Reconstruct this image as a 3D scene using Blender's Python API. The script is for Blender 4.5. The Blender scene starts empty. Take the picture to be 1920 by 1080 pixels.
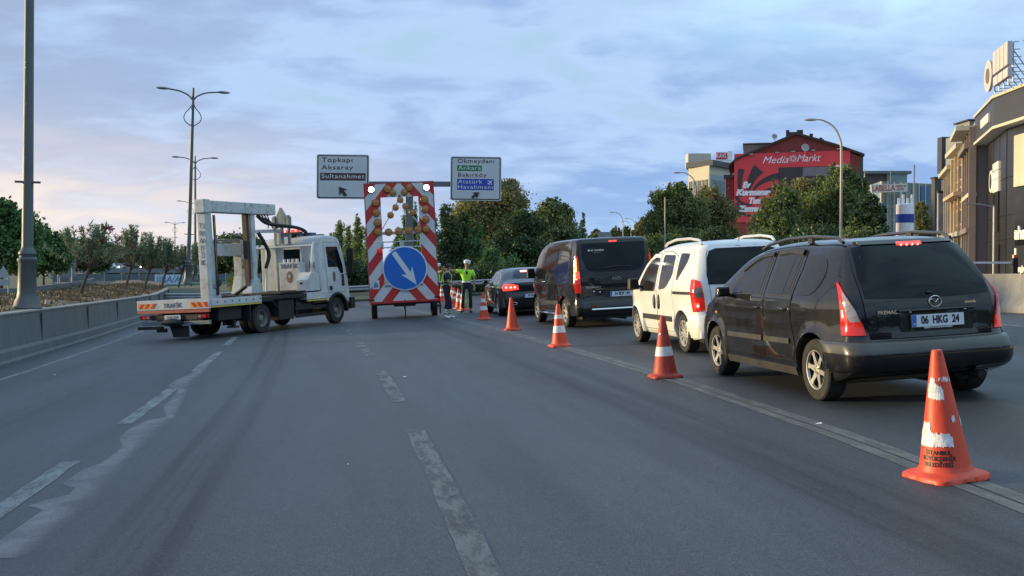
import bpy, bmesh, math, random
import numpy as np
from mathutils import Vector, Matrix, Euler
from mathutils.geometry import delaunay_2d_cdt
R = math.radians
random.seed(7); rng = np.random.default_rng(11)
scene = bpy.context.scene
col = scene.collection

# ------------------------------------------------------------------ camera
EYE = 1.45; F = 1920.0; HY = 502.0; BANK = 0.05
cd = bpy.data.cameras.new('camera'); cam = bpy.data.objects.new('camera', cd); col.objects.link(cam)
cd.sensor_width = 36; cd.lens = 36; cd.clip_end = 3000; cd.clip_start = 0.1
cam.location = (0, 0, EYE)
cam.rotation_euler = (R(90) - math.atan((540 - HY) / F), 0, 0)
scene.camera = cam
# ------------------------------------------------------------------ world
w = bpy.data.worlds.new('World'); scene.world = w; w.use_nodes = True
nt = w.node_tree; nt.nodes.clear()
SUN_AZ = R(-78); SUN_EL = R(7)      # azimuth from +Y towards +X
def wn(t, **k):
    n = nt.nodes.new(t)
    for a, b in k.items(): setattr(n, a, b)
    return n
def wm(op, a, b=None, c=None):
    n = wn('ShaderNodeMath', operation=op)
    for i, v in enumerate((a, b, c)):
        if v is None: continue
        if isinstance(v, (int, float)): n.inputs[i].default_value = v
        else: nt.links.new(v, n.inputs[i])
    return n.outputs[0]
def wmix(f, a, b):
    n = wn('ShaderNodeMix', data_type='RGBA')
    for s, v in ((n.inputs[0], f), (n.inputs[6], a), (n.inputs[7], b)):
        if isinstance(v, tuple): s.default_value = (*v, 1)
        elif isinstance(v, (int, float)): s.default_value = v
        else: nt.links.new(v, s)
    return n.outputs[2]
def wramp(f, lo, hi):
    n = wn('ShaderNodeMapRange'); n.interpolation_type = 'SMOOTHSTEP'
    nt.links.new(f, n.inputs[0]); n.inputs[1].default_value = lo; n.inputs[2].default_value = hi
    return n.outputs[0]
sky = wn('ShaderNodeTexSky', sky_type='NISHITA'); sky.sun_disc = False
sky.sun_elevation = SUN_EL; sky.sun_rotation = SUN_AZ; sky.altitude = 50; sky.air_density = 1.0; sky.dust_density = 1.5; sky.ozone_density = 1.5
tc = wn('ShaderNodeTexCoord'); sp = wn('ShaderNodeSeparateXYZ'); nt.links.new(tc.outputs['Generated'], sp.inputs[0])
dx, dy, dz = sp.outputs
zz = wm('MAXIMUM', dz, 0.0)
den = wm('ADD', zz, 0.17)
px_ = wm('DIVIDE', dx, den); py_ = wm('DIVIDE', dy, den)
cb = wn('ShaderNodeCombineXYZ'); nt.links.new(px_, cb.inputs[0]); nt.links.new(py_, cb.inputs[1])
def wnoise(scale, det, rough, sx=1.0, off=(0, 0, 0), dist=0.0):
    mp = wn('ShaderNodeMapping'); nt.links.new(cb.outputs[0], mp.inputs[0])
    mp.inputs['Scale'].default_value = (sx, 1, 1); mp.inputs['Location'].default_value = off
    n = wn('ShaderNodeTexNoise'); nt.links.new(mp.outputs[0], n.inputs['Vector'])
    n.inputs['Scale'].default_value = scale; n.inputs['Detail'].default_value = det; n.inputs['Roughness'].default_value = rough; n.inputs['Distortion'].default_value = dist
    return n.outputs[0]
n1 = wnoise(0.8, 6, 0.55, 0.8, (3.1, 1.7, 0), 0.3)
n2 = wnoise(2.8, 7, 0.52, 0.9, (8.3, 4.0, 0), 0.5)
n3 = wnoise(8.5, 5, 0.55, 0.85, (1.0, 9.0, 0), 0.3)
dens = wm('ADD', wm('MULTIPLY', n1, 0.38), wm('ADD', wm('MULTIPLY', n2, 0.47), wm('MULTIPLY', n3, 0.15)))
# less cloud to the right, more to the left
dens = wm('ADD', dens, wm('MULTIPLY', dx, -0.055))
cover = wramp(dens, 0.33, 0.43)
thick = wramp(dens, 0.42, 0.57)
left = wramp(wm('MULTIPLY', dx, -1.0), -0.12, 0.50)
low = wm('SUBTRACT', 1.0, wramp(dz, 0.02, 0.17))
warm = wm('MULTIPLY', left, low)
S = 11.8
clear = wmix(wramp(dz, 0.02, 0.30), (0.36*S, 0.54*S, 0.76*S), (0.42*S, 0.63*S, 0.82*S))
clear = wmix(0.30, clear, sky.outputs[0])
bright = (0.355*S, 0.485*S, 0.70*S)
grey = wmix(left, (0.19*S, 0.325*S, 0.585*S), (0.270*S, 0.345*S, 0.50*S))
cloud = wmix(thick, bright, grey)
fine = wramp(n2, 0.38, 0.66)
cloud = wmix(wm('MULTIPLY', fine, 0.20), cloud, (0.38*S, 0.48*S, 0.67*S))
skyc = wmix(cover, clear, cloud)
skyc = wmix(wm('MULTIPLY', warm, wm('ADD', 0.60, wm('MULTIPLY', fine, 0.4))), skyc, (0.84*S, 0.71*S, 0.61*S))
gap = wm('MULTIPLY', wm('MULTIPLY', wramp(dx, -0.02, 0.34), wramp(dz, 0.16, 0.27)), wramp(n2, 0.36, 0.56))
skyc = wmix(wm('MULTIPLY', gap, 0.85), skyc, (0.50*S, 0.76*S, 0.88*S))
hz = wm('SUBTRACT', 1.0, wramp(dz, -0.02, 0.10))
skyc = wmix(wm('MULTIPLY', hz, 0.40), skyc, wmix(left, (0.34*S, 0.52*S, 0.76*S), (0.60*S, 0.55*S, 0.54*S)))
# the sky overhead and the dawn side, outside the frame, is brighter
boost = wm('ADD', 1.0, wm('MULTIPLY', wramp(dz, 0.30, 0.9), 0.35))
mul = wn('ShaderNodeVectorMath', operation='SCALE'); nt.links.new(skyc, mul.inputs[0]); nt.links.new(boost, mul.inputs['Scale'])
bg = wn('ShaderNodeBackground'); nt.links.new(mul.outputs[0], bg.inputs[0]); bg.inputs[1].default_value = 0.10
wo = wn('ShaderNodeOutputWorld'); nt.links.new(bg.outputs[0], wo.inputs[0])
# ------------------------------------------------------------------ sun (low, behind thin cloud, from the left)
sl = bpy.data.lights.new('sun', 'SUN'); sl.energy = 5.0; sl.angle = R(6); sl.color = (1.0, 0.79, 0.42)
so = bpy.data.objects.new('sun', sl); col.objects.link(so)
sdir = Vector((math.sin(SUN_AZ) * math.cos(SUN_EL), math.cos(SUN_AZ) * math.cos(SUN_EL), math.sin(SUN_EL)))
so.rotation_euler = sdir.to_track_quat('Z', 'Y').to_euler()
scene.view_settings.view_transform = 'Standard'; scene.view_settings.look = 'None'
scene.view_settings.exposure = 0.22; scene.view_settings.gamma = 1.0

# ------------------------------------------------------------------ coordinates
def gz(x): return BANK * max(-17.0, min(16.0, x))
def G(px, py):                       # a point on the banked road seen at this pixel of the photograph
    d = py + BANK * (px - 960) - HY
    Y = EYE * F / d
    return (px - 960) * Y / F, Y
def P(px, py, Y):
    return Vector(((px - 960) * Y / F, Y, EYE - (py - HY) * Y / F))
def cx(u, Y):                        # curved road coordinate: lateral u at distance Y
    return u - 0.15 * Y - (0.00125 * Y * Y if Y > 0 else 0)
def hd(Y): return math.atan(0.15 + 0.0025 * max(Y, 0))
def ground_matrix(x, y, head, z=None):
    tilt = Matrix.Rotation(-math.atan(BANK), 4, 'Y')
    return Matrix.Translation((x, y, gz(x) if z is None else z)) @ tilt @ Matrix.Rotation(head, 4, 'Z')

# ------------------------------------------------------------------ materials
MATS = {}
def mat(name, color, rough=0.6, metal=0.0, var=0.15, vscale=6.0, bump=0.0, bscale=60.0, coat=0.0, emit=None, estr=0.0,
        spec=0.5, dirt=None, dirt_amt=0.0, rvar=0.1, trans=0.0):
    if name in MATS: return MATS[name]
    m = bpy.data.materials.new(name); m.use_nodes = True; t = m.node_tree; b = t.nodes['Principled BSDF']
    b.inputs['Roughness'].default_value = rough; b.inputs['Metallic'].default_value = metal
    b.inputs['Coat Weight'].default_value = coat; b.inputs['Coat Roughness'].default_value = 0.04
    b.inputs['Specular IOR Level'].default_value = spec
    tc = t.nodes.new('ShaderNodeTexCoord')
    n = t.nodes.new('ShaderNodeTexNoise'); n.inputs['Scale'].default_value = vscale; n.inputs['Detail'].default_value = 6; n.inputs['Roughness'].default_value = 0.65
    t.links.new(tc.outputs['Object'], n.inputs['Vector'])
    rp = t.nodes.new('ShaderNodeMapRange'); rp.inputs[1].default_value = 0.3; rp.inputs[2].default_value = 0.7
    rp.inputs[3].default_value = 1 - var; rp.inputs[4].default_value = 1 + var
    t.links.new(n.outputs[0], rp.inputs[0])
    sc = t.nodes.new('ShaderNodeVectorMath'); sc.operation = 'SCALE'; sc.inputs[0].default_value = color[:3]
    t.links.new(rp.outputs[0], sc.inputs['Scale'])
    outc = sc.outputs[0]
    if dirt:
        n2 = t.nodes.new('ShaderNodeTexNoise'); n2.inputs['Scale'].default_value = vscale * 0.6; n2.inputs['Detail'].default_value = 10; n2.inputs['Roughness'].default_value = 0.75
        t.links.new(tc.outputs['Object'], n2.inputs['Vector'])
        r2 = t.nodes.new('ShaderNodeMapRange'); r2.inputs[1].default_value = 0.5; r2.inputs[2].default_value = 0.72; r2.inputs[4].default_value = dirt_amt
        t.links.new(n2.outputs[0], r2.inputs[0])
        mx = t.nodes.new('ShaderNodeMix'); mx.data_type = 'RGBA'; t.links.new(r2.outputs[0], mx.inputs[0]); t.links.new(outc, mx.inputs[6]); mx.inputs[7].default_value = (*dirt, 1)
        outc = mx.outputs[2]
    t.links.new(outc, b.inputs['Base Color'])
    if rvar:
        rr = t.nodes.new('ShaderNodeMapRange'); rr.inputs[1].default_value = 0.3; rr.inputs[2].default_value = 0.7
        rr.inputs[3].default_value = max(0.02, rough - rvar * rough); rr.inputs[4].default_value = min(1, rough + rvar)
        t.links.new(n.outputs[0], rr.inputs[0]); t.links.new(rr.outputs[0], b.inputs['Roughness'])
    if bump:
        nb = t.nodes.new('ShaderNodeTexNoise'); nb.inputs['Scale'].default_value = bscale; nb.inputs['Detail'].default_value = 5
        t.links.new(tc.outputs['Object'], nb.inputs['Vector'])
        bp = t.nodes.new('ShaderNodeBump'); bp.inputs['Strength'].default_value = bump; bp.inputs['Distance'].default_value = 0.02
        t.links.new(nb.outputs[0], bp.inputs['Height']); t.links.new(bp.outputs[0], b.inputs['Normal'])
    if emit:
        b.inputs['Emission Color'].default_value = (*emit, 1); b.inputs['Emission Strength'].default_value = estr
    MATS[name] = m; return m

def leafmat(name, c1, c2, scale=0.6):
    m = bpy.data.materials.new(name); m.use_nodes = True; t = m.node_tree; t.nodes.clear()
    tc = t.nodes.new('ShaderNodeTexCoord'); n = t.nodes.new('ShaderNodeTexNoise'); n.inputs['Scale'].default_value = scale; n.inputs['Detail'].default_value = 4
    t.links.new(tc.outputs['Object'], n.inputs['Vector'])
    g = t.nodes.new('ShaderNodeNewGeometry')
    ad = t.nodes.new('ShaderNodeMath'); ad.operation = 'MULTIPLY_ADD'; t.links.new(g.outputs['Random Per Island'], ad.inputs[0]); ad.inputs[1].default_value = 0.45; 
    mr = t.nodes.new('ShaderNodeMapRange'); mr.inputs[1].default_value = 0.35; mr.inputs[2].default_value = 0.65; mr.inputs[3].default_value = 0; mr.inputs[4].default_value = 0.55
    t.links.new(n.outputs[0], mr.inputs[0]); t.links.new(mr.outputs[0], ad.inputs[2])
    mx = t.nodes.new('ShaderNodeMix'); mx.data_type = 'RGBA'; t.links.new(ad.outputs[0], mx.inputs[0]); mx.inputs[6].default_value = (*c1, 1); mx.inputs[7].default_value = (*c2, 1)
    d = t.nodes.new('ShaderNodeBsdfDiffuse'); tr = t.nodes.new('ShaderNodeBsdfTranslucent'); ms = t.nodes.new('ShaderNodeMixShader'); ms.inputs[0].default_value = 0.40
    gl = t.nodes.new('ShaderNodeBsdfGlossy'); gl.inputs['Roughness'].default_value = 0.45; ms2 = t.nodes.new('ShaderNodeMixShader'); ms2.inputs[0].default_value = 0.04
    t.links.new(mx.outputs[2], d.inputs[0]); t.links.new(mx.outputs[2], tr.inputs[0])
    t.links.new(d.outputs[0], ms.inputs[1]); t.links.new(tr.outputs[0], ms.inputs[2]); t.links.new(ms.outputs[0], ms2.inputs[1]); t.links.new(gl.outputs[0], ms2.inputs[2])
    o = t.nodes.new('ShaderNodeOutputMaterial'); t.links.new(ms2.outputs[0], o.inputs[0]); return m

# ------------------------------------------------------------------ object helpers
def link(o, parent=None):
    col.objects.link(o)
    if parent is not None: o.parent = parent
    return o
def tag(o, label=None, cat=None, group=None, kind=None):
    if label: o['label'] = label
    if cat: o['category'] = cat
    if group: o['group'] = group
    if kind: o['kind'] = kind
    return o
def empty(name, label, cat, m=None, group=None):
    o = bpy.data.objects.new(name, None); o.empty_display_size = 0.2; col.objects.link(o)
    if m is not None: o.matrix_world = m
    return tag(o, label, cat, group)
def copy_tree(o, parent=None):
    c = o.copy(); col.objects.link(c)
    if parent is not None: c.parent = parent; c.matrix_parent_inverse = o.matrix_parent_inverse.copy()
    for ch in [x for x in bpy.data.objects if x.parent == o]: copy_tree(ch, c)
    return c
def frame(p, xa, za):
    xa = Vector(xa).normalized(); za = Vector(za).normalized(); ya = za.cross(xa)
    return Matrix(((xa.x, ya.x, za.x, p[0]), (xa.y, ya.y, za.y, p[1]), (xa.z, ya.z, za.z, p[2]), (0, 0, 0, 1)))

class MB:
    def __init__(s): s.v = []; s.f = []; s.mi = []
    def add(s, vs, fs, mi=0):
        o = len(s.v); s.v += [tuple(v) for v in vs]; s.f += [tuple(i + o for i in f) for f in fs]; s.mi += [mi] * len(fs); return s
    def box(s, c, d, rot=None, mi=0, taper=1.0):
        hx, hy, hz = d[0] / 2, d[1] / 2, d[2] / 2
        vs = [Vector((x * hx * (taper if z > 0 else 1), y * hy * (taper if z > 0 else 1), z * hz)) for z in (-1, 1) for y in (-1, 1) for x in (-1, 1)]
        if rot is not None:
            M = rot if isinstance(rot, Matrix) else Euler(rot).to_matrix()
            vs = [M @ v for v in vs]
        vs = [v + Vector(c) for v in vs]
        return s.add(vs, [(0, 2, 3, 1), (4, 5, 7, 6), (0, 1, 5, 4), (2, 6, 7, 3), (0, 4, 6, 2), (1, 3, 7, 5)], mi)
    def b2(s, x0, x1, y0, y1, z0, z1, mi=0): return s.box(((x0 + x1) / 2, (y0 + y1) / 2, (z0 + z1) / 2), (x1 - x0, y1 - y0, z1 - z0), None, mi)
    def beam(s, p0, p1, w, h, mi=0, up=(0, 0, 1)):
        p0 = Vector(p0); p1 = Vector(p1); d = p1 - p0; y = d.normalized(); x = y.cross(Vector(up)).normalized(); z = x.cross(y)
        M = Matrix((x, y, z)).transposed()
        return s.box((p0 + p1) / 2, (w, d.length, h), M, mi)
    def cyl(s, p0, p1, r0, r1=None, n=16, mi=0, caps=True):
        r1 = r0 if r1 is None else r1; p0 = Vector(p0); p1 = Vector(p1); d = (p1 - p0).normalized()
        a = d.orthogonal().normalized(); b = d.cross(a); vs = []
        for p, r in ((p0, r0), (p1, r1)):
            for i in range(n):
                t = 2 * math.pi * i / n; vs.append(p + (a * math.cos(t) + b * math.sin(t)) * r)
        fs = [(i, (i + 1) % n, n + (i + 1) % n, n + i) for i in range(n)]
        if caps: fs += [tuple(range(n - 1, -1, -1)), tuple(range(n, 2 * n))]
        return s.add(vs, fs, mi)
    def tube(s, pts, r, n=8, mi=0):
        pts = [Vector(p) for p in pts]; rs = r if isinstance(r, (list, tuple)) else [r] * len(pts); vs = []
        prev = None
        for i, p in enumerate(pts):
            d = (pts[min(i + 1, len(pts) - 1)] - pts[max(i - 1, 0)]).normalized()
            a = d.orthogonal().normalized() if prev is None else (prev - d * prev.dot(d)).normalized()
            prev = a; b = d.cross(a)
            vs += [p + (a * math.cos(2 * math.pi * k / n) + b * math.sin(2 * math.pi * k / n)) * rs[i] for k in range(n)]
        fs = [(i * n + k, i * n + (k + 1) % n, (i + 1) * n + (k + 1) % n, (i + 1) * n + k) for i in range(len(pts) - 1) for k in range(n)]
        fs += [tuple(range(n - 1, -1, -1)), tuple(range(len(vs) - n, len(vs)))]
        return s.add(vs, fs, mi)
    def lathe(s, prof, n=24, M=None, mi=0):      # prof: (radius, height), axis z
        vs = []; m = len(prof)
        for i in range(n):
            t = 2 * math.pi * i / n
            vs += [Vector((r * math.cos(t), r * math.sin(t), h)) for r, h in prof]
        if M is not None: vs = [M @ v for v in vs]
        fs = [(i * m + k, ((i + 1) % n) * m + k, ((i + 1) % n) * m + k + 1, i * m + k + 1) for i in range(n) for k in range(m - 1)]
        return s.add(vs, fs, mi)
    def prism(s, poly, M, t, mi=0):              # 2D polygon in the local xy of M, thickness t along z
        n = len(poly); vs = [M @ Vector((x, y, 0)) for x, y in poly] + [M @ Vector((x, y, t)) for x, y in poly]
        fs = [tuple(range(n - 1, -1, -1)), tuple(range(n, 2 * n))] + [(i, (i + 1) % n, n + (i + 1) % n, n + i) for i in range(n)]
        return s.add(vs, fs, mi)
    def sphere(s, c, r, n=14, m=8, mi=0):
        c = Vector(c); r = r if isinstance(r, (tuple, list)) else (r, r, r); vs = []
        for j in range(m + 1):
            ph = math.pi * j / m
            vs += [c + Vector((r[0] * math.sin(ph) * math.cos(2 * math.pi * i / n), r[1] * math.sin(ph) * math.sin(2 * math.pi * i / n), r[2] * math.cos(ph))) for i in range(n)]
        return s.add(vs, [(j * n + i, (j + 1) * n + i, (j + 1) * n + (i + 1) % n, j * n + (i + 1) % n) for j in range(m) for i in range(n)], mi)
    def build(s, name, mats, parent=None, bev=0.0, smooth=True, ang=35):
        me = bpy.data.meshes.new(name); me.from_pydata(s.v, [], s.f)
        for m in (mats if isinstance(mats, (list, tuple)) else [mats]): me.materials.append(m)
        me.polygons.foreach_set('material_index', s.mi)
        bm = bmesh.new(); bm.from_mesh(me); bmesh.ops.remove_doubles(bm, verts=bm.verts, dist=1e-5)
        bmesh.ops.recalc_face_normals(bm, faces=bm.faces); bm.to_mesh(me); bm.free()
        if smooth: me.polygons.foreach_set('use_smooth', [True] * len(me.polygons)); me.set_sharp_from_angle(angle=R(ang))
        o = bpy.data.objects.new(name, me); link(o, parent)
        if bev:
            b = o.modifiers.new('bevel', 'BEVEL'); b.width = bev; b.segments = 2; b.limit_method = 'ANGLE'; b.angle_limit = R(40); b.harden_normals = True
        return o

def text(s, size, M, m, parent, name='lettering', sx=1.0, depth=0.004, bold=0.0, shear=0.0, align='CENTER', spacing=1.0):
    c = bpy.data.curves.new(name, 'FONT'); c.body = s; c.size = size; c.extrude = depth; c.offset = bold; c.shear = shear
    c.align_x = align; c.align_y = 'CENTER'; c.space_character = spacing; c.resolution_u = 3
    t = bpy.data.objects.new('tmp', c); col.objects.link(t)
    dg = bpy.context.evaluated_depsgraph_get(); me = bpy.data.meshes.new_from_object(t.evaluated_get(dg))
    bpy.data.objects.remove(t); bpy.data.curves.remove(c)
    me.transform(M @ Matrix.Diagonal((sx, 1, 1, 1))); me.materials.clear(); me.materials.append(m); me.name = name
    return link(bpy.data.objects.new(name, me), parent)
RX = Matrix.Rotation(R(90), 4, 'X')             # text plane facing -Y
def at(x, y, z): return Matrix.Translation((x, y, z)) @ RX

def sweep(name, prof, Y0, Y1, m, step=1.0, u0=0.0, parent=None, closed=False, zf=None):
    mb = MB(); vs = []; n = len(prof); Y = Y0; k = 0
    while Y <= Y1 + 1e-6:
        for du, z in prof:
            x = cx(u0 + du, Y); base = zf(Y) if zf else gz(cx(u0, Y)); vs.append((x, Y, base + z))
        Y += step; k += 1
    fs = [(i * n + j, (i + 1) * n + j, (i + 1) * n + j + 1, i * n + j + 1) for i in range(k - 1) for j in range(n - 1)]
    fs += [tuple(range(n)), tuple(range((k - 1) * n, k * n))]
    mb.add(vs, fs); return mb.build(name, m, parent)
# ================================================================== SETTING: ground, road, markings
def shader(name):
    m = bpy.data.materials.new(name); m.use_nodes = True; t = m.node_tree
    b = t.nodes['Principled BSDF']
    def N(ty, **k):
        n = t.nodes.new(ty)
        for a, c in k.items(): setattr(n, a, c)
        return n
    def L(v, s):
        if isinstance(v, (int, float)): s.default_value = v
        elif isinstance(v, tuple): s.default_value = (*v, 1) if len(s.default_value) == 4 else v
        else: t.links.new(v, s)
    def M(op, a, b_=None, c=None, clamp=False):
        n = N('ShaderNodeMath', operation=op); n.use_clamp = clamp
        for i, v in enumerate((a, b_, c)):
            if v is not None: L(v, n.inputs[i])
        return n.outputs[0]
    def MIX(f, a, b_):
        n = N('ShaderNodeMix', data_type='RGBA'); L(f, n.inputs[0]); L(a, n.inputs[6]); L(b_, n.inputs[7]); return n.outputs[2]
    def NO(vec, scale, det=5, rough=0.6):
        n = N('ShaderNodeTexNoise'); t.links.new(vec, n.inputs['Vector']); n.inputs['Scale'].default_value = scale; n.inputs['Detail'].default_value = det; n.inputs['Roughness'].default_value = rough; return n.outputs[0]
    def MR(v, a, b_, c=0.0, d=1.0, smooth=False):
        n = N('ShaderNodeMapRange'); n.interpolation_type = 'SMOOTHSTEP' if smooth else 'LINEAR'
        L(v, n.inputs[0]); n.inputs[1].default_value = a; n.inputs[2].default_value = b_; n.inputs[3].default_value = c; n.inputs[4].default_value = d; return n.outputs[0]
    return m, t, b, N, L, M, MIX, NO, MR
def road_uv(t, N, M):
    g = N('ShaderNodeNewGeometry'); s = N('ShaderNodeSeparateXYZ'); t.links.new(g.outputs['Position'], s.inputs[0])
    x, y, z = s.outputs
    u = M('ADD', x, M('ADD', M('MULTIPLY', y, 0.15), M('MULTIPLY', M('MULTIPLY', y, y), 0.00125)))
    c = N('ShaderNodeCombineXYZ'); t.links.new(u, c.inputs[0]); t.links.new(y, c.inputs[1])
    return u, y, c.outputs[0], g.outputs['Position']
def scaled(t, N, v, sx, sy):
    mp = N('ShaderNodeMapping'); t.links.new(v, mp.inputs[0]); mp.inputs['Scale'].default_value = (sx, sy, 1); return mp.outputs[0]

m, t, b, N, L, M, MIX, NO, MR = shader('asphalt')
u, y, uv, pos = road_uv(t, N, M)
big = NO(scaled(t, N, uv, 1.0, 0.12), 0.9, 6, 0.6)
med = NO(pos, 3.0, 8, 0.7)
fin = NO(pos, 120.0, 4, 0.7); grit = N('ShaderNodeTexVoronoi'); grit.inputs['Scale'].default_value = 95; t.links.new(pos, grit.inputs['Vector'])
streak = NO(scaled(t, N, uv, 9.0, 0.10), 1.0, 5, 0.6)
def band(c, wd, amt, noise=None, soft=0.7):
    d = M('ABSOLUTE', M('SUBTRACT', u, c)); v = MR(d, wd * (1 - soft), wd * (1 + soft * 0.5), 1.0, 0.0, True)
    v = M('MULTIPLY', v, amt)
    return M('MULTIPLY', v, noise) if noise is not None else v
sn = MR(streak, 0.30, 0.66); bn = MR(big, 0.35, 0.65)
dark = band(-1.35, 0.11, 0.60, sn)
for c, wd, a in ((-1.02, 0.10, 0.55), (-1.2, 0.4, 0.18), (1.35, 0.35, 0.18), (2.85, 0.2, 0.60), (3.2, 0.16, 0.55), (3.0, 1.0, 0.34), (-4.0, 0.5, 0.26), (-5.0, 0.45, 0.32), (5.2, 0.8, 0.22), (7.3, 0.5, 0.3), (9.0, 0.8, 0.2)):
    dark = M('ADD', dark, band(c, wd, a, M('ADD', 0.35, M('MULTIPLY', sn, 0.65))))
dark = M('ADD', dark, M('MULTIPLY', bn, 0.13))
dark = M('ADD', dark, M('MULTIPLY', MR(u, 4.0, 4.6), 0.34))
dark = M('ADD', dark, M('MULTIPLY', MR(med, 0.4, 0.7), 0.10))
colr = MIX(M('MINIMUM', dark, 1.0), (0.066, 0.073, 0.080), (0.020, 0.022, 0.025))
spk = MR(fin, 0.38, 0.66, 0.48, 1.55)
vs = N('ShaderNodeVectorMath', operation='SCALE'); t.links.new(colr, vs.inputs[0]); t.links.new(spk, vs.inputs['Scale'])
cr1 = MR(M('ABSOLUTE', M('SUBTRACT', M('ADD', u, M('MULTIPLY', M('SUBTRACT', NO(pos, 1.3, 6, .7), .5), .22)), -1.18)), 0.0, 0.022, 1.0, 0.0)
cr2 = MR(M('ABSOLUTE', M('SUBTRACT', M('ADD', u, M('MULTIPLY', M('SUBTRACT', NO(pos, 0.9, 7, .75), .5), .5)), 3.02)), 0.0, 0.03, 1.0, 0.0)
crk = M('MULTIPLY', M('ADD', M('MULTIPLY', cr1, MR(big, .45, .6)), M('MULTIPLY', cr2, MR(med, .42, .55))), .30, clamp=True)
mid_ = MR(NO(pos, 34, 4, .7), .32, .68, .80, 1.20)
vs2 = N('ShaderNodeVectorMath', operation='SCALE'); t.links.new(vs.outputs[0], vs2.inputs[0]); t.links.new(mid_, vs2.inputs['Scale'])
vs = N('ShaderNodeVectorMath', operation='SCALE'); t.links.new(vs2.outputs[0], vs.inputs[0]); t.links.new(M('SUBTRACT', 1.0, crk), vs.inputs['Scale'])
gcol = MIX(M('MULTIPLY', MR(grit.outputs['Distance'], 0.0, 0.28, 1.0, 0.0), MR(NO(pos, 60, 2), 0.56, 0.66)), vs.outputs[0], (0.34, 0.35, 0.36))
t.links.new(gcol, b.inputs['Base Color'])
t.links.new(MR(big, 0.3, 0.7, 0.50, 0.66), b.inputs['Roughness']); b.inputs['Specular IOR Level'].default_value = 0.38
bp = N('ShaderNodeBump'); bp.inputs['Strength'].default_value = 0.55; bp.inputs['Distance'].default_value = 0.006
t.links.new(M('ADD', fin, M('MULTIPLY', grit.outputs['Distance'], 0.6)), bp.inputs['Height']); t.links.new(bp.outputs[0], b.inputs['Normal'])
ASPH = m

def paintmat(name, c, wear, lo=0.42, hi=0.58):
    m, t, b, N, L, M, MIX, NO, MR = shader(name)
    u, y, uv, pos = road_uv(t, N, M)
    a = NO(scaled(t, N, uv, 3.0, 0.9), 2.2, 8, 0.75); f = NO(pos, 150, 3)
    wv = MR(M('ADD', M('MULTIPLY', a, 0.75), M('MULTIPLY', f, 0.25)), lo, hi, wear, 0.0)
    cc = MIX(M('MULTIPLY', wv, .3), c, (0.058, 0.063, 0.068)); t.links.new(M('SUBTRACT', 1.0, wv, clamp=True), b.inputs['Alpha'])
    vs = N('ShaderNodeVectorMath', operation='SCALE'); t.links.new(cc, vs.inputs[0]); t.links.new(MR(f, 0.35, 0.7, 0.75, 1.2), vs.inputs['Scale'])
    t.links.new(vs.outputs[0], b.inputs['Base Color']); b.inputs['Roughness'].default_value = 0.6; b.inputs['Specular IOR Level'].default_value = 0.4
    bp = N('ShaderNodeBump'); bp.inputs['Strength'].default_value = 0.3; bp.inputs['Distance'].default_value = 0.005
    t.links.new(f, bp.inputs['Height']); t.links.new(bp.outputs[0], b.inputs['Normal'])
    return m
PAINT = paintmat('worn_road_paint', (0.20, 0.215, 0.215), 0.60, 0.38, 0.54)
PAINT2 = paintmat('faded_road_paint', (0.125, 0.134, 0.128), 0.85, 0.40, 0.54)
PAINT3 = paintmat('solid_line_paint', (0.150, 0.153, 0.142), 0.50, 0.36, 0.58)

def grid_sheet(name, xs, ys, zf, m, kind='structure'):
    vs = [(x, y, zf(x, y)) for y in ys for x in xs]; n = len(xs)
    fs = [(j * n + i, j * n + i + 1, (j + 1) * n + i + 1, (j + 1) * n + i) for j in range(len(ys) - 1) for i in range(n - 1)]
    mb = MB().add(vs, fs); o = mb.build(name, m); tag(o, kind=kind); return o
SOIL = mat('dry_soil', (0.125, 0.098, 0.072), 0.95, var=0.45, vscale=1.2, bump=0.6, bscale=14, dirt=(0.07, 0.075, 0.035), dirt_amt=0.8)
GRASSG = mat('ground_cover', (0.055, 0.065, 0.035), 0.95, var=0.4, vscale=0.3, bump=0.5, bscale=3, dirt=(0.11, 0.10, 0.06), dirt_amt=0.7)
xs = [-1500, -600, -250, -120, -60, -30, -17, 0, 16, 40, 80, 150, 300, 700, 1500]
ys = [-200, -60, -20, 0, 40, 80, 140, 250, 500, 1000, 2200]
grid_sheet('ground', xs, ys, lambda x, y: gz(x) - 0.05, GRASSG)
# the asphalt follows the curve; beyond 50 m it fans out on both sides of the planted island
vs = []; us = [-6.9, -5, -3, -1, 1, 3, 5, 7, 9, 11, 13, 14.6]; Ys = [-30 + 2 * i for i in range(110)]
for Y in Ys:
    for u_ in us:
        x = cx(u_, Y) if Y < 60 else cx(u_, 60) - (Y - 60) * (0.30 if u_ < 0 else 0.30 - 0.30 * min(1, u_ / 6.0)) + (0 if u_ < 7 else (Y - 60) * 0.08)
        vs.append((x, Y, gz(x)))
n = len(us)
tag(MB().add(vs, [(j * n + i, j * n + i + 1, (j + 1) * n + i + 1, (j + 1) * n + i) for j in range(len(Ys) - 1) for i in range(n - 1)]).build('road', ASPH), kind='structure')

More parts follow.
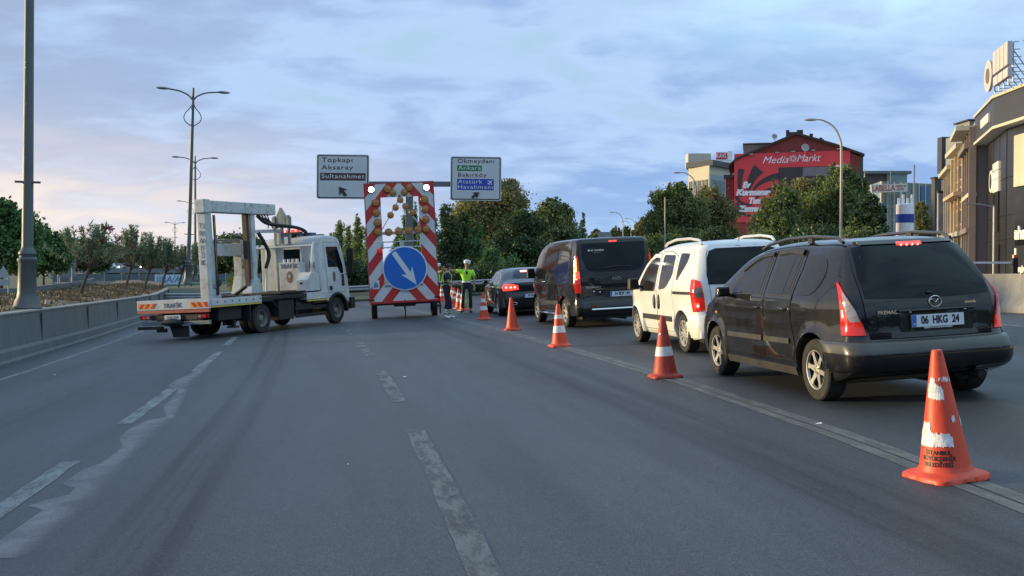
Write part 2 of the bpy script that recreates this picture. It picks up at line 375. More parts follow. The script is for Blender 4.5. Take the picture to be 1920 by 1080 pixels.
def strip(mb, u0, u1, Y0, Y1, w0=None, jag=0.0, dz=0.004):
    k = max(2, int((Y1 - Y0) / 0.25) + 1); vs = []
    for i in range(k):
        Y = Y0 + (Y1 - Y0) * i / (k - 1)
        ja, jb = (random.uniform(-jag, jag), random.uniform(-jag, jag))
        for uu in (u0 + ja, u1 + jb):
            x = cx(uu, Y); vs.append((x, Y, gz(x) + dz))
    mb.add(vs, [(2 * i, 2 * i + 1, 2 * i + 3, 2 * i + 2) for i in range(k - 1)])
mb = MB()
for a, c in ((-.5, 2.3), (4.9, 8.6), (10.8, 14.2), (16.9, 21.3), (23.4, 26.7), (29.5, 33.0), (36, 40)): strip(mb, -2.42, -2.25, a, c, jag=0.006)
tag(mb.build('lane_dashes', PAINT), kind='structure')
mb = MB()
for a, c in ((4.4, 9.37), (11.5, 15.4), (18.2, 22.5), (25.0, 29.3), (32, 36), (39, 43)): strip(mb, 0.54, 0.71, a, c, jag=0.005)
tag(mb.build('worn_lane_dashes', PAINT2), kind='structure')
mb = MB(); strip(mb, -5.68, -5.56, -20, 60, jag=0.005)
tag(mb.build('edge_line', PAINT), kind='structure')
mb = MB(); us_ = [(3.30, -6), (3.52, 3), (3.70, 5.5), (3.88, 8), (4.0, 12), (4.03, 20), (4.03, 30), (4.0, 46)]
def interp(tab, Y):
    for (a, ya), (b_, yb) in zip(tab, tab[1:]):
        if Y <= yb: return a + (b_ - a) * (Y - ya) / (yb - ya)
    return tab[-1][0]
for off, wd in ((-0.066, 0.105), (0.066, 0.12)):
    vs = []; k = 120
    for i in range(k):
        Y = -6 + 50 * i / (k - 1); uu = interp(us_, Y) + off
        for s_ in (-wd / 2, wd / 2):
            x = cx(uu + s_ + random.uniform(-0.006, 0.006), Y); vs.append((x, Y, gz(x) + 0.004))
    mb.add(vs, [(2 * i, 2 * i + 1, 2 * i + 3, 2 * i + 2) for i in range(k - 1)])
tag(mb.build('solid_lane_line', PAINT3), kind='structure')
mb = MB(); strip(mb, 11.75, 11.9, -5, 60, jag=0.01)
tag(mb.build('right_edge_line', PAINT), kind='structure')
# pale stain beside the left dashes, jagged on its left side
px = [(396, 668), (372, 682), (360, 700), (330, 712), (308, 727), (334, 731), (322, 748), (304, 764), (311, 784), (282, 787), (252, 799), (232, 812), (222, 824), (226, 841), (205, 858), (186, 870), (150, 884), (110, 911), (138, 916), (126, 930), (90, 938), (46, 952), (78, 958), (40, 985), (4, 1010), (-60, 1060)]
rt = [(-10, 1075), (60, 1040), (150, 968), (205, 915), (240, 868), (285, 825), (325, 790), (345, 762), (352, 735), (372, 712), (392, 690), (402, 672)]
vs = []
def stain_pt(p, d=0):
    X, Y = G(p[0], p[1]); return (X, Y, gz(X) + 0.003)
nL = 60
def resamp(pts, n):
    d = [0]
    for a, c in zip(pts, pts[1:]): d.append(d[-1] + math.dist(a, c))
    out = []
    for i in range(n):
        s_ = d[-1] * i / (n - 1); j = max(k for k in range(len(d)) if d[k] <= s_ + 1e-9); j = min(j, len(pts) - 2)
        f_ = (s_ - d[j]) / (d[j + 1] - d[j]); out.append((pts[j][0] + f_ * (pts[j + 1][0] - pts[j][0]), pts[j][1] + f_ * (pts[j + 1][1] - pts[j][1])))
    return out
A = [(p[0], p[1]) for p in px]; Bp = list(reversed(rt))
ysS = [668 + (1050 - 668) * (i / 89) for i in range(90)]
def xat(pts, yv, pick):
    c = []
    for (x0, y0), (x1, y1) in zip(pts, pts[1:]):
        if min(y0, y1) - 1e-6 <= yv <= max(y0, y1) + 1e-6 and abs(y1 - y0) > 1e-6: c.append(x0 + (x1 - x0) * (yv - y0) / (y1 - y0))
    return pick(c) if c else None
rows = []
for yv in ysS:
    a = xat(A, yv, min); c = xat(Bp, yv, max)
    if a is None or c is None or c - a < 1: continue
    rows.append([(a + (c - a) * f_, yv) for f_ in (0, .25, .5, .7, .85, 1.0)])
vs = [stain_pt(p) for r in rows for p in r]
o = MB().add(vs, [(j * 6 + i, j * 6 + i + 1, (j + 1) * 6 + i + 1, (j + 1) * 6 + i) for j in range(len(rows) - 1) for i in range(5)]).build('road_stain', None)
ca = o.data.color_attributes.new('fade', 'FLOAT_COLOR', 'POINT')
m, t, b, N, L, M, MIX, NO, MR = shader('pale_stain')
at_ = N('ShaderNodeAttribute'); at_.attribute_name = 'fade'
u, y, uv, pos = road_uv(t, N, M)
f1 = NO(pos, 150, 3); f2 = NO(pos, 2.5, 8, 0.7)
L((0.235, 0.225, 0.24), b.inputs['Base Color']); b.inputs['Roughness'].default_value = 0.65; b.inputs['Specular IOR Level'].default_value = 0.3
al = M('MULTIPLY', at_.outputs['Fac'], MR(f2, 0.32, 0.6, 0.55, 1.0)); al = M('MULTIPLY', al, MR(f1, 0.3, 0.7, 0.55, 1.1), clamp=True)
t.links.new(al, b.inputs['Alpha'])
o.data.materials.clear(); o.data.materials.append(m); tag(o, kind='structure')
for i in range(len(o.data.vertices)):
    k = (.85, 1, .9, .6, .28, 0)[i % 6]
    ca.data[i].color = (k, k, k, 1)
# small litter on the road
LIT = mat('white_scrap', (0.75, 0.75, 0.72), 0.6)
for i, (a, c, lab) in enumerate(((1537, 797, 'tiny white paper scrap beside the near black people carrier'), (757, 708, 'tiny white paper scrap right of the faded lane dashes'), (100, 704, 'tiny white paper scrap near the left concrete wall'), (651, 873, 'tiny white scrap in the middle of the centre lane'))):
    X, Y = G(a, c); k = .35 if i == 3 else .8; mb = MB()
    mb.add([(X - .035 * k, Y, gz(X) + .008), (X + .03 * k, Y - .02 * k, gz(X) + .012), (X + .035 * k, Y + .03 * k, gz(X) + .022 * k), (X - .02 * k, Y + .04 * k, gz(X) + .007)], [(0, 1, 2, 3)])
    mb.box((X + .005 * k, Y + .01 * k, gz(X) + .006), (.03 * k, .03 * k, .008)); tag(mb.build('paper_scrap', LIT), lab, 'litter', 'scraps of litter on the asphalt')

# ------------------------------------------------------------------ barriers
def concrete(name, c, stain):
    m, t, b, N, L, M, MIX, NO, MR = shader(name)
    g = N('ShaderNodeNewGeometry'); pos = g.outputs['Position']
    mp = N('ShaderNodeMapping'); t.links.new(pos, mp.inputs[0]); mp.inputs['Scale'].default_value = (3, 3, 0.35)
    a = NO(mp.outputs[0], 1.2, 8, 0.7); f = NO(pos, 45, 5); bl = NO(pos, 0.8, 5)
    cc = MIX(MR(a, 0.40, 0.68), c, stain); cc = MIX(M('MULTIPLY', MR(bl, 0.4, 0.65), 0.35), cc, tuple(v * 1.25 for v in c))
    vs = N('ShaderNodeVectorMath', operation='SCALE'); t.links.new(cc, vs.inputs[0]); t.links.new(MR(f, 0.3, 0.7, 0.85, 1.12), vs.inputs['Scale'])
    t.links.new(vs.outputs[0], b.inputs['Base Color']); b.inputs['Roughness'].default_value = 0.85; b.inputs['Specular IOR Level'].default_value = 0.3
    bp = N('ShaderNodeBump'); bp.inputs['Strength'].default_value = 0.35; bp.inputs['Distance'].default_value = 0.01; t.links.new(f, bp.inputs['Height']); t.links.new(bp.outputs[0], b.inputs['Normal'])
    return m
CONC = concrete('wall_concrete', (0.135, 0.143, 0.152), (0.098, 0.105, 0.113))
CONC2 = concrete('barrier_concrete', (0.30, 0.29, 0.27), (0.17, 0.165, 0.155))
wall = sweep('concrete_wall', [(0.16, -0.05), (0.0, 0.0), (-0.02, 0.24), (-0.10, 0.30), (-0.16, 0.93), (-0.16, 0.985), (-0.42, 0.985), (-0.42, -0.05)], -20, 66, CONC, 1.0, -6.6)
cap = sweep('coping', [(0, 0), (0, 0.035), (-0.30, 0.035), (-0.30, 0)], -20, 66, CONC2, 1.0, -6.74, wall, zf=lambda Y: gz(cx(-6.6, Y)) + 0.987)
# light kerb line low on the wall
sweep('kerb', [(0.0, 0), (0.0, 0.05), (-0.09, 0.09), (-0.16, 0.09), (-0.16, 0)], -20, 66, CONC, 1.0, -6.52, wall, zf=lambda Y: gz(cx(-6.6, Y)) + 0.23 * 0 + 0.0)
tag(wall, 'long grey concrete retaining wall along the left side of the road', 'wall')
# planted median on top of the wall
def med_z(x, Y): return gz(cx(-6.6, Y)) + 0.93 + 0.10 * math.exp(-((x + .15 * Y + .00125 * Y * Y + 10) / 1.9) ** 2) * max(0, min(1, (Y - 22) / 10)) + 0.10 * math.sin(x * 1.7 + Y * .9) * math.sin(Y * .53 + 1) + 0.05 * math.sin(x * 4.1 + Y * 3.3)
vs = []; us = [-7.0 - 0.45 * i for i in range(15)]; Ys = [-20 + 0.6 * i for i in range(200)]
for Y in Ys:
    for i, u_ in enumerate(us):
        x = cx(u_, Y); vs.append((x, Y, med_z(x, Y) - (0.0 if i else 0.03)))
n = len(us)
tag(MB().add(vs, [(j * n + i, (j + 1) * n + i, (j + 1) * n + i + 1, j * n + i + 1) for j in range(len(Ys) - 1) for i in range(n - 1)]).build('median_soil', SOIL), kind='structure')
wall2 = sweep('concrete_wall', [(0.1, -1.0), (0.1, 0.30), (-0.12, 0.30), (-0.12, -1.0)], 4, 100, CONC, 1.5, -13.4, zf=lambda Y: gz(cx(-6.6, Y)) + 1.02)
tag(wall2, 'low grey concrete wall behind the dry planted strip and the flowering bushes', 'wall')
for i in range(12):
    Y = 2 + 5.5 * i; x = cx(-6.74, Y); z = gz(cx(-6.6, Y)); MB().box((x + .02, Y, z + .62), (.05, .014, .66), (0, 0, hd(Y))).build('joint', mat('joint_dark', (.06, .064, .068), .9), wall)
rb = sweep('concrete_barrier', [(-0.22, -0.03), (-0.22, 0.10), (-0.08, 0.30), (-0.02, 0.80), (0.16, 0.80), (0.22, -0.03)], -16, 62, CONC2, 1.0, 14.3)
for i in range(16):
    Y = 5 + 3.0 * i; x = cx(14.3, Y); z = gz(x); MB().box((x - .045, Y, z + .52), (.04, .025, .50), (0, R(4), hd(Y))).build('joint', MATS['joint_dark'], rb)
tag(rb, 'pale weathered concrete barrier along the right side in front of the dark shop building', 'barrier')
# pavement behind the right barrier
vs = []; us = [14.6, 18, 22, 26, 40, 70]; Ys = [-30 + 3 * i for i in range(80)]
for Y in Ys:
    for u_ in us:
        x = cx(u_, min(Y, 50)) + (0 if Y < 50 else (Y - 50) * 0.02); vs.append((x, Y, gz(16) + 0.02))
n = len(us)
PAVE = mat('pavement_concrete', (0.20, 0.20, 0.20), 0.85, var=0.25, vscale=1.5)
tag(MB().add(vs, [(j * n + i, j * n + i + 1, (j + 1) * n + i + 1, (j + 1) * n + i) for j in range(len(Ys) - 1) for i in range(n - 1)]).build('pavement', PAVE), kind='structure')
# ================================================================== VEHICLES
BLACKP = mat('black_car_paint', (0.006, 0.006, 0.0065), 0.35, var=0.3, vscale=3, coat=0.9, dirt=(0.045, 0.042, 0.038), dirt_amt=0.12, rvar=0.2, spec=0.12)
DUSTY = mat('dusty_black_plastic', (0.045, 0.042, 0.038), 0.36, var=0.3, vscale=4, coat=0.35, dirt=(0.10, 0.09, 0.075), dirt_amt=0.4)
DARKGR = mat('dark_grey_car_paint', (0.014, 0.015, 0.017), 0.35, coat=0.9, spec=0.15, dirt=(0.06, 0.06, 0.06), dirt_amt=0.15)
WHITEP = mat('white_car_paint', (0.74, 0.74, 0.71), 0.35, var=0.05, coat=0.8, dirt=(0.45, 0.43, 0.38), dirt_amt=0.15)
GLASS = mat('tinted_glass', (0.005, 0.008, 0.011), 0.05, var=0.1, spec=0.20, rvar=0.0, coat=0.0)
GLASS2 = mat('side_glass', (0.018, 0.018, 0.018), 0.06, var=0.2, spec=0.34, rvar=0.0, coat=0.0)
TRIM = mat('black_trim', (0.012, 0.012, 0.012), 0.5, var=0.2)
GAP = mat('panel_gap', (0.002, 0.002, 0.002), 0.9, var=0)
TYRE = mat('tyre_rubber', (0.020, 0.019, 0.018), 0.85, var=0.3, vscale=9, dirt=(0.06, 0.055, 0.048), dirt_amt=0.6, bump=0.2, bscale=80)
ALLOY = mat('alloy', (0.48, 0.47, 0.44), 0.38, metal=0.75, var=0.12, dirt=(0.10, 0.09, 0.08), dirt_amt=0.5)
HUBC = mat('silver_hubcap', (0.50, 0.49, 0.45), 0.35, metal=0.5, var=0.12, dirt=(0.12, 0.10, 0.08), dirt_amt=0.5)
DARKM = mat('dark_metal', (0.018, 0.018, 0.018), 0.6, metal=0.4, var=0.3)
CHROME = mat('chrome', (0.75, 0.75, 0.75), 0.12, metal=1.0, var=0.03)
REDL = mat('red_lens', (0.42, 0.008, 0.006), 0.12, var=0.15, coat=0.7, emit=(1.0, 0.03, 0.01), estr=0.22)
REDON = mat('lit_red_lens', (0.6, 0.02, 0.02), 0.2, coat=0.5, emit=(1.0, 0.05, 0.03), estr=1.7)
REDHOT = mat('lit_brake_bulb', (0.8, 0.2, 0.2), 0.2, emit=(1.0, 0.28, 0.24), estr=3.5)
AMBERGLOW = mat('amber_glow_lens', (0.8, 0.4, 0.05), 0.2, emit=(1.0, 0.42, 0.08), estr=2.2)
REDDIM = mat('dark_red_lens', (0.20, 0.008, 0.008), 0.15, var=0.2, coat=0.8)
CLEARL = mat('clear_lens', (0.26, 0.25, 0.28), 0.12, var=0.35, vscale=22, coat=0.8)
ORANGEL = mat('orange_marker_lens', (0.50, 0.12, 0.05), 0.25)
PLATEW = mat('plate_white', (0.62, 0.66, 0.70), 0.45, var=0.05)
PLATEB = mat('plate_blue', (0.02, 0.12, 0.50), 0.45)
INK = mat('plate_ink', (0.012, 0.012, 0.014), 0.5)
WHITET = mat('white_lettering', (0.75, 0.75, 0.75), 0.5)
RAILB = mat('black_roof_rail', (0.03, 0.03, 0.032), 0.4, coat=0.3)
RAILW = mat('silver_roof_rail', (0.62, 0.62, 0.60), 0.35, metal=0.3)

def crom(pts, step=0.05):
    """smooth curve through points; a point given as (y, z, 1) is a corner"""
    out = []; n = len(pts)
    for i in range(n - 1):
        p1, p2 = Vector(pts[i][:2]), Vector(pts[i + 1][:2])
        p0 = Vector(pts[i - 1][:2]) if i > 0 and len(pts[i]) == 2 else p1 - (p2 - p1) * 1.0
        p3 = Vector(pts[i + 2][:2]) if i + 2 < n and len(pts[i + 1]) == 2 else p2 + (p2 - p1) * 1.0
        k = max(1, int((p2 - p1).length / step))
        t01 = (p1 - p0).length ** .5 + 1e-6; t12 = (p2 - p1).length ** .5 + 1e-6; t23 = (p3 - p2).length ** .5 + 1e-6
        m1 = (p2 - p1) + t12 * ((p1 - p0) / t01 - (p2 - p0) / (t01 + t12)); m2 = (p2 - p1) + t12 * ((p3 - p2) / t23 - (p3 - p1) / (t12 + t23))
        for j in range(k):
            t = j / k; t2 = t * t; t3 = t2 * t
            out.append(p1 * (2 * t3 - 3 * t2 + 1) + m1 * (t3 - 2 * t2 + t) + p2 * (-2 * t3 + 3 * t2) + m2 * (t3 - t2))
    out.append(Vector(pts[-1][:2])); return out
def sstep(a, b_, x):
    t = max(0, min(1, (x - a) / (b_ - a))); return t * t * (3 - 2 * t)

class Body:
    """shell lofted across its width from a side silhouette (y forward, z up), half width wf(y,z)"""
    def __init__(s, sil, zb, wb, ra, wf, rc=0.10, f0=0.80, crown=0.035, arches=(0.0, None), roofr=0.6):
        s.wf = wf; s.rc = rc; s.f0 = f0; s.crown = crown
        up = crom(sil); s.up = up; s.zb = zb
        ar = [a if a is not None else wb for a in arches] if ra else []
        pts = list(up); g = []
        zmax = max(p.y for p in up); zmin = zb
        for p in up:
            k = sstep(zb, zb + 0.22, p.y)
            i = len(g); g.append(0.12 + 0.88 * k)
        # bottom from front to rear with arches
        for a in sorted(ar, reverse=True):
            h = s.axle = getattr(s, 'axle', None) or 0.31
            zc = s.hub = h; dy = math.sqrt(max(ra * ra - (zb - zc) ** 2, 0.01)); th0 = math.atan2(zb - zc, dy)
            y_from = pts[-1].x; y_to = a + dy; k = max(1, int(abs(y_from - y_to) / 0.08))
            for j in range(1, k + 1): pts.append(Vector((y_from + (y_to - y_from) * j / k, zb))); g.append(0.12)
            N_ = 22
            for j in range(1, N_ + 1):
                th = th0 + (math.pi - 2 * th0) * j / N_; pts.append(Vector((a + ra * math.cos(th), zc + ra * math.sin(th)))); g.append(0.12)
        y_from = pts[-1].x; y_to = up[0].x; k = max(1, int(abs(y_from - y_to) / 0.08))
        for j in range(1, k): pts.append(Vector((y_from + (y_to - y_from) * j / k, zb))); g.append(0.12); pts[-1].y = zb + (up[0].y - zb) * j / k
        n = len(pts); s.n = n; s.pts = pts
        nr = []
        for i in range(n):
            d = (pts[(i + 1) % n] - pts[i - 1]); nr.append(Vector((d.y, -d.x)).normalized())
        # roof gets a smaller radius than the ends
        for i in range(n):
            if g[i] > 0.5 and abs(nr[i].y) > 0.75: g[i] *= roofr
        gs = g[:]
        for _ in range(3): gs = [(gs[i - 1] + gs[i] * 2 + gs[(i + 1) % n]) / 4 for i in range(n)]
        s.g = gs; s.nr = nr
    def d(s, f):
        t = max(0.0, min(1.0, (f - s.f0) / (1 - s.f0)))
        return s.crown * min(f, 1) ** 2.5 + s.rc * (1 - math.sqrt(max(0.0, 1 - t * t)))
    def ring(s, f): return [p + nr * (s.d(f) * g) for p, nr, g in zip(s.pts, s.nr, s.g)]
    def build(s, name, m, parent, spacing=0.075):
        fs_ = [0, .2, .4, .55, .68, s.f0] + [s.f0 + (1 - s.f0) * math.sin(R(a)) for a in (15, 30, 45, 58, 70, 80, 90)]
        rings = []; V = []; Fc = []
        for f in fs_:
            rg = s.ring(f); rings.append(rg)
            V += [(f * s.wf(p.x, p.y), p.x, p.y) for p in rg]
        n = s.n
        for k in range(len(fs_) - 1):
            for i in range(n):
                j = (i + 1) % n; Fc.append((k * n + i, k * n + j, (k + 1) * n + j, (k + 1) * n + i))
        last = rings[-1]; inner = [(p.x, p.y) for p in last]
        s.inner = inner
        vv, ff = cdt_fill(inner, spacing)
        o = len(V); V += [(s.wf(y, z), y, z) for y, z in vv]; Fc += [tuple(i + o for i in f) for f in ff]
        m0 = len(V); V += [(-x, y, z) for x, y, z in V[:m0]]; Fc += [tuple(i + m0 for i in reversed(f)) for f in Fc]
        mb = MB().add(V, Fc); return mb.build(name, m, parent, ang=50)
    def ends(s, z, front):
        best = None
        up = s.up
        for a, b_ in zip(up, up[1:]):
            if (a.y - z) * (b_.y - z) <= 0 and abs(a.y - b_.y) > 1e-9:
                y = a.x + (b_.x - a.x) * (z - a.y) / (b_.y - a.y)
                if best is None or (y > best[0] if front else y < best[0]): best = (y, (b_.x - a.x) / (b_.y - a.y))
        if best is None:
            p = up[-1] if front else up[0]; best = (p.x, 0)
        return best
    def S(s, sv, z, front=False):
        sg = 1 if sv >= 0 else -1; a = abs(sv); sd = -1 if front else 1
        y0, sl = s.ends(z, front); ny = 1 / math.sqrt(1 + sl * sl)
        W = s.wf(y0, z); s0 = s.f0 * W; rx = (1 - s.f0) * W; Lc = math.pi / 2 * (rx + s.rc) / 2
        if a <= s0: f = a / W; x = a; dd = s.d(f)
        elif a <= s0 + Lc:
            th = (a - s0) / Lc * math.pi / 2; f = s.f0 + (1 - s.f0) * math.sin(th); x = None; dd = s.d(f)
        else: f = 1; x = None; dd = s.d(1)
        y = y0 + sd * dd / ny
        if a > s0 + Lc: y += sd * (a - s0 - Lc)
        W2 = s.wf(y, z); x = a if a <= s0 else f * W2
        return Vector((sg * x, y, z))
    def end_panel(s, name, poly, m, parent, off=0.006, front=False, sp=0.03, thick=0.02, mirror=False, label=None):
        """poly in (s, z): s runs from the centre line round the corner"""
        if mirror: poly = [(-a, c) for a, c in poly]
        bnd = densify(poly, sp); vv, ff = cdt_fill(bnd, sp * 1.3)
        def P_(a, z, o):
            p = s.S(a, z, front); e = 0.01
            da = s.S(a + e, z, front) - s.S(a - e, z, front); dzv = s.S(a, z + e, front) - s.S(a, z - e, front)
            nn = da.cross(dzv).normalized()
            if (nn.y > 0) != front and abs(nn.y) > 0.15: nn = -nn
            elif abs(nn.y) <= 0.15 and nn.x * p.x < 0: nn = -nn
            return p + nn * o
        V = [P_(a, z, off) for a, z in vv]; nb = len(bnd); Fc = list(ff)
        idx = {(round(a, 5), round(z, 5)): i for i, (a, z) in enumerate(vv)}
        ids = [idx.get((round(a, 5), round(z, 5))) for a, z in bnd]
        o0 = len(V); V += [P_(a, z, off - thick) for a, z in bnd]
        for i in range(nb):
            j = (i + 1) % nb
            if ids[i] is None or ids[j] is None: continue
            Fc.append((ids[i], ids[j], o0 + j, o0 + i))
        o = MB().add(V, Fc).build(name, m, parent, ang=50)
        if label: o['label'] = label
        return o
    def side_panel(s, name, poly, m, parent, off=0.005, side=-1, sp=0.07, thick=0.012, smooth=True):
        bnd = crom([p for p in poly] + [poly[0]], 0.04)[:-1] if smooth else [Vector(p) for p in densify([q[:2] for q in poly], 0.05)]
        bnd = [(p[0], p[1]) for p in bnd]
        vv, ff = cdt_fill(bnd, sp)
        V = [(side * (s.wf(y, z) + off), y, z) for y, z in vv]; Fc = list(ff)
        idx = {(round(a, 5), round(z, 5)): i for i, (a, z) in enumerate(vv)}
        ids = [idx.get((round(a, 5), round(z, 5))) for a, z in bnd]; nb = len(bnd); o0 = len(V)
        V += [(side * (s.wf(y, z) + off - thick), y, z) for y, z in bnd]
        for i in range(nb):
            j = (i + 1) % nb
            if ids[i] is None or ids[j] is None: continue
            Fc.append((ids[i], ids[j], o0 + j, o0 + i))
        return MB().add(V, Fc).build(name, m, parent, ang=50)
    def side_strip(s, mb, line, wdt, off, side=-1, h=None):
        pts = crom(line, 0.06); vs = []
        n = len(pts)
        for i, p in enumerate(pts):
            d = (pts[min(i + 1, n - 1)] - pts[max(i - 1, 0)]).normalized(); q = Vector((-d.y, d.x)) * wdt / 2
            for r_ in (p + q, p - q):
                vs.append((side * (s.wf(r_.x, r_.y) + off), r_.x, r_.y)); 
        fs = [(2 * i, 2 * i + 1, 2 * i + 3, 2 * i + 2) for i in range(n - 1)]
        o0 = len(vs); vs += [(x - side * (off + 0.01), y, z) for x, y, z in vs]
        fs += [(2 * i, 2 * i + 2, o0 + 2 * i + 2, o0 + 2 * i) for i in range(n - 1)] + [(2 * i + 1, 2 * i + 3, o0 + 2 * i + 3, o0 + 2 * i + 1) for i in range(n - 1)]
        mb.add(vs, fs)

def densify(poly, sp):
    out = []
    for i in range(len(poly)):
        a = poly[i]; b_ = poly[(i + 1) % len(poly)]; k = max(1, int(math.dist(a, b_) / sp))
        out += [(a[0] + (b_[0] - a[0]) * j / k, a[1] + (b_[1] - a[1]) * j / k) for j in range(k)]
    return out
def pip(x, y, poly):
    c = False; n = len(poly); j = n - 1
    for i in range(n):
        xi, yi = poly[i]; xj, yj = poly[j]
        if (yi > y) != (yj > y) and x < (xj - xi) * (y - yi) / (yj - yi) + xi: c = not c
        j = i
    return c
def cdt_fill(bnd, sp):
    P_ = np.array(bnd); lo = P_.min(0); hi = P_.max(0); extra = []
    nx = int((hi[0] - lo[0]) / sp); ny = int((hi[1] - lo[1]) / sp)
    for i in range(1, nx + 1):
        for j in range(1, ny + 1):
            x = lo[0] + (i - 0.5 * (j % 2)) * sp; y = lo[1] + j * sp
            if pip(x, y, bnd) and np.min(np.hypot(P_[:, 0] - x, P_[:, 1] - y)) > sp * 0.45: extra.append((x, y))
    vin = [Vector(p) for p in bnd] + [Vector(p) for p in extra]
    n = len(bnd)
    r = delaunay_2d_cdt(vin, [(i, (i + 1) % n) for i in range(n)], [list(range(n))], 1, 1e-6)
    vv = [(v.x, v.y) for v in r[0]]
    return vv, [tuple(f) for f in r[2] if pip(sum(vv[i][0] for i in f) / 3, sum(vv[i][1] for i in f) / 3, bnd)]

def wheel(parent, x, y, r, wd, side, spokes=5, style='alloy', rr=0.66, rm=None):
    """side -1 = left; tyre mesh with a rim child"""
    Mx = Matrix.Translation((x, y, r)) @ Matrix.Rotation(R(90) * side, 4, 'Y')   # local +z points outwards
    h = wd / 2; ri = r * rr
    mb = MB().lathe([(ri, -h * .9), (r * .93, -h * .98), (r * .985, -h * .82), (r, -h * .5), (r, h * .5), (r * .985, h * .82), (r * .94, h * .98), (r * .80, h * 1.03), (ri + .008, h * .93), (ri, h * .86), (ri * .97, h * .4), (ri * .97, -h * .9)], 40, Mx)
    ty = mb.build('wheel', TYRE, parent, ang=30)
    rm = rm or ALLOY
    mb = MB()
    mb.lathe([(ri * 1.005, h * .90), (ri * .955, h * .92), (ri * .90, h * .70), (ri * .88, -h * .3), (ri * .3, -h * .35)], 40, Mx, 1 if style != 'steel' else 0)
    mb.lathe([(ri * 1.01, h * .88), (ri * 1.0, h * .97), (ri * .95, h * .95), (ri * .90, h * .72)], 40, Mx)
    hub = h * .78
    def sp(a, w0, w1, r0, r1, z0, z1, th=.022):
        ca, sa = math.cos(a), math.sin(a); P4 = []
        for (rad, w_, z_) in ((r0, w0, z0), (r1, w1, z1)):
            for s_ in (-1, 1):
                for dz_ in (0, -th): P4.append(Mx @ Vector((rad * ca - s_ * w_ * sa, rad * sa + s_ * w_ * ca, z_ + dz_)))
        mb.add(P4, [(0, 2, 6, 4), (1, 5, 7, 3), (0, 4, 5, 1), (2, 3, 7, 6), (0, 1, 3, 2), (4, 6, 7, 5)])
    if style == 'alloy':
        for k in range(spokes):
            a = 2 * math.pi * k / spokes + .35
            sp(a, .034, .020, ri * .16, ri * .70, hub * .96, hub * 1.04); sp(a, .020, .030, ri * .68, ri * .95, hub * 1.04, hub * 1.08)
        mb.lathe([(ri * .26, hub * .6), (ri * .25, hub), (ri * .12, hub * 1.08), (0.001, hub * 1.10)], 24, Mx)
        for k in range(5):
            a = 2 * math.pi * k / 5; mb.cyl(Mx @ Vector((ri * .17 * math.cos(a), ri * .17 * math.sin(a), hub * .9)), Mx @ Vector((ri * .17 * math.cos(a), ri * .17 * math.sin(a), hub * 1.07)), .009, n=8, mi=1)
    elif style == 'cap':
        for k in range(spokes):
            a = 2 * math.pi * k / spokes; sp(a - .05, .015, .013, ri * .25, ri * .93, hub * 1.05, hub * 1.02, .012)
            if k % 2: sp(a + .12, .008, .018, ri * .5, ri * .93, hub * 1.0, hub * .98, .012)
        mb.lathe([(ri * .33, hub * .9), (ri * .30, hub * 1.08), (0.001, hub * 1.14)], 24, Mx)
        mb.lathe([(ri * .97, hub * 1.0), (ri * .86, hub * 1.06), (ri * .84, hub * .9)], 40, Mx)
    else:   # steel truck wheel
        mb.lathe([(ri * .90, h * .6), (ri * .80, -h * .05), (ri * .45, -h * .05), (ri * .42, h * .55), (ri * .30, h * .75), (0.001, h * .78)], 32, Mx)
        for k in range(8):
            a = 2 * math.pi * k / 8; q = (ri * .62 * math.cos(a), ri * .62 * math.sin(a)); mb.cyl(Mx @ Vector((*q, -h * .06)), Mx @ Vector((*q, h * .10)), .018, n=6, mi=1)
    if style != 'steel': mb.lathe([(ri * .62, -h * .3), (ri * .62, h * .25), (ri * .2, h * .25)], 30, Mx, 2)
    o = mb.build('rim', [rm, DARKM, DARKM], ty, ang=30)
    return ty
def plate(parent, s, cy, cz, cx_=0.0, tilt=0.0, w_=0.52, y_off=0.0, ts=0.10, sub=None):
    M_ = Matrix.Translation((cx_, cy, cz)) @ Matrix.Rotation(tilt, 4, 'X') @ RX
    fr = MB().prism([(-w_/2-.012, -.068), (w_/2+.012, -.068), (w_/2+.012, .062), (-w_/2-.012, .062)], M_ @ Matrix.Translation((0, 0, -.006)), .008).build('plate_holder', TRIM, parent, bev=.002)
    pl = MB().prism([(-w_/2, -.056), (w_/2, -.056), (w_/2, .056), (-w_/2, .056)], M_ @ Matrix.Translation((0, 0, .0035)), .004).build('license_plate', PLATEW, parent)
    MB().prism([(-w_/2+.002, -.054), (-w_/2+.045, -.054), (-w_/2+.045, .054), (-w_/2+.002, .054)], M_ @ Matrix.Translation((0, 0, .0078)), .001).build('blue_band', PLATEB, pl)
    text(s, ts, M_ @ Matrix.Translation((.022, 0.002, .0095)), INK, pl, sx=.74, depth=.0008, bold=.0035, name='lettering')
    text('TR', .028, M_ @ Matrix.Translation((-w_/2+.023, -.032, .0105)), WHITET, pl, depth=.0005)
    if sub: text(sub, .017, M_ @ Matrix.Translation((0, -.0665, .006)), WHITET, fr, depth=.0005, bold=.0006)
    return pl

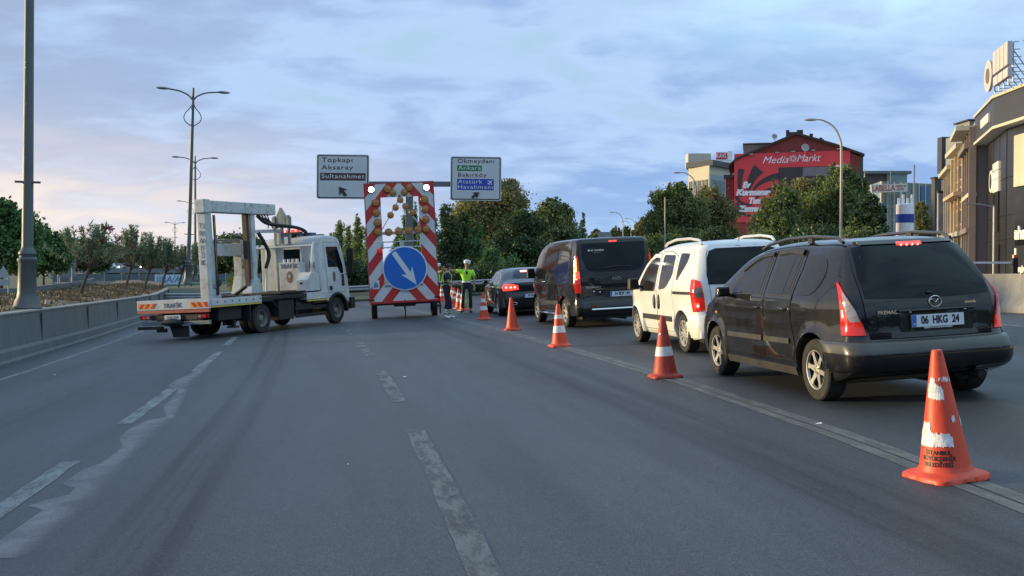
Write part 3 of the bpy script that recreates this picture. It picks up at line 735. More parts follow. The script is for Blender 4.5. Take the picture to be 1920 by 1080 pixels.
def mirror_arm(parent, body, y, z, side, m, sz=(.20, .12, .15)):
    W = body.wf(y, z); mb = MB()
    mb.beam((side * (W - .03), y, z), (side * (W + .08), y - .01, z + .015), .07, .045)
    c = (side * (W + .045 + sz[0] / 2), y - .01, z + .055)
    mb.box(c, sz, (0, 0, side * R(-8)), taper=.86)
    o = mb.build('side_mirror', m, parent, bev=.035)
    g = MB(); g.box((c[0], c[1] - sz[1] / 2 - .004, c[2]), (sz[0] - .05, .012, sz[2] - .045), (0, 0, side * R(-8))); g.build('mirror_glass', GLASS2, o, bev=.004)
    return o
def handle(parent, body, y, z, side, m, l=.16, d_=.035, name='door_handle', h=.03):
    W = body.wf(y, z); mb = MB()
    mb.tube([(side * (W - .01), y - l / 2, z), (side * (W + d_), y - l / 2 + .03, z), (side * (W + d_), y + l / 2 - .03, z), (side * (W - .01), y + l / 2, z)], [h * .5] * 4, 8)
    return mb.build(name, m, parent, ang=60)
def underside(parent, y0, y1, hw, z0=.2, z1=.32):
    mb = MB().b2(-hw, hw, y0, y1, z0, z1)
    mb.tube([(.25, y0 + .1, z0 - .02), (.25, (y0 + y1) / 2, z0 - .03), (.22, y1 - .5, z0 - .02)], .03)
    return mb.build('underbody', DARKM, parent)

# ------------------------------------------------------------------ near black people carrier
def make_premacy():
    root = empty('people_carrier', 'glossy black people carrier with roof rails and red lamps, nearest car in the queue', 'car')
    WB = 2.67
    def wf(y, z):
        w_ = 0.852
        w_ *= 1 - 0.105 * sstep(0.25, -0.80, y) ** 1.3 * (0.55 + 0.45 * sstep(.55, .75, z)) - 0.16 * sstep(2.5, 3.6, y) ** 1.5
        if z > 0.60: w_ -= 0.020 * (z - .60) / .4
        if z > 0.98: w_ -= 0.235 * ((z - 0.98) / 0.58) ** 1.15
        if z < 0.45: w_ -= 0.05 * ((0.45 - z) / 0.25) ** 1.6
        w_ += 0.012 * math.exp(-((z - 0.86) / 0.035) ** 2) * sstep(-.5, 0, y)
        for ay in (0, WB):      # flared arches
            r_ = math.hypot(y - ay, z - .31); w_ += 0.022 * math.exp(-((r_ - .36) / .045) ** 2)
        return w_
    sil = [(-.70, .29), (-.765, .335), (-.785, .45), (-.775, .56), (-.745, .61), (-.705, .64), (-.70, .70), (-.685, .90), (-.645, 1.06), (-.525, 1.26), (-.385, 1.44), (-.30, 1.515), (-.15, 1.555), (.3, 1.58), (1.0, 1.585), (1.6, 1.54), (2.0, 1.45), (2.45, 1.21), (2.82, 1.00), (3.1, .91), (3.38, .80), (3.50, .66), (3.54, .5), (3.50, .3), (3.42, .22)]
    B = Body(sil, .20, WB, .345, wf, rc=.10, f0=.80, crown=.05)
    B.axle = .31; B.__init__(sil, .20, WB, .345, wf, rc=.10, f0=.80, crown=.05)
    B.build('body', BLACKP, root)
    # bumper cover and lower cladding, dusty plastic
    # bumper: swept block following the rear, ends wrap to the wheel arch
    mb = MB(); vs = []; zs = (.315, .345, .41, .50, .575, .605, .615); outs = (.018, .030, .036, .036, .032, .020, -.01)
    ss = [-1.28 + 2.56 * i / 80 for i in range(81)]
    for a in ss:
        for z, o_ in zip(zs, outs):
            p = B.S(a, z); q = B.S(a * 1.002 + .002, z); dd = (q - p); nn = Vector((dd.y, -dd.x, 0)).normalized() if dd.length > 1e-7 else Vector((0, -1, 0))
            if nn.y > 0.3 or (abs(nn.y) <= .3 and nn.x * p.x < 0): nn = -nn
            vs.append(p + nn * (o_ * (1 - .75 * sstep(1.1, 1.28, abs(a)))))
    n = len(zs); fs = [(i * n + j, (i + 1) * n + j, (i + 1) * n + j + 1, i * n + j + 1) for i in range(80) for j in range(n - 1)]
    mb.add(vs, fs); mb.mi = [0 if (k % (n - 1)) >= 3 else 1 for k in range(len(fs))]; bum = mb.build('rear_bumper', [DUSTY, BLACKP], root, ang=60)
    sd = bum.modifiers.new('solid', 'SOLIDIFY'); sd.thickness = .02; sd.offset = -1
    # tailgate gap, window, lamps
    gate = [(-.60, .625), (.60, .625), (.625, .9), (.63, 1.05), (.61, 1.25), (.56, 1.44), (.52, 1.50), (-.52, 1.50), (-.56, 1.44), (-.61, 1.25), (-.63, 1.05), (-.625, .9)]
    B.end_panel('tailgate_gap', [(a * 1.012, z + (.006 if z > 1 else -.004)) for a, z in gate], GAP, root, off=.002, sp=.06)
    tg = B.end_panel('tailgate', gate, BLACKP, root, off=.007, sp=.05)
    rw = [(-.612, 1.0), (-.3, .985), (0, .98), (.3, .985), (.612, 1.0), (.60, 1.2), (.555, 1.40), (.53, 1.465), (.48, 1.475), (-.48, 1.475), (-.53, 1.465), (-.555, 1.40), (-.60, 1.2)]
    B.end_panel('rear_window', rw, GLASS, tg, off=.012, sp=.05)
    sp_ = B.end_panel('spoiler', [(-.46, 1.482), (.46, 1.482), (.48, 1.515), (-.48, 1.515)], BLACKP, tg, off=.022, sp=.05)
    B.end_panel('high_brake_light', [(-.125, 1.470), (.125, 1.470), (.125, 1.493), (-.125, 1.493)], REDON, root, off=.026, sp=.03)
    mb = MB()
    for k in range(4): p = B.S(-.085 + .057 * k, 1.482); mb.sphere(p + Vector((0, -.028, 0)), .0095, 8, 6)
    mb.build('brake_light_bulbs', REDHOT, root)
    # plate recess and grip above
    B.end_panel('plate_recess', [(-.30, .66), (.40, .66), (.42, .72), (.37, .855), (-.27, .855), (-.33, .72)], DARKGR, tg, off=.010, sp=.05)
    mb = MB(); p0 = B.S(-.33, .875); p1 = B.S(.43, .875); pts = [B.S(-.33 + .76 * i / 10, .872) + Vector((0, -.02, 0)) for i in range(11)]
    mb.tube(pts, .016, 8); mb.build('grip_bar', BLACKP, tg)
    yp = B.S(.05, .765).y - .024
    plate(root, '06  HKG  24', yp, .775, .045, -.03, sub='EKİNCİ OTO 312 354 63 04 ANKARA', ts=.098)
    # badge: ring with wings
    yb = B.S(.05, .935).y - .012; mb = MB()
    rg = [(.055 * math.cos(R(a)) * 1.12, .044 * math.sin(R(a)) * 1.12) for a in range(0, 361, 12)]
    mb.tube([(.045 + a, yb - .003, .945 + c) for a, c in rg], .0055, 6)
    for s_ in (-1, 1): mb.tube([(.045 + s_ * .057, yb - .003, .958), (.045 + s_ * .03, yb - .004, .966), (.045 + s_ * .012, yb - .004, .945), (.045, yb - .004, .934)], .0055, 6)
    mb.build('badge', CHROME, root)
    text('PREMACY', .046, at(-.415, B.S(-.40, .86).y - .010, .865), CHROME, root, depth=.004, bold=.001, sx=1.15, name='model_lettering')
    text('mazda', .034, at(.40, B.S(.42, .90).y - .010, .925), CHROME, root, depth=.004, bold=.001, sx=1.3, name='maker_lettering')
    mb = MB(); q = B.S(0.0, 1.03); mb.sphere((q.x, q.y - .018, q.z), (.035, .02, .014)); mb.build('wiper_cap', TRIM, root)
    # small rear markers by the grip
    mb = MB()
    for a in (-.22, .33): q = B.S(a, .86); mb.sphere((q.x, q.y - .022, q.z), (.020, .010, .010), 10, 6)
    mb.build('plate_lamps', CHROME, root)
    Lm = [(.635, .665), (.862, .665), (.868, .80), (.855, .98), (.84, 1.15), (.812, 1.15), (.755, 1.03), (.695, .88), (.65, .76)]
    for mir in (False, True):
        B.end_panel('lamp_gap', [((a - .78) * 1.05 + .78, (z - .89) * 1.03 + .89) for a, z in Lm], GAP, root, off=.003, sp=.04, mirror=mir)
        t_ = B.end_panel('tail_light', Lm, REDL, root, off=.014, sp=.025, mirror=mir)
        B.end_panel('reversing_lens', [(.665, .79), (.745, .79), (.775, .88), (.785, .98), (.79, 1.09), (.745, 1.02), (.69, .89)], CLEARL, t_, off=.019, sp=.02, mirror=mir, thick=.006)
        B.end_panel('brake_glow', [(.785, .80), (.85, .80), (.845, .94), (.825, 1.0), (.79, .93)], REDON, t_, off=.0185, sp=.02, mirror=mir, thick=.006)
        B.end_panel('bulb_glow', [(.805, .83), (.835, .83), (.832, .90), (.808, .90)], AMBERGLOW if not mir else REDHOT, t_, off=.021, sp=.01, mirror=mir, thick=.006)
    # side: doors, windows, mouldings
    for sd_ in (-1, 1):
        fd = [(1.18, .36), (1.18, 1.0, 1), (1.22, 1.48, 1), (1.62, 1.44), (2.02, 1.28), (2.40, 1.02, 1), (2.37, .75), (2.30, .62), (2.28, .36, 1)]
        rd = [(.42, .62), (.50, .78), (.48, .99, 1), (.44, 1.30), (.47, 1.475, 1), (.8, 1.50), (1.17, 1.485, 1), (1.165, .99), (1.165, .36, 1), (.46, .36, 1), (.36, .47)]
        for nm, pl in (('front_door', fd), ('rear_door', rd)):
            cen = (sum(p[0] for p in pl) / len(pl), sum(p[1] for p in pl) / len(pl))
            gp = [(cen[0] + (p[0] - cen[0]) * 1.010, cen[1] + (p[1] - cen[1]) * 1.012) + tuple(p[2:]) for p in pl]
            B.side_panel('door_gap', gp, GAP, root, off=.0015, side=sd_, smooth=False)
            d_ = B.side_panel(nm, pl, BLACKP, root, off=.006, side=sd_, smooth=False)
            if nm == 'front_door':
                B.side_panel('window_frame', [(1.245, 1.015, 1), (1.265, 1.455, 1), (1.60, 1.42), (1.95, 1.28), (2.30, 1.05, 1), (2.25, 1.015, 1)], TRIM, d_, off=.009, side=sd_, smooth=False)
                B.side_panel('window', [(1.30, 1.03, 1), (1.315, 1.425, 1), (1.60, 1.395), (1.90, 1.265), (2.14, 1.08, 1), (2.12, 1.03, 1)], GLASS2, d_, off=.0125, side=sd_, smooth=False)
                handle(d_, B, 1.32, .88, sd_, CHROME if sd_ == 5 else BLACKP)
            else:
                B.side_panel('window_frame', [(.52, 1.015, 1), (.50, 1.25), (.525, 1.455, 1), (.8, 1.475), (1.145, 1.46, 1), (1.125, 1.015, 1)], TRIM, d_, off=.009, side=sd_, smooth=False)
                B.side_panel('window', [(.70, 1.03, 1), (.69, 1.43, 1), (.9, 1.44), (1.10, 1.43, 1), (1.09, 1.03, 1)], GLASS2, d_, off=.0125, side=sd_, smooth=False)
                B.side_panel('window', [(.56, 1.03, 1), (.545, 1.25), (.56, 1.415, 1), (.665, 1.425, 1), (.675, 1.03, 1)], GLASS2, d_, off=.0125, side=sd_, smooth=False)
                handle(d_, B, .64, .88, sd_, BLACKP)
        B.side_panel('quarter_window', [(.40, 1.03, 1), (.37, 1.25), (.41, 1.42, 1), (.15, 1.42), (-.02, 1.36), (-.08, 1.24), (-.02, 1.10), (.08, 1.04)], GLASS2, root, off=.006, side=sd_)
        # wind deflector
        mb = MB(); B.side_strip(mb, [(.52, 1.455), (.8, 1.478), (1.14, 1.465)], .05, .030, sd_); B.side_strip(mb, [(1.26, 1.455), (1.6, 1.425), (1.95, 1.285)], .035, .026, sd_); mb.build('wind_deflector', TRIM, root)
        mb = MB(); B.side_strip(mb, [(.50, .555), (1.14, .55)], .055, .020, sd_); B.side_strip(mb, [(1.20, .55), (2.2, .545)], .055, .020, sd_)
        mb.build('door_moulding', DUSTY, root)
        mb = MB(); B.side_strip(mb, [(.40, .25), (2.28, .25)], .085, .012, sd_); mb.build('sill', DUSTY, root)
        # roof rail
        mb = MB(); xr = .55
        pts = [(sd_ * (xr + .01), -.16, 1.53), (sd_ * xr, -.04, 1.578), (sd_ * (xr + .012), .5, 1.612), (sd_ * (xr + .012), 1.1, 1.606), (sd_ * (xr + .005), 1.6, 1.56), (sd_ * (xr + .01), 1.80, 1.50)]
        cr = []
        for i in range(len(pts) - 1):
            for k in range(5): cr.append([pts[i][j] + (pts[i + 1][j] - pts[i][j]) * k / 5 for j in range(3)])
        mb.tube(cr, .018, 8); mb.box((sd_ * xr, .55, 1.575), (.03, .10, .06)); mb.build('roof_rail', RAILB, root, ang=60)
        mb = MB(); q = B.wf(2.62, .78); mb.sphere((sd_ * q, 2.62, .78), (.012, .032, .02)); mb.build('marker_light', ORANGEL, root)
        mirror_arm(root, B, 2.08, .99, sd_, BLACKP, (.17, .10, .12))
        for wy in (0, WB): wheel(root, sd_ * .735, wy, .303, .20, sd_, 6, 'alloy', .64)
    B.end_panel('windscreen', [(-.62, 1.05), (.62, 1.05), (.56, 1.25), (.48, 1.44), (-.48, 1.44), (-.56, 1.25)], GLASS, root, off=.004, front=True, sp=.06)
    for mir in (False, True): B.end_panel('headlight', [(.42, .62), (.86, .60), (.90, .72), (.55, .76)], CLEARL, root, off=.006, front=True, sp=.04, mirror=mir)
    underside(root, -.30, 3.3, .70, .19, .34); MB().b2(-.55, .60, -.62, -.30, .27, .36).build('rear_panel', DARKM, root)
    mb = MB().cyl((.42, -.45, .26), (.42, -.79, .25), .035, n=14).cyl((.38, -.2, .27), (.38, -.55, .27), .085, n=14); mb.build('exhaust', DARKM, root)
    return root
car = make_premacy(); car.matrix_world = ground_matrix(3.80, 10.13, R(9.2))
# ------------------------------------------------------------------ small white van
def make_fiorino():
    root = empty('compact_van', 'small cream-white van with black side mouldings and silver roof rails', 'van')
    WB = 2.60; HW = .845
    def wf(y, z):
        w_ = HW * (1 - .07 * sstep(.1, -.68, y) ** 1.6 - .16 * sstep(2.5, 3.35, y) ** 1.5)
        if z > .95: w_ -= .20 * ((z - .95) / .75) ** 1.35
        if z < .45: w_ -= .05 * ((.45 - z) / .25) ** 1.5
        w_ += .010 * math.exp(-((z - .93) / .05) ** 2)
        for ay in (0, WB):
            r_ = math.hypot(y - ay, z - .30); w_ += .025 * math.exp(-((r_ - .37) / .05) ** 2)
        return w_
    sil = [(-.62, .22), (-.67, .30), (-.68, .42), (-.665, .52), (-.625, .60), (-.605, .80), (-.59, 1.05), (-.545, 1.3), (-.465, 1.55), (-.40, 1.66), (-.28, 1.70), (.3, 1.725), (1.1, 1.715), (1.6, 1.66), (1.95, 1.55), (2.35, 1.30), (2.65, 1.09), (2.95, 1.00), (3.15, .90), (3.26, .75), (3.30, .5), (3.26, .3), (3.18, .22)]
    B = Body.__new__(Body); B.axle = .30; B.__init__(sil, .20, WB, .345, wf, rc=.11, f0=.78, crown=.045, roofr=.9)
    B.build('body', WHITEP, root)
    gate = [(-.55, .60), (.55, .60), (.57, .9), (.60, 1.2), (.56, 1.5), (.50, 1.645), (-.50, 1.645), (-.56, 1.5), (-.60, 1.2), (-.57, .9)]
    B.end_panel('tailgate_gap', [(a * 1.012, z) for a, z in gate], GAP, root, off=.001, sp=.06)
    tg = B.end_panel('tailgate', gate, WHITEP, root, off=.005, sp=.05)
    B.end_panel('rear_window', [(-.60, 1.05), (0, 1.03), (.60, 1.05), (.60, 1.2), (.565, 1.45), (.52, 1.55), (.42, 1.585), (-.42, 1.585), (-.52, 1.55), (-.565, 1.45), (-.60, 1.2)], GLASS, tg, off=.012, sp=.05)
    B.end_panel('trim_bar', [(-.52, .70), (.52, .70), (.53, .79), (-.53, .79)], TRIM, tg, off=.016, sp=.05)
    p = B.S(0, .745); text('FIORINO', .05, at(-.33, p.y - .022, .742), CHROME, tg, sx=1.2, name='model_lettering')
    plate(root, '34 EG 4127', B.S(0, .63).y - .03, .46, 0, 0)
    for mir in (False, True):
        t_ = B.end_panel('tail_light', [(.655, .66), (.86, .64), (.90, .80), (.91, 1.0), (.88, 1.12), (.80, 1.14), (.69, 1.10), (.665, .9)], REDL, root, off=.012, sp=.03, mirror=mir)
        B.end_panel('clear_lens', [(.675, .86), (.77, .86), (.79, .93), (.77, 1.01), (.68, 1.01)], mat('smoked_lens', (.10, .09, .10), .15, coat=.6, var=.3), t_, off=.016, sp=.02, mirror=mir, thick=.006)
        p = B.S(.765 * (-1 if mir else 1), .735); mb = MB(); mb.lathe([(.048, 0), (.046, .022), (.02, .028), (.001, .028)], 20, Matrix.Translation(p + Vector((0, -.010, 0))) @ RX); mb.build('lit_lamp', REDON, t_)
        mb = MB().lathe([(.022, 0), (.02, .034), (.001, .036)], 16, Matrix.Translation(p + Vector((0, -.010, 0))) @ RX); mb.build('bulb', REDHOT, t_)
    bump = [(-1.15, .25), (1.15, .25), (1.15, .48), (.9, .56), (0, .575), (-.9, .56), (-1.15, .48)]
    B.end_panel('rear_bumper', bump, WHITEP, root, off=.022, sp=.06, thick=.03)
    B.end_panel('bumper_insert', [(-.6, .27), (.6, .27), (.62, .36), (-.62, .36)], DUSTY, root, off=.030, sp=.05)
    for sd in (-1, 1):
        fd = [(1.28, .30, 1), (1.29, 1.55, 1), (1.7, 1.56), (2.05, 1.40), (2.42, 1.08, 1), (2.40, .8), (2.20, .62), (2.16, .30, 1)]
        rd = [(.36, .60), (.46, .75), (.44, 1.0), (.42, 1.50, 1), (.8, 1.585), (1.265, 1.58, 1), (1.255, .30, 1), (.42, .30, 1), (.33, .42)]
        for nm, pl in (('front_door', fd), ('sliding_door', rd)):
            cen = (sum(p[0] for p in pl) / len(pl), sum(p[1] for p in pl) / len(pl))
            B.side_panel('door_gap', [(cen[0] + (p[0] - cen[0]) * 1.012, cen[1] + (p[1] - cen[1]) * 1.012) + tuple(p[2:]) for p in pl], GAP, root, off=.001, side=sd, smooth=False)
            d_ = B.side_panel(nm, pl, WHITEP, root, off=.005, side=sd, smooth=False)
            if nm == 'front_door':
                B.side_panel('window', [(1.37, .95), (1.345, 1.00), (1.345, 1.45), (1.37, 1.49), (1.60, 1.50), (1.80, 1.45), (2.02, 1.32), (2.26, 1.08), (2.27, .97), (2.22, .93), (1.45, .935)], GLASS2, d_, off=.009, side=sd, smooth=False)
                q = (1.40, .76)
            else:
                B.side_panel('window', [(.72, 1.04), (.56, 1.17), (.52, 1.24), (.545, 1.49), (.58, 1.52), (1.11, 1.535), (1.15, 1.50), (1.16, 1.0), (1.12, .965), (.84, .985)], GLASS2, d_, off=.009, side=sd, smooth=False)
                q = (1.16, .76)
            mb = MB(); W = B.wf(*q); mb.sphere((sd * (W + .012), q[0], q[1]), (.028, .048, .125), 14, 10); mb.build('door_handle', TRIM, d_)
        B.side_panel('quarter_window', [(.30, 1.13), (.26, 1.12), (.02, 1.30), (-.07, 1.39), (-.11, 1.49), (-.09, 1.53), (.24, 1.545), (.29, 1.53), (.31, 1.40)], GLASS2, root, off=.006, side=sd, smooth=False)
        mb = MB(); B.side_strip(mb, [(.40, .925), (-.10, .925), (-.38, .925)], .045, .006, sd); mb.build('slide_rail', TRIM, root)
        mb = MB(); B.side_strip(mb, [(.50, .50), (2.1, .50)], .085, .020, sd); mb.build('side_moulding', TRIM, root)
        xr = .585; prs = [(sd * xr, -.32, 1.66), (sd * xr, -.22, 1.725), (sd * xr, .2, 1.765), (sd * xr, .9, 1.77), (sd * xr, 1.35, 1.725), (sd * xr, 1.5, 1.67)]
        cr = []
        for i in range(len(prs) - 1):
            for k in range(5): cr.append([prs[i][j] + (prs[i + 1][j] - prs[i][j]) * k / 5 for j in range(3)])
        MB().tube(cr, .022, 8).build('roof_rail', RAILW, root, ang=60)
        mirror_arm(root, B, 2.22, 1.0, sd, TRIM, (.19, .13, .20))
        for wy in (0, WB): wheel(root, sd * .745, wy, .30, .185, sd, 12, 'cap', .68, HUBC)
    B.end_panel('windscreen', [(-.62, 1.15), (.62, 1.15), (.58, 1.35), (.52, 1.56), (-.52, 1.56), (-.58, 1.35)], GLASS, root, off=.004, front=True, sp=.06)
    for mir in (False, True): B.end_panel('headlight', [(.45, .72), (.85, .70), (.86, .88), (.55, .88)], CLEARL, root, off=.006, front=True, sp=.04, mirror=mir)
    mb = MB(); p = B.S(0, 1.62); mb.cyl((0, -.30, 1.69), (0, -.44, 1.80), .006, n=6); mb.build('aerial', TRIM, root)
    underside(root, -.55, 3.1, .70, .18, .32)
    return root
van = make_fiorino(); van.matrix_world = ground_matrix(3.50, 16.0, R(9.0))

# ------------------------------------------------------------------ tall black minibus
def make_transit():
    root = empty('passenger_van', 'tall glossy black passenger van with tinted windows, waiting between the white van and the sedan', 'van')
    WB = 2.93; HW = .975
    def wf(y, z):
        w_ = HW * (1 - .045 * sstep(-.3, -1.05, y) ** 1.8 - .18 * sstep(2.9, 3.95, y) ** 1.5)
        if z > .95: w_ -= .115 * ((z - .95) / 1.0) ** 1.6
        if z < .4: w_ -= .04 * ((.4 - z) / .2)
        w_ += .012 * math.exp(-((z - 1.0) / .06) ** 2) - .010 * math.exp(-((z - .72) / .10) ** 2)
        for ay in (0, WB):
            r_ = math.hypot(y - ay, z - .34); w_ += .028 * math.exp(-((r_ - .41) / .05) ** 2)
        return w_
    sil = [(-.98, .28), (-1.03, .34), (-1.04, .48), (-1.02, .58), (-.985, .64), (-.98, .9), (-.965, 1.2), (-.925, 1.6), (-.875, 1.94), (-.83, 2.01), (-.6, 2.035), (.5, 2.05), (1.6, 2.035), (2.2, 1.965), (2.6, 1.80), (3.05, 1.42), (3.30, 1.22), (3.65, 1.08), (3.86, .95), (3.95, .75), (3.95, .4), (3.88, .26)]
    B = Body.__new__(Body); B.axle = .335; B.__init__(sil, .25, WB, .39, wf, rc=.075, f0=.89, crown=.03)
    B.build('body', BLACKP, root)
    gate = [(-.76, .62), (.76, .62), (.80, 1.0), (.81, 1.35), (.79, 1.92), (.74, 1.975), (-.74, 1.975), (-.79, 1.92), (-.81, 1.35), (-.80, 1.0)]
    B.end_panel('tailgate_gap', [(a * 1.01, z) for a, z in gate], GAP, root, off=.001, sp=.07)
    tg = B.end_panel('tailgate', gate, BLACKP, root, off=.006, sp=.06)
    B.end_panel('rear_window', [(-.70, 1.42), (-.62, 1.30), (-.45, 1.255), (0, 1.25), (.45, 1.255), (.62, 1.30), (.70, 1.42), (.745, 1.6), (.74, 1.91), (-.74, 1.91), (-.745, 1.6)], GLASS, tg, off=.011, sp=.06)
    B.end_panel('high_brake_light', [(-.09, 1.925), (.09, 1.925), (.09, 1.95), (-.09, 1.95)], REDON, root, off=.018, sp=.03)
    p = B.S(0, 1.0)
    B.end_panel('grip_panel', [(-.36, .98), (.36, .98), (.38, 1.10), (-.38, 1.10)], TRIM, tg, off=.014, sp=.05)
    mb = MB().tube([(.10 * math.cos(R(a)) + .02, B.S(0, 1.06).y - .03, 1.085 + .034 * math.sin(R(a))) for a in range(0, 361, 15)], .006, 6); mb.build('badge', CHROME, root)
    text('Ford', .05, at(.02, B.S(0, 1.06).y - .03, 1.085), CHROME, root, name='badge_lettering')
    text('TOURNEO', .058, at(-.54, B.S(-.5, .9).y - .014, .915), CHROME, root, sx=1.3, name='model_lettering'); text('CUSTOM', .030, at(-.40, B.S(-.5, .9).y - .014, .868), CHROME, root, sx=1.3, name='model_lettering')
    text('■ VIP TRANSFER', .050, at(-.42, B.S(-.4, 1.74).y - .030, 1.745), WHITET, root, sx=1.0, bold=.001, name='window_lettering')
    text('0212 444 10', .026, at(-.40, B.S(-.4, 1.70).y - .026, 1.695), mat('grey_lettering', (.4, .4, .4), .5), root, sx=1.3, name='window_lettering')
    mb = MB(); q = B.S(.05, 1.33); mb.tube([(-.28, q.y - .03, 1.34), (.0, q.y - .045, 1.365), (.38, q.y - .03, 1.36)], [.012, .018, .012], 8); mb.build('wiper', TRIM, root)
    B.end_panel('plate_recess', [(-.28, .66), (.50, .66), (.50, .86), (-.28, .86)], TRIM, tg, off=.009, sp=.05)
    plate(root, '34 BDP 199', B.S(.2, .75).y - .022, .745, .11, 0)
    mb = MB()
    for a in (-.52, -.38): q = B.S(a, .80); mb.sphere((q.x, q.y - .01, .80 + .02 * (a < -.5)), (.022, .01, .016), 8, 6)
    mb.build('sensor_caps', CHROME, root)
    for mir in (False, True):
        t_ = B.end_panel('tail_light', [(.815, .80), (.93, .80), (.965, 1.0), (.945, 1.3), (.91, 1.62), (.865, 1.66), (.83, 1.60), (.82, 1.2)], REDL, root, off=.012, sp=.03, mirror=mir)
        if not mir: continue
    t_l = [(.825, 1.12), (.90, 1.12), (.90, 1.28), (.83, 1.28)]
    B.end_panel('brake_glow', t_l, REDON, root, off=.017, sp=.02, mirror=True, thick=.006)
    B.end_panel('reflected_glow', [(.875, 1.10), (.945, 1.10), (.925, 1.35), (.89, 1.58), (.86, 1.58), (.87, 1.3)], AMBERGLOW, root, off=.0165, sp=.02, mirror=True, thick=.006)  # amber glow put in for headlights reflected in the tail lamp
    B.end_panel('rear_bumper', [(-1.25, .30), (1.25, .30), (1.25, .52), (1.0, .60), (-1.0, .60), (-1.25, .52)], DARKGR, root, off=.020, sp=.07, thick=.03)
    q = B.S(0, .42); MB().tube([(-.62, q.y - .05, .42), (.62, q.y - .05, .42)], .022, 10).build('bumper_bar', CHROME, root)
    MB().box((-.55, q.y - .032, .50), (.13, .02, .045)).build('reflector', REDDIM, root, bev=.004)
    for sd in (-1, 1):
        sl_ = [(.62, .45), (.62, .9), (.60, 1.88, 1), (1.78, 1.87, 1), (1.78, .36, 1), (.72, .36, 1)]
        fd = [(1.80, .36, 1), (1.80, 1.87, 1), (2.15, 1.82), (2.6, 1.60), (2.96, 1.25, 1), (2.90, .95), (2.62, .80), (2.50, .55), (2.46, .36, 1)]
        for nm, pl in (('sliding_door', sl_), ('front_door', fd)):
            cen = (sum(p[0] for p in pl) / len(pl), sum(p[1] for p in pl) / len(pl))
            B.side_panel('door_gap', [(cen[0] + (p[0] - cen[0]) * 1.012, cen[1] + (p[1] - cen[1]) * 1.01) + tuple(p[2:]) for p in pl], GAP, root, off=.001, side=sd, smooth=False)
            d_ = B.side_panel(nm, pl, BLACKP, root, off=.006, side=sd, smooth=False)
            if nm == 'front_door': B.side_panel('window', [(1.88, 1.22), (1.87, 1.5), (1.90, 1.78), (2.15, 1.75), (2.55, 1.53), (2.86, 1.24), (2.80, 1.14), (2.3, 1.16)], GLASS2, d_, off=.010, side=sd); handle(d_, B, 1.95, 1.06, sd, BLACKP)
            else: B.side_panel('window', [(.70, 1.25, 1), (.69, 1.83, 1), (1.71, 1.83, 1), (1.71, 1.22, 1)], GLASS2, d_, off=.010, side=sd, smooth=False); handle(d_, B, 1.66, 1.06, sd, BLACKP)
        B.side_panel('rear_side_window', [(-.62, 1.32, 1), (-.58, 1.80, 1), (.54, 1.81, 1), (.54, 1.26, 1)], GLASS2, root, off=.007, side=sd, smooth=False)
        mb = MB(); B.side_strip(mb, [(-.62, .56), (-.40, .56)], .07, .02, sd); B.side_strip(mb, [(.52, .56), (2.4, .54)], .09, .02, sd); mb.build('side_moulding', DUSTY, root)
        W = B.wf(1.4, .3); MB().tube([(sd * (W + .02), .5, .30), (sd * (W + .06), .58, .29), (sd * (W + .06), 2.38, .29), (sd * (W + .02), 2.45, .30)], .03, 8).build('side_step', CHROME, root)
        mirror_arm(root, B, 2.82, 1.22, sd, TRIM, (.22, .13, .26))
        for wy in (0, WB): wheel(root, sd * .86, wy, .335, .21, sd, 7, 'alloy', .66, HUBC)
    B.end_panel('windscreen', [(-.72, 1.28), (.72, 1.28), (.68, 1.5), (.62, 1.80), (-.62, 1.80), (-.68, 1.5)], GLASS, root, off=.004, front=True, sp=.08)
    for mir in (False, True): B.end_panel('headlight', [(.5, .85), (.92, .82), (.94, 1.02), (.62, 1.02)], CLEARL, root, off=.006, front=True, sp=.05, mirror=mir)
    underside(root, -.9, 3.8, .80, .20, .36)
    return root
bus = make_transit(); bus.matrix_world = ground_matrix(2.20, 24.1, R(11.5))

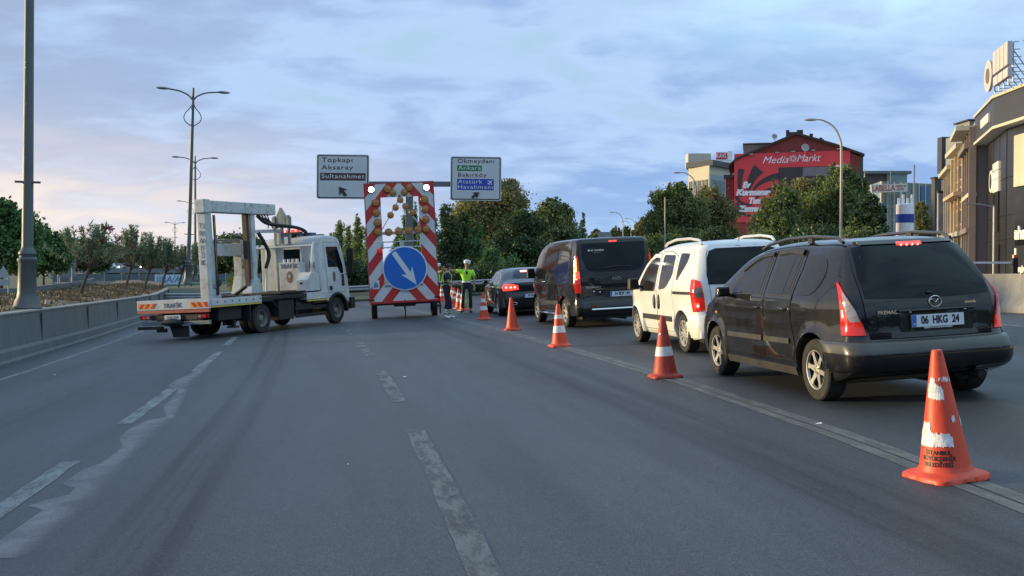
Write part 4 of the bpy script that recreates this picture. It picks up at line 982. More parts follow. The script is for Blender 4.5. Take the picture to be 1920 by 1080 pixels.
# ------------------------------------------------------------------ dark saloon
def make_sedan():
    root = empty('sedan', 'dark saloon car with bright red brake lights ahead of the tall black van', 'car')
    WB = 2.80; HW = .92
    def wf(y, z):
        w_ = HW * (1 - .10 * sstep(.1, -1.0, y) ** 1.6 - .18 * sstep(2.5, 3.7, y) ** 1.5)
        if z > .88: w_ -= .29 * ((z - .88) / .55) ** .9
        if z < .4: w_ -= .05 * ((.4 - z) / .2)
        w_ += .012 * math.exp(-((z - .86) / .05) ** 2)
        for ay in (0, WB):
            r_ = math.hypot(y - ay, z - .33); w_ += .022 * math.exp(-((r_ - .38) / .05) ** 2)
        return w_
    sil = [(-.96, .24), (-1.02, .32), (-1.05, .45), (-1.04, .60), (-1.00, .72), (-1.01, .93), (-.99, 1.00), (-.90, 1.03), (-.55, 1.06), (-.40, 1.10), (.05, 1.29), (.45, 1.405), (1.0, 1.45), (1.5, 1.42), (1.95, 1.27), (2.45, 1.02), (3.0, .93), (3.5, .80), (3.68, .62), (3.70, .4), (3.6, .22)]
    B = Body.__new__(Body); B.axle = .33; B.__init__(sil, .20, WB, .365, wf, rc=.12, f0=.80, crown=.05)
    B.build('body', DARKGR, root)
    B.end_panel('boot_gap', [(-.60, .74), (.60, .74), (.64, .985), (-.64, .985)], GAP, root, off=.001, sp=.06)
    bt = B.end_panel('boot_lid', [(-.593, .745), (.593, .745), (.63, .98), (-.63, .98)], DARKGR, root, off=.005, sp=.05)
    B.end_panel('rear_window', [(-.60, 1.115), (.60, 1.115), (.57, 1.2), (.50, 1.35), (.44, 1.375), (-.44, 1.375), (-.50, 1.35), (-.57, 1.2)], GLASS, root, off=.005, sp=.05)
    B.end_panel('high_brake_light', [(-.15, 1.30), (.15, 1.30), (.14, 1.345), (-.14, 1.345)], REDHOT, root, off=.012, sp=.03)
    for mir in (False, True):
        t_ = B.end_panel('tail_light', [(.40, .79), (.84, .76), (.95, .80), (.96, .90), (.86, .97), (.60, .96), (.42, .91)], REDON, root, off=.013, sp=.03, mirror=mir)
        mb = MB()
        for k in range(3): p = B.S((.52 + .12 * k) * (-1 if mir else 1), .865); mb.sphere(p + Vector((0, -.018, 0)), (.036, .02, .03), 10, 6)
        mb.build('brake_glow', REDHOT, t_)
    plate(root, '34 FN 6027', B.S(0, .60).y - .03, .60, 0, 0)
    B.end_panel('rear_diffuser', [(-.7, .25), (.7, .25), (.75, .36), (-.75, .36)], TRIM, root, off=.014, sp=.06)
    for a in (-.55, .55): q = B.S(a, .38); MB().tube([(a + .08 * math.cos(R(t)), q.y - .02, .38 + .035 * math.sin(R(t))) for t in range(0, 361, 30)], .007, 6).build('exhaust_trim', CHROME, root)
    for sd in (-1, 1):
        for nm, pl in (('rear_door', [(.36, .60), (.30, .85), (.42, 1.06), (.8, 1.33, 1), (1.25, 1.37, 1), (1.20, .30, 1), (.48, .30)]), ('front_door', [(1.23, .30, 1), (1.27, 1.37, 1), (1.6, 1.33), (2.25, 1.02), (2.22, .6), (2.2, .30, 1)])):
            cen = (sum(p[0] for p in pl) / len(pl), sum(p[1] for p in pl) / len(pl))
            B.side_panel('door_gap', [(cen[0] + (p[0] - cen[0]) * 1.014, cen[1] + (p[1] - cen[1]) * 1.014) + tuple(p[2:]) for p in pl], GAP, root, off=.001, side=sd, smooth=False)
            d_ = B.side_panel(nm, pl, DARKGR, root, off=.005, side=sd, smooth=False)
            if nm == 'rear_door': B.side_panel('window', [(.50, 1.0), (.85, 1.26), (1.19, 1.32), (1.19, 1.0)], GLASS2, d_, off=.009, side=sd, smooth=False); handle(d_, B, .55, .86, sd, CHROME)
            else: B.side_panel('window', [(1.27, 1.0), (1.29, 1.32), (1.6, 1.28), (2.10, 1.02), (2.05, .98)], GLASS2, d_, off=.009, side=sd, smooth=False); handle(d_, B, 1.38, .86, sd, CHROME)
        B.side_panel('quarter_window', [(.10, 1.06), (.30, 1.05), (.62, 1.24), (.50, 1.24), (.25, 1.15)], GLASS2, root, off=.006, side=sd, smooth=False)
        mirror_arm(root, B, 2.12, .98, sd, DARKGR, (.17, .11, .12))
        for wy in (0, WB): wheel(root, sd * .80, wy, .335, .225, sd, 5, 'alloy', .74, HUBC)
    B.end_panel('windscreen', [(-.62, 1.06), (.62, 1.06), (.56, 1.2), (.5, 1.36), (-.5, 1.36), (-.56, 1.2)], GLASS, root, off=.004, front=True, sp=.06)
    underside(root, -.8, 3.4, .74, .16, .3)
    return root
sed = make_sedan(); sed.matrix_world = ground_matrix(.48, 31.5, R(9))

# ------------------------------------------------------------------ white tow truck
TW = mat('truck_white', (0.50, 0.52, 0.53), 0.42, var=0.08, vscale=3, coat=0.25, dirt=(0.20, 0.17, 0.13), dirt_amt=0.55)
TW2 = mat('frame_white', (0.46, 0.49, 0.50), 0.45, var=0.1, vscale=5, dirt=(0.16, 0.12, 0.09), dirt_amt=0.7)
TRED = mat('reflector_red', (0.52, 0.035, 0.02), 0.35); TORG = mat('reflector_orange', (0.72, 0.32, 0.05), 0.35)
TYEL = mat('yellow_strip', (0.55, 0.40, 0.08), 0.5); GREYW = mat('grey_lettering_dark', (0.07, 0.085, 0.12), 0.5)
CHAS = mat('chassis_black', (0.014, 0.015, 0.016), 0.65, var=0.4, dirt=(0.05, 0.045, 0.04), dirt_amt=0.5)
GREYM = mat('galvanised_grey', (0.22, 0.24, 0.25), 0.45, metal=0.5, var=0.2)
REDBAND = mat('faded_red_band', (0.36, 0.07, 0.05), 0.5, var=.2, dirt=(.2, .12, .1), dirt_amt=.6)
EMBL = mat('emblem_brown', (0.14, 0.09, 0.07), 0.5); EMBG = mat('emblem_grey', (0.30, 0.29, 0.27), 0.5)
def make_truck():
    # origin: ground under the rear axle centre; y forward
    root = empty('tow_truck', 'white traffic tow truck with a tall lifting frame, turned across the left lanes', 'truck')
    HW = 1.16; RO = -2.27; WB = 3.83
    # chassis
    mb = MB()
    for s in (-1, 1): mb.b2(s * .42 - .05, s * .42 + .05, RO + .1, WB + .9, .60, .82)
    for y in (-2.0, -1.2, -.5, .6, 1.5, 2.4, 3.2): mb.b2(-.42, .42, y - .05, y + .05, .63, .79)
    mb.build('chassis', CHAS, root)
    ax = MB().cyl((-.75, 0, .42), (.75, 0, .42), .07).sphere((0, 0, .42), (.20, .24, .20)).cyl((-.75, WB, .40), (.75, WB, .40), .06); ax.build('axles', CHAS, root)
    # deck
    MB().b2(-HW, HW, RO + .06, 2.62, .90, 1.00).build('deck', CHAS, root, bev=.01)
    for s in (-1, 1):
        MB().b2(s * HW - .02 * s, s * (HW + .015), RO + .07, -.1, .86, 1.04).build('side_board', TW, root, bev=.006)
        MB().b2(s * (HW - .03), s * (HW + .012), RO + .07, -.1, .815, .855).build('yellow_strip', TYEL, root)
        MB().b2(s * (HW - .03), s * (HW + .012), 2.12, WB - .55, .76, .80).build('yellow_strip', TYEL, root)
        MB().b2(s * (HW - .35), s * (HW + .01), 2.10, WB - .52, .81, 1.02).build('side_board', TW, root, bev=.01)
    # tailboard and lamps
    tb = MB().b2(-HW - .01, HW + .01, RO - .02, RO + .05, .80, 1.06).build('tailboard', TW, root, bev=.008)
    MB().b2(-HW - .005, HW + .005, RO - .03, RO + .04, .71, .79).build('red_band', REDBAND, root, bev=.005)
    for s in (-1, 1):
        x0 = -1.13 if s < 0 else .58; mb = MB(); mo = MB()
        MB().prism([(x0, .845), (x0 + .54, .845), (x0 + .54, .975), (x0, .975)], Matrix.Translation((0, RO - .022, 0)) @ RX, .003).build('chevron_back', TORG, tb)
        for k in range(3):
            xa = x0 + .02 + .19 * k; sh = .09 * (-s)
            a = xa + (.0 if sh > 0 else .09)
            mb.prism([(a, .845), (a + .10, .845), (a + .10 + sh, .975), (a + sh, .975)], Matrix.Translation((0, RO - .0255, 0)) @ RX, .003)
        mb.build('chevron', TRED, tb)
        l = MB().b2(s * .92 - .19, s * .92 + .19, RO + .0, RO + .06, .555, .665).build('tail_light', REDDIM, root, bev=.012)
        MB().b2(s * .92 - s * .08 - .05, s * .92 - s * .08 + .05, RO - .01, RO + .02, .575, .645).build('clear_lens', CLEARL, l, bev=.005)
        MB().b2(s * .92 + s * .06 - .05, s * .92 + s * .06 + .05, RO - .012, RO + .02, .575, .645).build('red_lens', REDL, l, bev=.005)
        # mudguards and wheels
        mb = MB(); pts = [(-.62, .38), (-.62, .84), (-.50, .90), (.42, .90), (.64, .70), (.64, .66), (.40, .86), (-.48, .86), (-.585, .82), (-.585, .38)]
        mb.prism([(y, z) for y, z in pts], Matrix(((0, 0, 1, s * .78 - (.0 if s > 0 else .38)), (1, 0, 0, 0), (0, 1, 0, 0), (0, 0, 0, 1))), .38)
        mb.build('mudguard', CHAS, root, bev=.008)
        for off in (.985, .70): wheel(root, s * off, 0, .405, .22, s, style='steel', rr=.56, rm=mat('steel_wheel_grey', (.16, .16, .15), .6, var=.2, dirt=(.08, .07, .05), dirt_amt=.6))
        wheel(root, s * .98, WB, .405, .23, s, style='steel', rr=.56, rm=mat('steel_wheel_grey', (0, 0, 0)))
    text('TRAFİK', .17, at(.0, RO - .024, .905), GREYW, tb, bold=.0, sx=1.05)
    # underrun bar, mudflap, hanging tow hitch
    MB().b2(-1.08, 1.12, RO + .02, RO + .10, .40, .50).build('underrun_bar', GREYM, root, bev=.008)
    MB().b2(-1.12, -.35, RO - .10, RO + .02, .30, .38).build('tow_crossbar', CHAS, root, bev=.006)
    mb = MB().sphere((-.05, RO - .02, .47), (.34, .16, .10), 18, 8).b2(-.18, .30, RO - .06, RO + .06, .40, .50); mb.build('wheel_lift_head', CHAS, root)
    MB().prism([(-.12, .06), (.40, .06), (.40, .36), (-.22, .36), (-.16, .20)], Matrix.Translation((.0, RO + .10, .02)) @ RX, .02).build('mudflap', CHAS, root)
    MB().b2(-.55, -.25, RO - .05, RO + .05, .22, .32).build('tow_hook', CHAS, root, bev=.02)
    pl = MB().b2(-.30, .22, RO + .0, RO + .012, .545, .66).build('license_plate', PLATEW, root); text('34 BU 8280', .10, at(-.03, RO - .003, .60), INK, pl, sx=.8, depth=.001)
    MB().b2(-.75, -.32, RO + .03, RO + .05, .53, .67).build('plate_panel', CHAS, root); MB().b2(.24, .72, RO + .03, RO + .05, .53, .67).build('plate_panel', CHAS, root)
    # tool boxes and tanks below the deck on each side
    for s in (-1, 1):
        MB().b2(s * .62 - .02, s * 1.10, .78, 1.52, .30, .86).build('tool_box', CHAS, root, bev=.02)
        mb = MB().cyl((s * .80, 1.75, .62), (s * .80, 2.55, .62), .24, n=20).b2(s * .55, s * 1.05, 1.70, 1.76, .36, .86).b2(s * .55, s * 1.05, 2.54, 2.60, .36, .86); mb.build('fuel_tank', CHAS, root)
        mb = MB()
        for z in (.36, .58): mb.b2(s * 1.06, s * 1.09, 1.6, 3.25, z - .05, z + .05)
        mb.build('side_guard', CHAS, root, bev=.01)
        mb = MB().b2(s * .70, s * 1.02, -1.75, -.8, .45, .82); mb.build('jack_box', CHAS, root, bev=.02)
        mb = MB().cyl((s * .9, -1.0, .25), (s * .9, -1.0, .85), .055).b2(s * .75, s * 1.0, -1.1, -.9, .22, .27).cyl((s * .78, -1.25, .3), (s * .78, -1.25, .85), .04); mb.build('stabiliser', CHAS, root)
    # sleeping body behind the cab, cab
    def wf(y, z):
        w_ = 1.08
        if z > 1.45: w_ -= .10 * ((z - 1.45) / 1.2)
        w_ *= 1 - .10 * sstep(4.2, 4.85, y) ** 1.5
        return w_
    sil = [(3.02, .95, 1), (3.00, 1.05), (2.99, 1.8), (3.0, 2.45), (3.06, 2.66), (3.2, 2.72), (3.9, 2.74), (4.25, 2.66), (4.42, 2.45), (4.66, 1.60), (4.74, 1.35), (4.82, .9), (4.82, .55), (4.76, .40)]
    C = Body.__new__(Body); C.axle = .405; C.__init__(sil, .66, WB, .50, wf, rc=.07, f0=.88, crown=.03, arches=(WB,))
    # cab starts at y = 3.0 ; lower body reaches z .66
    C.build('cab', TW, root)
    for s in (-1, 1):
        d_pl = [(3.42, .98), (3.36, 1.2), (3.36, 2.50), (4.18, 2.50), (4.42, 1.75), (4.46, 1.25), (4.42, .98)]
        C.side_panel('door_gap', [((y - 3.9) * 1.015 + 3.9, (z - 1.7) * 1.012 + 1.7) for y, z in d_pl], GAP, root, off=.002, side=s, smooth=False)
        d_ = C.side_panel('door', d_pl, TW, root, off=.007, side=s, smooth=False)
        C.side_panel('window', [(3.47, 1.75), (3.47, 2.38), (4.10, 2.38), (4.30, 1.80), (4.30, 1.55), (4.14, 1.55), (4.0, 1.75)], GLASS, d_, off=.012, side=s, smooth=False)
        C.side_panel('window_trim', [(4.16, 1.15), (4.16, 1.52), (4.31, 1.52), (4.33, 1.15)], TRIM, d_, off=.012, side=s, smooth=False)
        mb = MB(); W = 1.08; mb.lathe([(.085, 0), (.085, .006), (.001, .006)], 20, Matrix.Translation((s * (W + .002), 3.75, 1.45)) @ Matrix.Rotation(R(90) * s, 4, 'Y') @ Matrix.Diagonal((1.9, 1, 1, 1))); mb.build('emblem', EMBL, d_)
        mb = MB().b2(s * (W + .004), s * (W + .03), 3.46, 3.60, 1.05, 1.17); mb.build('door_handle', TRIM, d_, bev=.005)
        mb = MB().tube([(s * .98, 4.30, 2.45), (s * 1.22, 4.48, 2.40), (s * 1.24, 4.50, 1.55), (s * 1.0, 4.50, 1.50)], .02, 8); mb.b2(s * 1.14, s * 1.34, 4.44, 4.54, 1.75, 2.32); mb.b2(s * 1.15, s * 1.33, 4.44, 4.54, 1.52, 1.72); mb.build('side_mirror', TRIM, root, bev=.01)
    MB().b2(-1.08, 1.08, 4.70, 4.93, .42, .78).build('front_bumper', CHAS, root, bev=.03)
    mb = MB(); 
    for s in (-1, 1):
        ar = [(WB + .56 * math.cos(R(a)), .405 + .56 * math.sin(R(a))) for a in range(-5, 186, 15)] + [(WB + .50 * math.cos(R(a)), .405 + .50 * math.sin(R(a))) for a in range(185, -6, -15)]
        MB().prism(ar, Matrix(((0, 0, 1, s * 1.0 - .15), (1, 0, 0, 0), (0, 1, 0, 0), (0, 0, 0, 1))), .30).build('wheel_arch', CHAS, root)
    C.end_panel('windscreen', [(-.92, 1.62), (.92, 1.62), (.88, 2.0), (.82, 2.45), (-.82, 2.45), (-.88, 2.0)], GLASS, root, off=.006, front=True, sp=.08)
    mb = MB().b2(-.6, .6, 3.35, 3.65, 2.76, 2.84); mb.build('light_bar', mat('light_bar_blue', (.03, .05, .16), .2, coat=.6), root, bev=.03)
    MB().b2(-.5, .5, 4.0, 4.25, 2.72, 2.80).build('roof_visor', TRIM, root, bev=.02)
    # cab rear wall with window, tubular frame, boxes on the platform
    MB().b2(-1.06, 1.06, .95, 3.0, 1.04, 1.09).build('platform', CHAS, root)
    MB().b2(-.99, .99, 2.93, 3.02, 1.09, 2.52).build('rear_wall', TW, root, bev=.02)
    MB().b2(-.14, .46, 2.915, 2.935, 1.85, 2.34).build('rear_window', GLASS, root)
    mb = MB()
    for x in (-.42, .50, .96): mb.b2(x - .03, x + .03, 2.88, 2.93, 1.09, 2.50)
    mb.build('wall_ribs', TW2, root, bev=.008)
    mb = MB()
    for s in (-1, 1): mb.tube([(s * 1.12, 2.35, 1.08), (s * 1.05, 2.72, 2.42), (s * 1.0, 2.85, 2.50)], .038, 8)
    mb.tube([(-1.05, 2.72, 2.42), (1.05, 2.72, 2.42)], .034, 8); mb.tube([(-1.0, 2.55, 1.08), (-.95, 2.74, 2.42)], .028, 8); mb.tube([(-.62, 2.6, 1.08), (-.62, 2.74, 2.42)], .028, 8)
    mb.build('tubular_frame', TW, root, ang=60)
    b = MB().b2(.03, .75, 2.40, 2.72, 1.10, 1.94).build('equipment_box', TW, root, bev=.012)
    text('TRAFİK', .19, Matrix.Translation((.39, 2.396, 1.82)) @ RX, GREYW, b, sx=.95, bold=.0)
    mb = MB().lathe([(.11, 0), (.11, .005), (.001, .005)], 20, Matrix.Translation((.39, 2.398, 1.50)) @ RX @ Matrix.Diagonal((1, 1.6, 1, 1))); mb.build('emblem', EMBL, b)
    mb = MB().lathe([(.06, 0), (.06, .004), (.001, .004)], 20, Matrix.Translation((.39, 2.391, 1.53)) @ RX); mb.build('emblem_centre', EMBG, b)
    for k in range(4): MB().cyl((.14 + .15 * k, 2.55, 1.94), (.14 + .15 * k, 2.55, 2.04), .045).build('bottle_cap', TW, b)
    mb = MB().prism([(0, 0), (.62, 0), (.62, .30), (.58, .50), (.20, .56), (0, .34)], Matrix(((0, 0, 1, .74), (1, 0, 0, 2.20), (0, 1, 0, 1.06), (0, 0, 0, 1))), .42); t_ = mb.build('tool_chest', TW, root, bev=.012)
    MB().b2(.88, .96, 2.185, 2.20, 1.27, 1.33).build('latch', TRIM, t_)
    MB().b2(.78, .92, 2.86, 2.90, 1.75, 1.95).build('control_box', TRIM, root, bev=.01)
    # --- lifting frame: tall posts and long beam, flared feet
    def post(y, x, w_, z1, mts=TW2):
        mb = MB(); M_ = Matrix(((0, 0, 1, x - w_ / 2), (1, 0, 0, y), (0, 1, 0, 1.0), (0, 0, 0, 1)))
        return mb, M_
    xL = -.15
    mb = MB(); mb.prism([(-.17, 0), (.38, 0), (.36, .10), (.20, .34), (.15, .52), (.11, z1_ := 2.40), (-.15, z1_)], Matrix(((0, 0, 1, xL - .14), (1, 0, 0, -.65), (0, 1, 0, 1.0), (0, 0, 0, 1))), .28)
    r_post = mb.build('rear_post', TW2, root, bev=.015)
    for i, ch in enumerate('TRAFİK'):
        text(ch, .20, Matrix.Translation((xL - .01, -.822, 3.0 - .20 * i)) @ RX, GREYW, r_post, bold=.0)
    mb = MB().b2(xL - .11, xL + .11, 1.24, 1.44, 1.0, 3.40); mb.prism([(-.35, 0), (.18, 0), (.14, .5), (-.14, .5)], Matrix(((0, 0, 1, xL - .16), (1, 0, 0, 1.34), (0, 1, 0, 1.0), (0, 0, 0, 1))), .32); mb.build('front_post', TW2, root, bev=.015)
    MB().b2(xL - .10, xL + .05, 1.10, 1.215, 1.3, 3.38).build('ram_housing', mat('rusty_brown', (.05, .025, .02), .6, var=.4), root)
    bm_ = MB().b2(xL - .17, xL + .17, -.78, 2.40, 3.38, 3.70).build('beam', TW2, root, bev=.02)
    MB().b2(xL + .17, xL + .175, .92, .935, 3.39, 3.69).build('beam_joint', TRIM, bm_)
    MB().b2(xL - .18, xL + .18, -.86, -.60, 3.35, 3.73).build('beam_end_cap', TW2, bm_, bev=.03)
    for y in (-.5, .3, 1.2, 2.0):
        for z in (3.44, 3.64): MB().cyl((xL + .165, y, z), (xL + .185, y, z), .018, n=8).build('bolt', GREYM, bm_)
    MB().tube([(xL + .17, -.50, 1.1), (xL + .17, -.50, 3.3)], .022, 6).build('hydraulic_line', CHAS, root); MB().tube([(xL + .17, -.44, 1.1), (xL + .17, -.44, 3.3)], .016, 6).build('hydraulic_line', CHAS, root)
    MB().box((xL + .15, -.55, 1.35), (.04, .16, .12)).build('valve_box', GREYM, root, bev=.01)
    for k in range(7): MB().cyl((HW + .012, RO + .3 + .3 * k, .95), (HW + .028, RO + .3 + .3 * k, .95), .02, n=8).build('deck_bolt', CHAS, root)
    mb = MB()
    for k in range(26):
        a = k / 25; c = Vector((xL + .35 + .25 * math.sin(a * 9), -.2 + 1.1 * a, 1.03)); mb.tube([c + Vector((.03 * math.cos(R(q)), .018 * math.sin(R(q)), .01 * (k % 2))) for q in range(0, 361, 60)], .008, 5)
    mb.build('chain', GREYM, root)
    # inner lower portal on the left edge
    xi = -.78
    mb = MB().b2(xi - .14, xi + .14, .15, 1.75, 2.20, 2.56).b2(xi - .13, xi + .13, .15, .42, 1.45, 2.25).b2(xi - .14, xi + .14, 1.50, 1.86, 1.5, 2.66).prism([(-.35, 0), (.28, 0), (.22, .6), (-.16, .6)], Matrix(((0, 0, 1, xi - .15), (1, 0, 0, 1.64), (0, 1, 0, 1.0), (0, 0, 0, 1))), .30).b2(xi - .09, xi + .09, .22, .36, 1.0, 1.5)
    mb.build('inner_portal', TW2, root, bev=.015)
    mb = MB().b2(xi - .1, xi + .12, .8, 1.6, 2.60, 2.70).tube([(xi, .1, 2.60), (xi, .7, 2.66), (xi, 1.1, 2.64)], .03).cyl((xi + .15, 1.6, 1.95), (xi + .19, 1.6, 1.95), .12, n=18).b2(xi - .05, xi + .15, .02, .12, 1.5, 2.9)
    mb.build('portal_fittings', GREYM, root)
    # hoses and linkage
    def arc(p, n=10):
        q = crom3(p, n); return q
    hz_ = [[(xL, 1.7, 3.36), (xL + .1, 1.95, 3.15), (xL + .2, 2.3, 3.08), (xL + .45, 3.0, 3.0), (xL + .55, 3.35, 2.86), (xL + .55, 3.3, 2.7)], [(xL, 1.65, 2.9), (xL + .1, 1.8, 2.6), (xL + .15, 1.98, 2.2), (xL + .1, 1.85, 1.8)]]
    for pts in hz_:
        MB().tube(crom3(pts, 6), .055, 8).build('hose', mat('black_hose', (.012, .011, .010), .6), root, ang=70)
    for k in range(4):
        MB().tube(crom3([(xL + .05 * k, 1.7 + .1 * k, 3.38), (xL + .1, 2.05 + .05 * k, 3.18), (xL - .1 + .1 * k, 2.35 + .1 * k, 3.0)], 5), .018, 6).build('cable', mat('black_hose', (0, 0, 0)), root, ang=70)
    mb = MB().beam((xL, 1.46, 2.88), (xL, 2.75, 2.92), .12, .10).beam((xL, 2.72, 2.50), (xL, 2.75, 2.92), .10, .10); mb.build('link_arm', TW2, root, bev=.01)
    mb = MB()
    for x in (-.35, -.1, .15): mb.b2(x - .03, x + .03, 2.80, 2.88, 2.5, 3.38)
    for x in (-.35, .15): mb.b2(x - .05, x + .05, 2.76, 2.92, 3.0, 3.34)
    mb.prism([(-.26, 3.0), (.06, 3.0), (.06, 3.35), (-.10, 3.62), (-.26, 3.35)], Matrix.Translation((0, 2.9, 0)) @ RX, .12); mb.build('tool_rack', GREYM, root)
    mb = MB(); mb.cyl((.05, 3.2, 2.70), (.05, 3.2, 2.84), .10, n=16); mb.b2(-.25, .35, 3.1, 3.26, 2.82, 2.87); mb.build('beacon_bar', TRIM, root)
    for k in range(3): MB().sphere((-.15 + .2 * k, 3.18, 2.91), (.075, .06, .05), 10, 6).build('beacon', REDON, root)
    mb = MB().b2(xL - .1, xL + .5, -.3, .5, 1.0, 1.06).cyl((xL + .1, .35, 1.08), (xL + .5, .35, 1.3), .05).b2(xL + .2, xL + .5, -1.6, -1.2, 1.0, 1.05); mb.build('deck_fittings', CHAS, root)
    return root
def crom3(p, n):
    out = []; P_ = [Vector(q) for q in p]
    for i in range(len(P_) - 1):
        a = P_[max(i - 1, 0)]; b_ = P_[i]; c = P_[i + 1]; d = P_[min(i + 2, len(P_) - 1)]
        for k in range(n):
            t = k / n; out.append(.5 * ((2 * b_) + (c - a) * t + (2 * a - 5 * b_ + 4 * c - d) * t * t + (3 * b_ - a - 3 * c + d) * t ** 3))
    out.append(P_[-1]); return out
trk = make_truck(); trk.matrix_world = ground_matrix(-7.85, 28.55, R(-22.5))
# ------------------------------------------------------------------ arrow board trailer
BW = mat('board_white', (0.58, 0.60, 0.60), 0.4, var=0.06, dirt=(0.35, 0.33, 0.30), dirt_amt=0.4)
BR = mat('board_red', (0.50, 0.025, 0.022), 0.38, var=0.12, dirt=(0.38, 0.06, 0.05), dirt_amt=0.5)
LAMPA = mat('amber_lamp', (0.40, 0.15, 0.025), 0.35, var=0.3, vscale=14, coat=0.6)
LAMPR = mat('amber_rim', (0.20, 0.09, 0.02), 0.4)
HOT = mat('lit_work_lamp', (1, 1, .9), 0.3, var=0, emit=(1.0, .97, .78), estr=22)
SIGNB = mat('sign_blue', (0.012, 0.13, 0.52), 0.35, var=0.05); SIGNW = mat('sign_white', (0.62, 0.65, 0.68), 0.4, var=.04)
def clip_poly(poly, a, b_, c):     # keep a*x+b*y<=c
    out = []
    for i in range(len(poly)):
        p, q = poly[i], poly[(i + 1) % len(poly)]; fp = a * p[0] + b_ * p[1] - c; fq = a * q[0] + b_ * q[1] - c
        if fp <= 0: out.append(p)
        if (fp < 0 < fq) or (fq < 0 < fp):
            t = fp / (fp - fq); out.append((p[0] + t * (q[0] - p[0]), p[1] + t * (q[1] - p[1])))
    return out
def make_trailer():
    root = empty('arrow_board_trailer', 'red and white striped board trailer with a round blue arrow sign and two lit lamps', 'trailer')
    W0, W1 = 1.09, 1.11; Z0, Z1 = .57, 4.34
    T = Matrix.Rotation(0, 4, 'X')
    panels = []   # convex pieces around the window, local (x, z)
    win = (-.60, .60, 2.70, 3.90)     # open window
    slot = (-.56, .56, 2.28, 2.48)
    pcs = [[(-W0, Z0), (-.62, Z0), (-.62, 2.50), (-W0, 2.50)], [(.62, Z0), (W0, Z0), (W0, 2.50), (.62, 2.50)], [(-.62, Z0), (.62, Z0), (.62, 1.0), (-.62, 1.0)],
           [(-W0, 2.505), (-.60, 2.505), (-.60, 3.90), (-W0, 3.90)], [(.60, 2.505), (W0, 2.505), (W0, 3.90), (.60, 3.90)], [(-W0, 3.90), (W0, 3.90), (W0, Z1), (-W0, Z1)]]
    mb = MB()
    for p in pcs: mb.prism(p, Matrix.Translation((0, 0, 0)) @ RX, -.04)
    board = mb.build('board', BW, root)
    # red stripes: chevrons pointing up, slope 45 deg, mirrored about the centre
    mb = MB(); wd = .41
    for sgn in (-1, 1):
        for p in pcs:
            half = clip_poly([(x, z) for x, z in p], -sgn, 0, 0.0) if True else p
            if len(half) < 3: continue
            for k in range(-2, 14):
                # bands of  z + |x| * s
                c0 = .20 + k * wd * 2.05; s_ = 1.22
                q = clip_poly(half, sgn * s_, 1, c0 + wd); q = clip_poly(q, -sgn * s_, -1, -c0) if len(q) > 2 else q
                if len(q) > 2: mb.prism(q, Matrix.Translation((0, -.0015, 0)) @ RX, .0035)
    mb.build('red_stripes', BR, board)
    MB().b2(-W0 - .03, W0 + .03, -.03, .02, Z0 - .07, Z0 - .005).build('lower_frame', BR, root, bev=.006)
    mb = MB()
    for x in (-W0 - .015, W0 + .015): mb.b2(x - .015, x + .015, -.012, .05, Z0, Z1)
    mb.b2(-W0 - .03, W0 + .03, -.012, .05, Z1, Z1 + .03); mb.build('edge_frame', mat('frame_red_grey', (.30, .08, .08), .5), root)
    # side flap near the top lamps
    for s in (-1, 1):
        MB().b2(s * (W0 - .0), s * (W0 + .03), -.02, .30, Z1 - .40, Z1).build('side_flap', BR, root)
        mb = MB().lathe([(.001, -.02), (.08, -.02), (.10, .04), (.09, .055)], 24, Matrix.Translation((s * .88, -.05, 4.16)) @ RX); l = mb.build('work_lamp', TRIM, root)
        MB().lathe([(.085, .05), (.07, .062), (.001, .068)], 24, Matrix.Translation((s * .88, -.05, 4.16)) @ RX).build('lamp_glass', HOT, l)
    # amber lamps
    pos = [(-.36, 4.16), (.33, 4.18), (-.20, 4.03), (.17, 4.04), (.02, 3.80), (-.14, 3.56), (.18, 3.58), (-.31, 3.32), (.39, 3.38), (-.76, 3.74), (.79, 3.78), (-.76, 3.42), (.80, 3.47), (-.73, 3.10), (.80, 3.14), (-.74, 2.80), (.80, 2.83), (-.40, 2.78), (-.07, 2.79), (.25, 2.80), (.55, 2.82)]
    for i, (x, z) in enumerate(pos):
        r = .115 if (abs(x) > .6 or z > 4.1 or z < 2.9) else .10
        l = MB().lathe([(r * 1.08, .0), (r * 1.10, .03), (r, .045)], 24, Matrix.Translation((x, -.012, z)) @ RX).build('warning_lamp', LAMPR, root)
        MB().lathe([(r, .035), (r * .93, .048), (r * .5, .058), (.001, .060)], 24, Matrix.Translation((x, -.012, z)) @ RX).build('lens', LAMPA, l)
    # arms carrying the inner arrow lamps
    mb = MB().beam((-.60, 0, 2.88), (-.02, 0, 3.82), .03, .05, up=(0, 1, 0)).beam((.60, 0, 2.98), (.02, 0, 3.82), .03, .05, up=(0, 1, 0)).b2(-.62, .62, -.01, .02, 2.70, 2.80)
    mb.build('arrow_arms', mat('pale_metal', (.45, .48, .50), .4, metal=.3), root)
    mb = MB()
    for z in (2.29, 2.47): mb.b2(-.60, .62, -.03, .0, z - .018, z + .018)
    for x in (-.60, -.04, .04, .60): mb.b2(x - .02, x + .02, -.028, .0, 2.25, 2.50)
    mb.b2(-.06, .08, -.026, .0, 2.3, 2.47); mb.build('bracket_frame', MATS['pale_metal'], root, bev=.004)
    MB().lathe([(.001, 0), (.06, 0), (.085, .03), (.06, .06), (.001, .065)], 18, Matrix.Translation((-.72, -.02, 2.20)) @ RX).build('red_marker', REDL, root)
    # round blue sign
    Mc = Matrix.Translation((.06, -.05, 1.60)) @ RX @ Matrix.Scale(.92, 4)
    disc = MB().lathe([(.001, -.03), (.76, -.03), (.775, -.02), (.775, .005), (.76, .012), (.735, .012)], 64, Mc).build('round_sign', SIGNW, root)
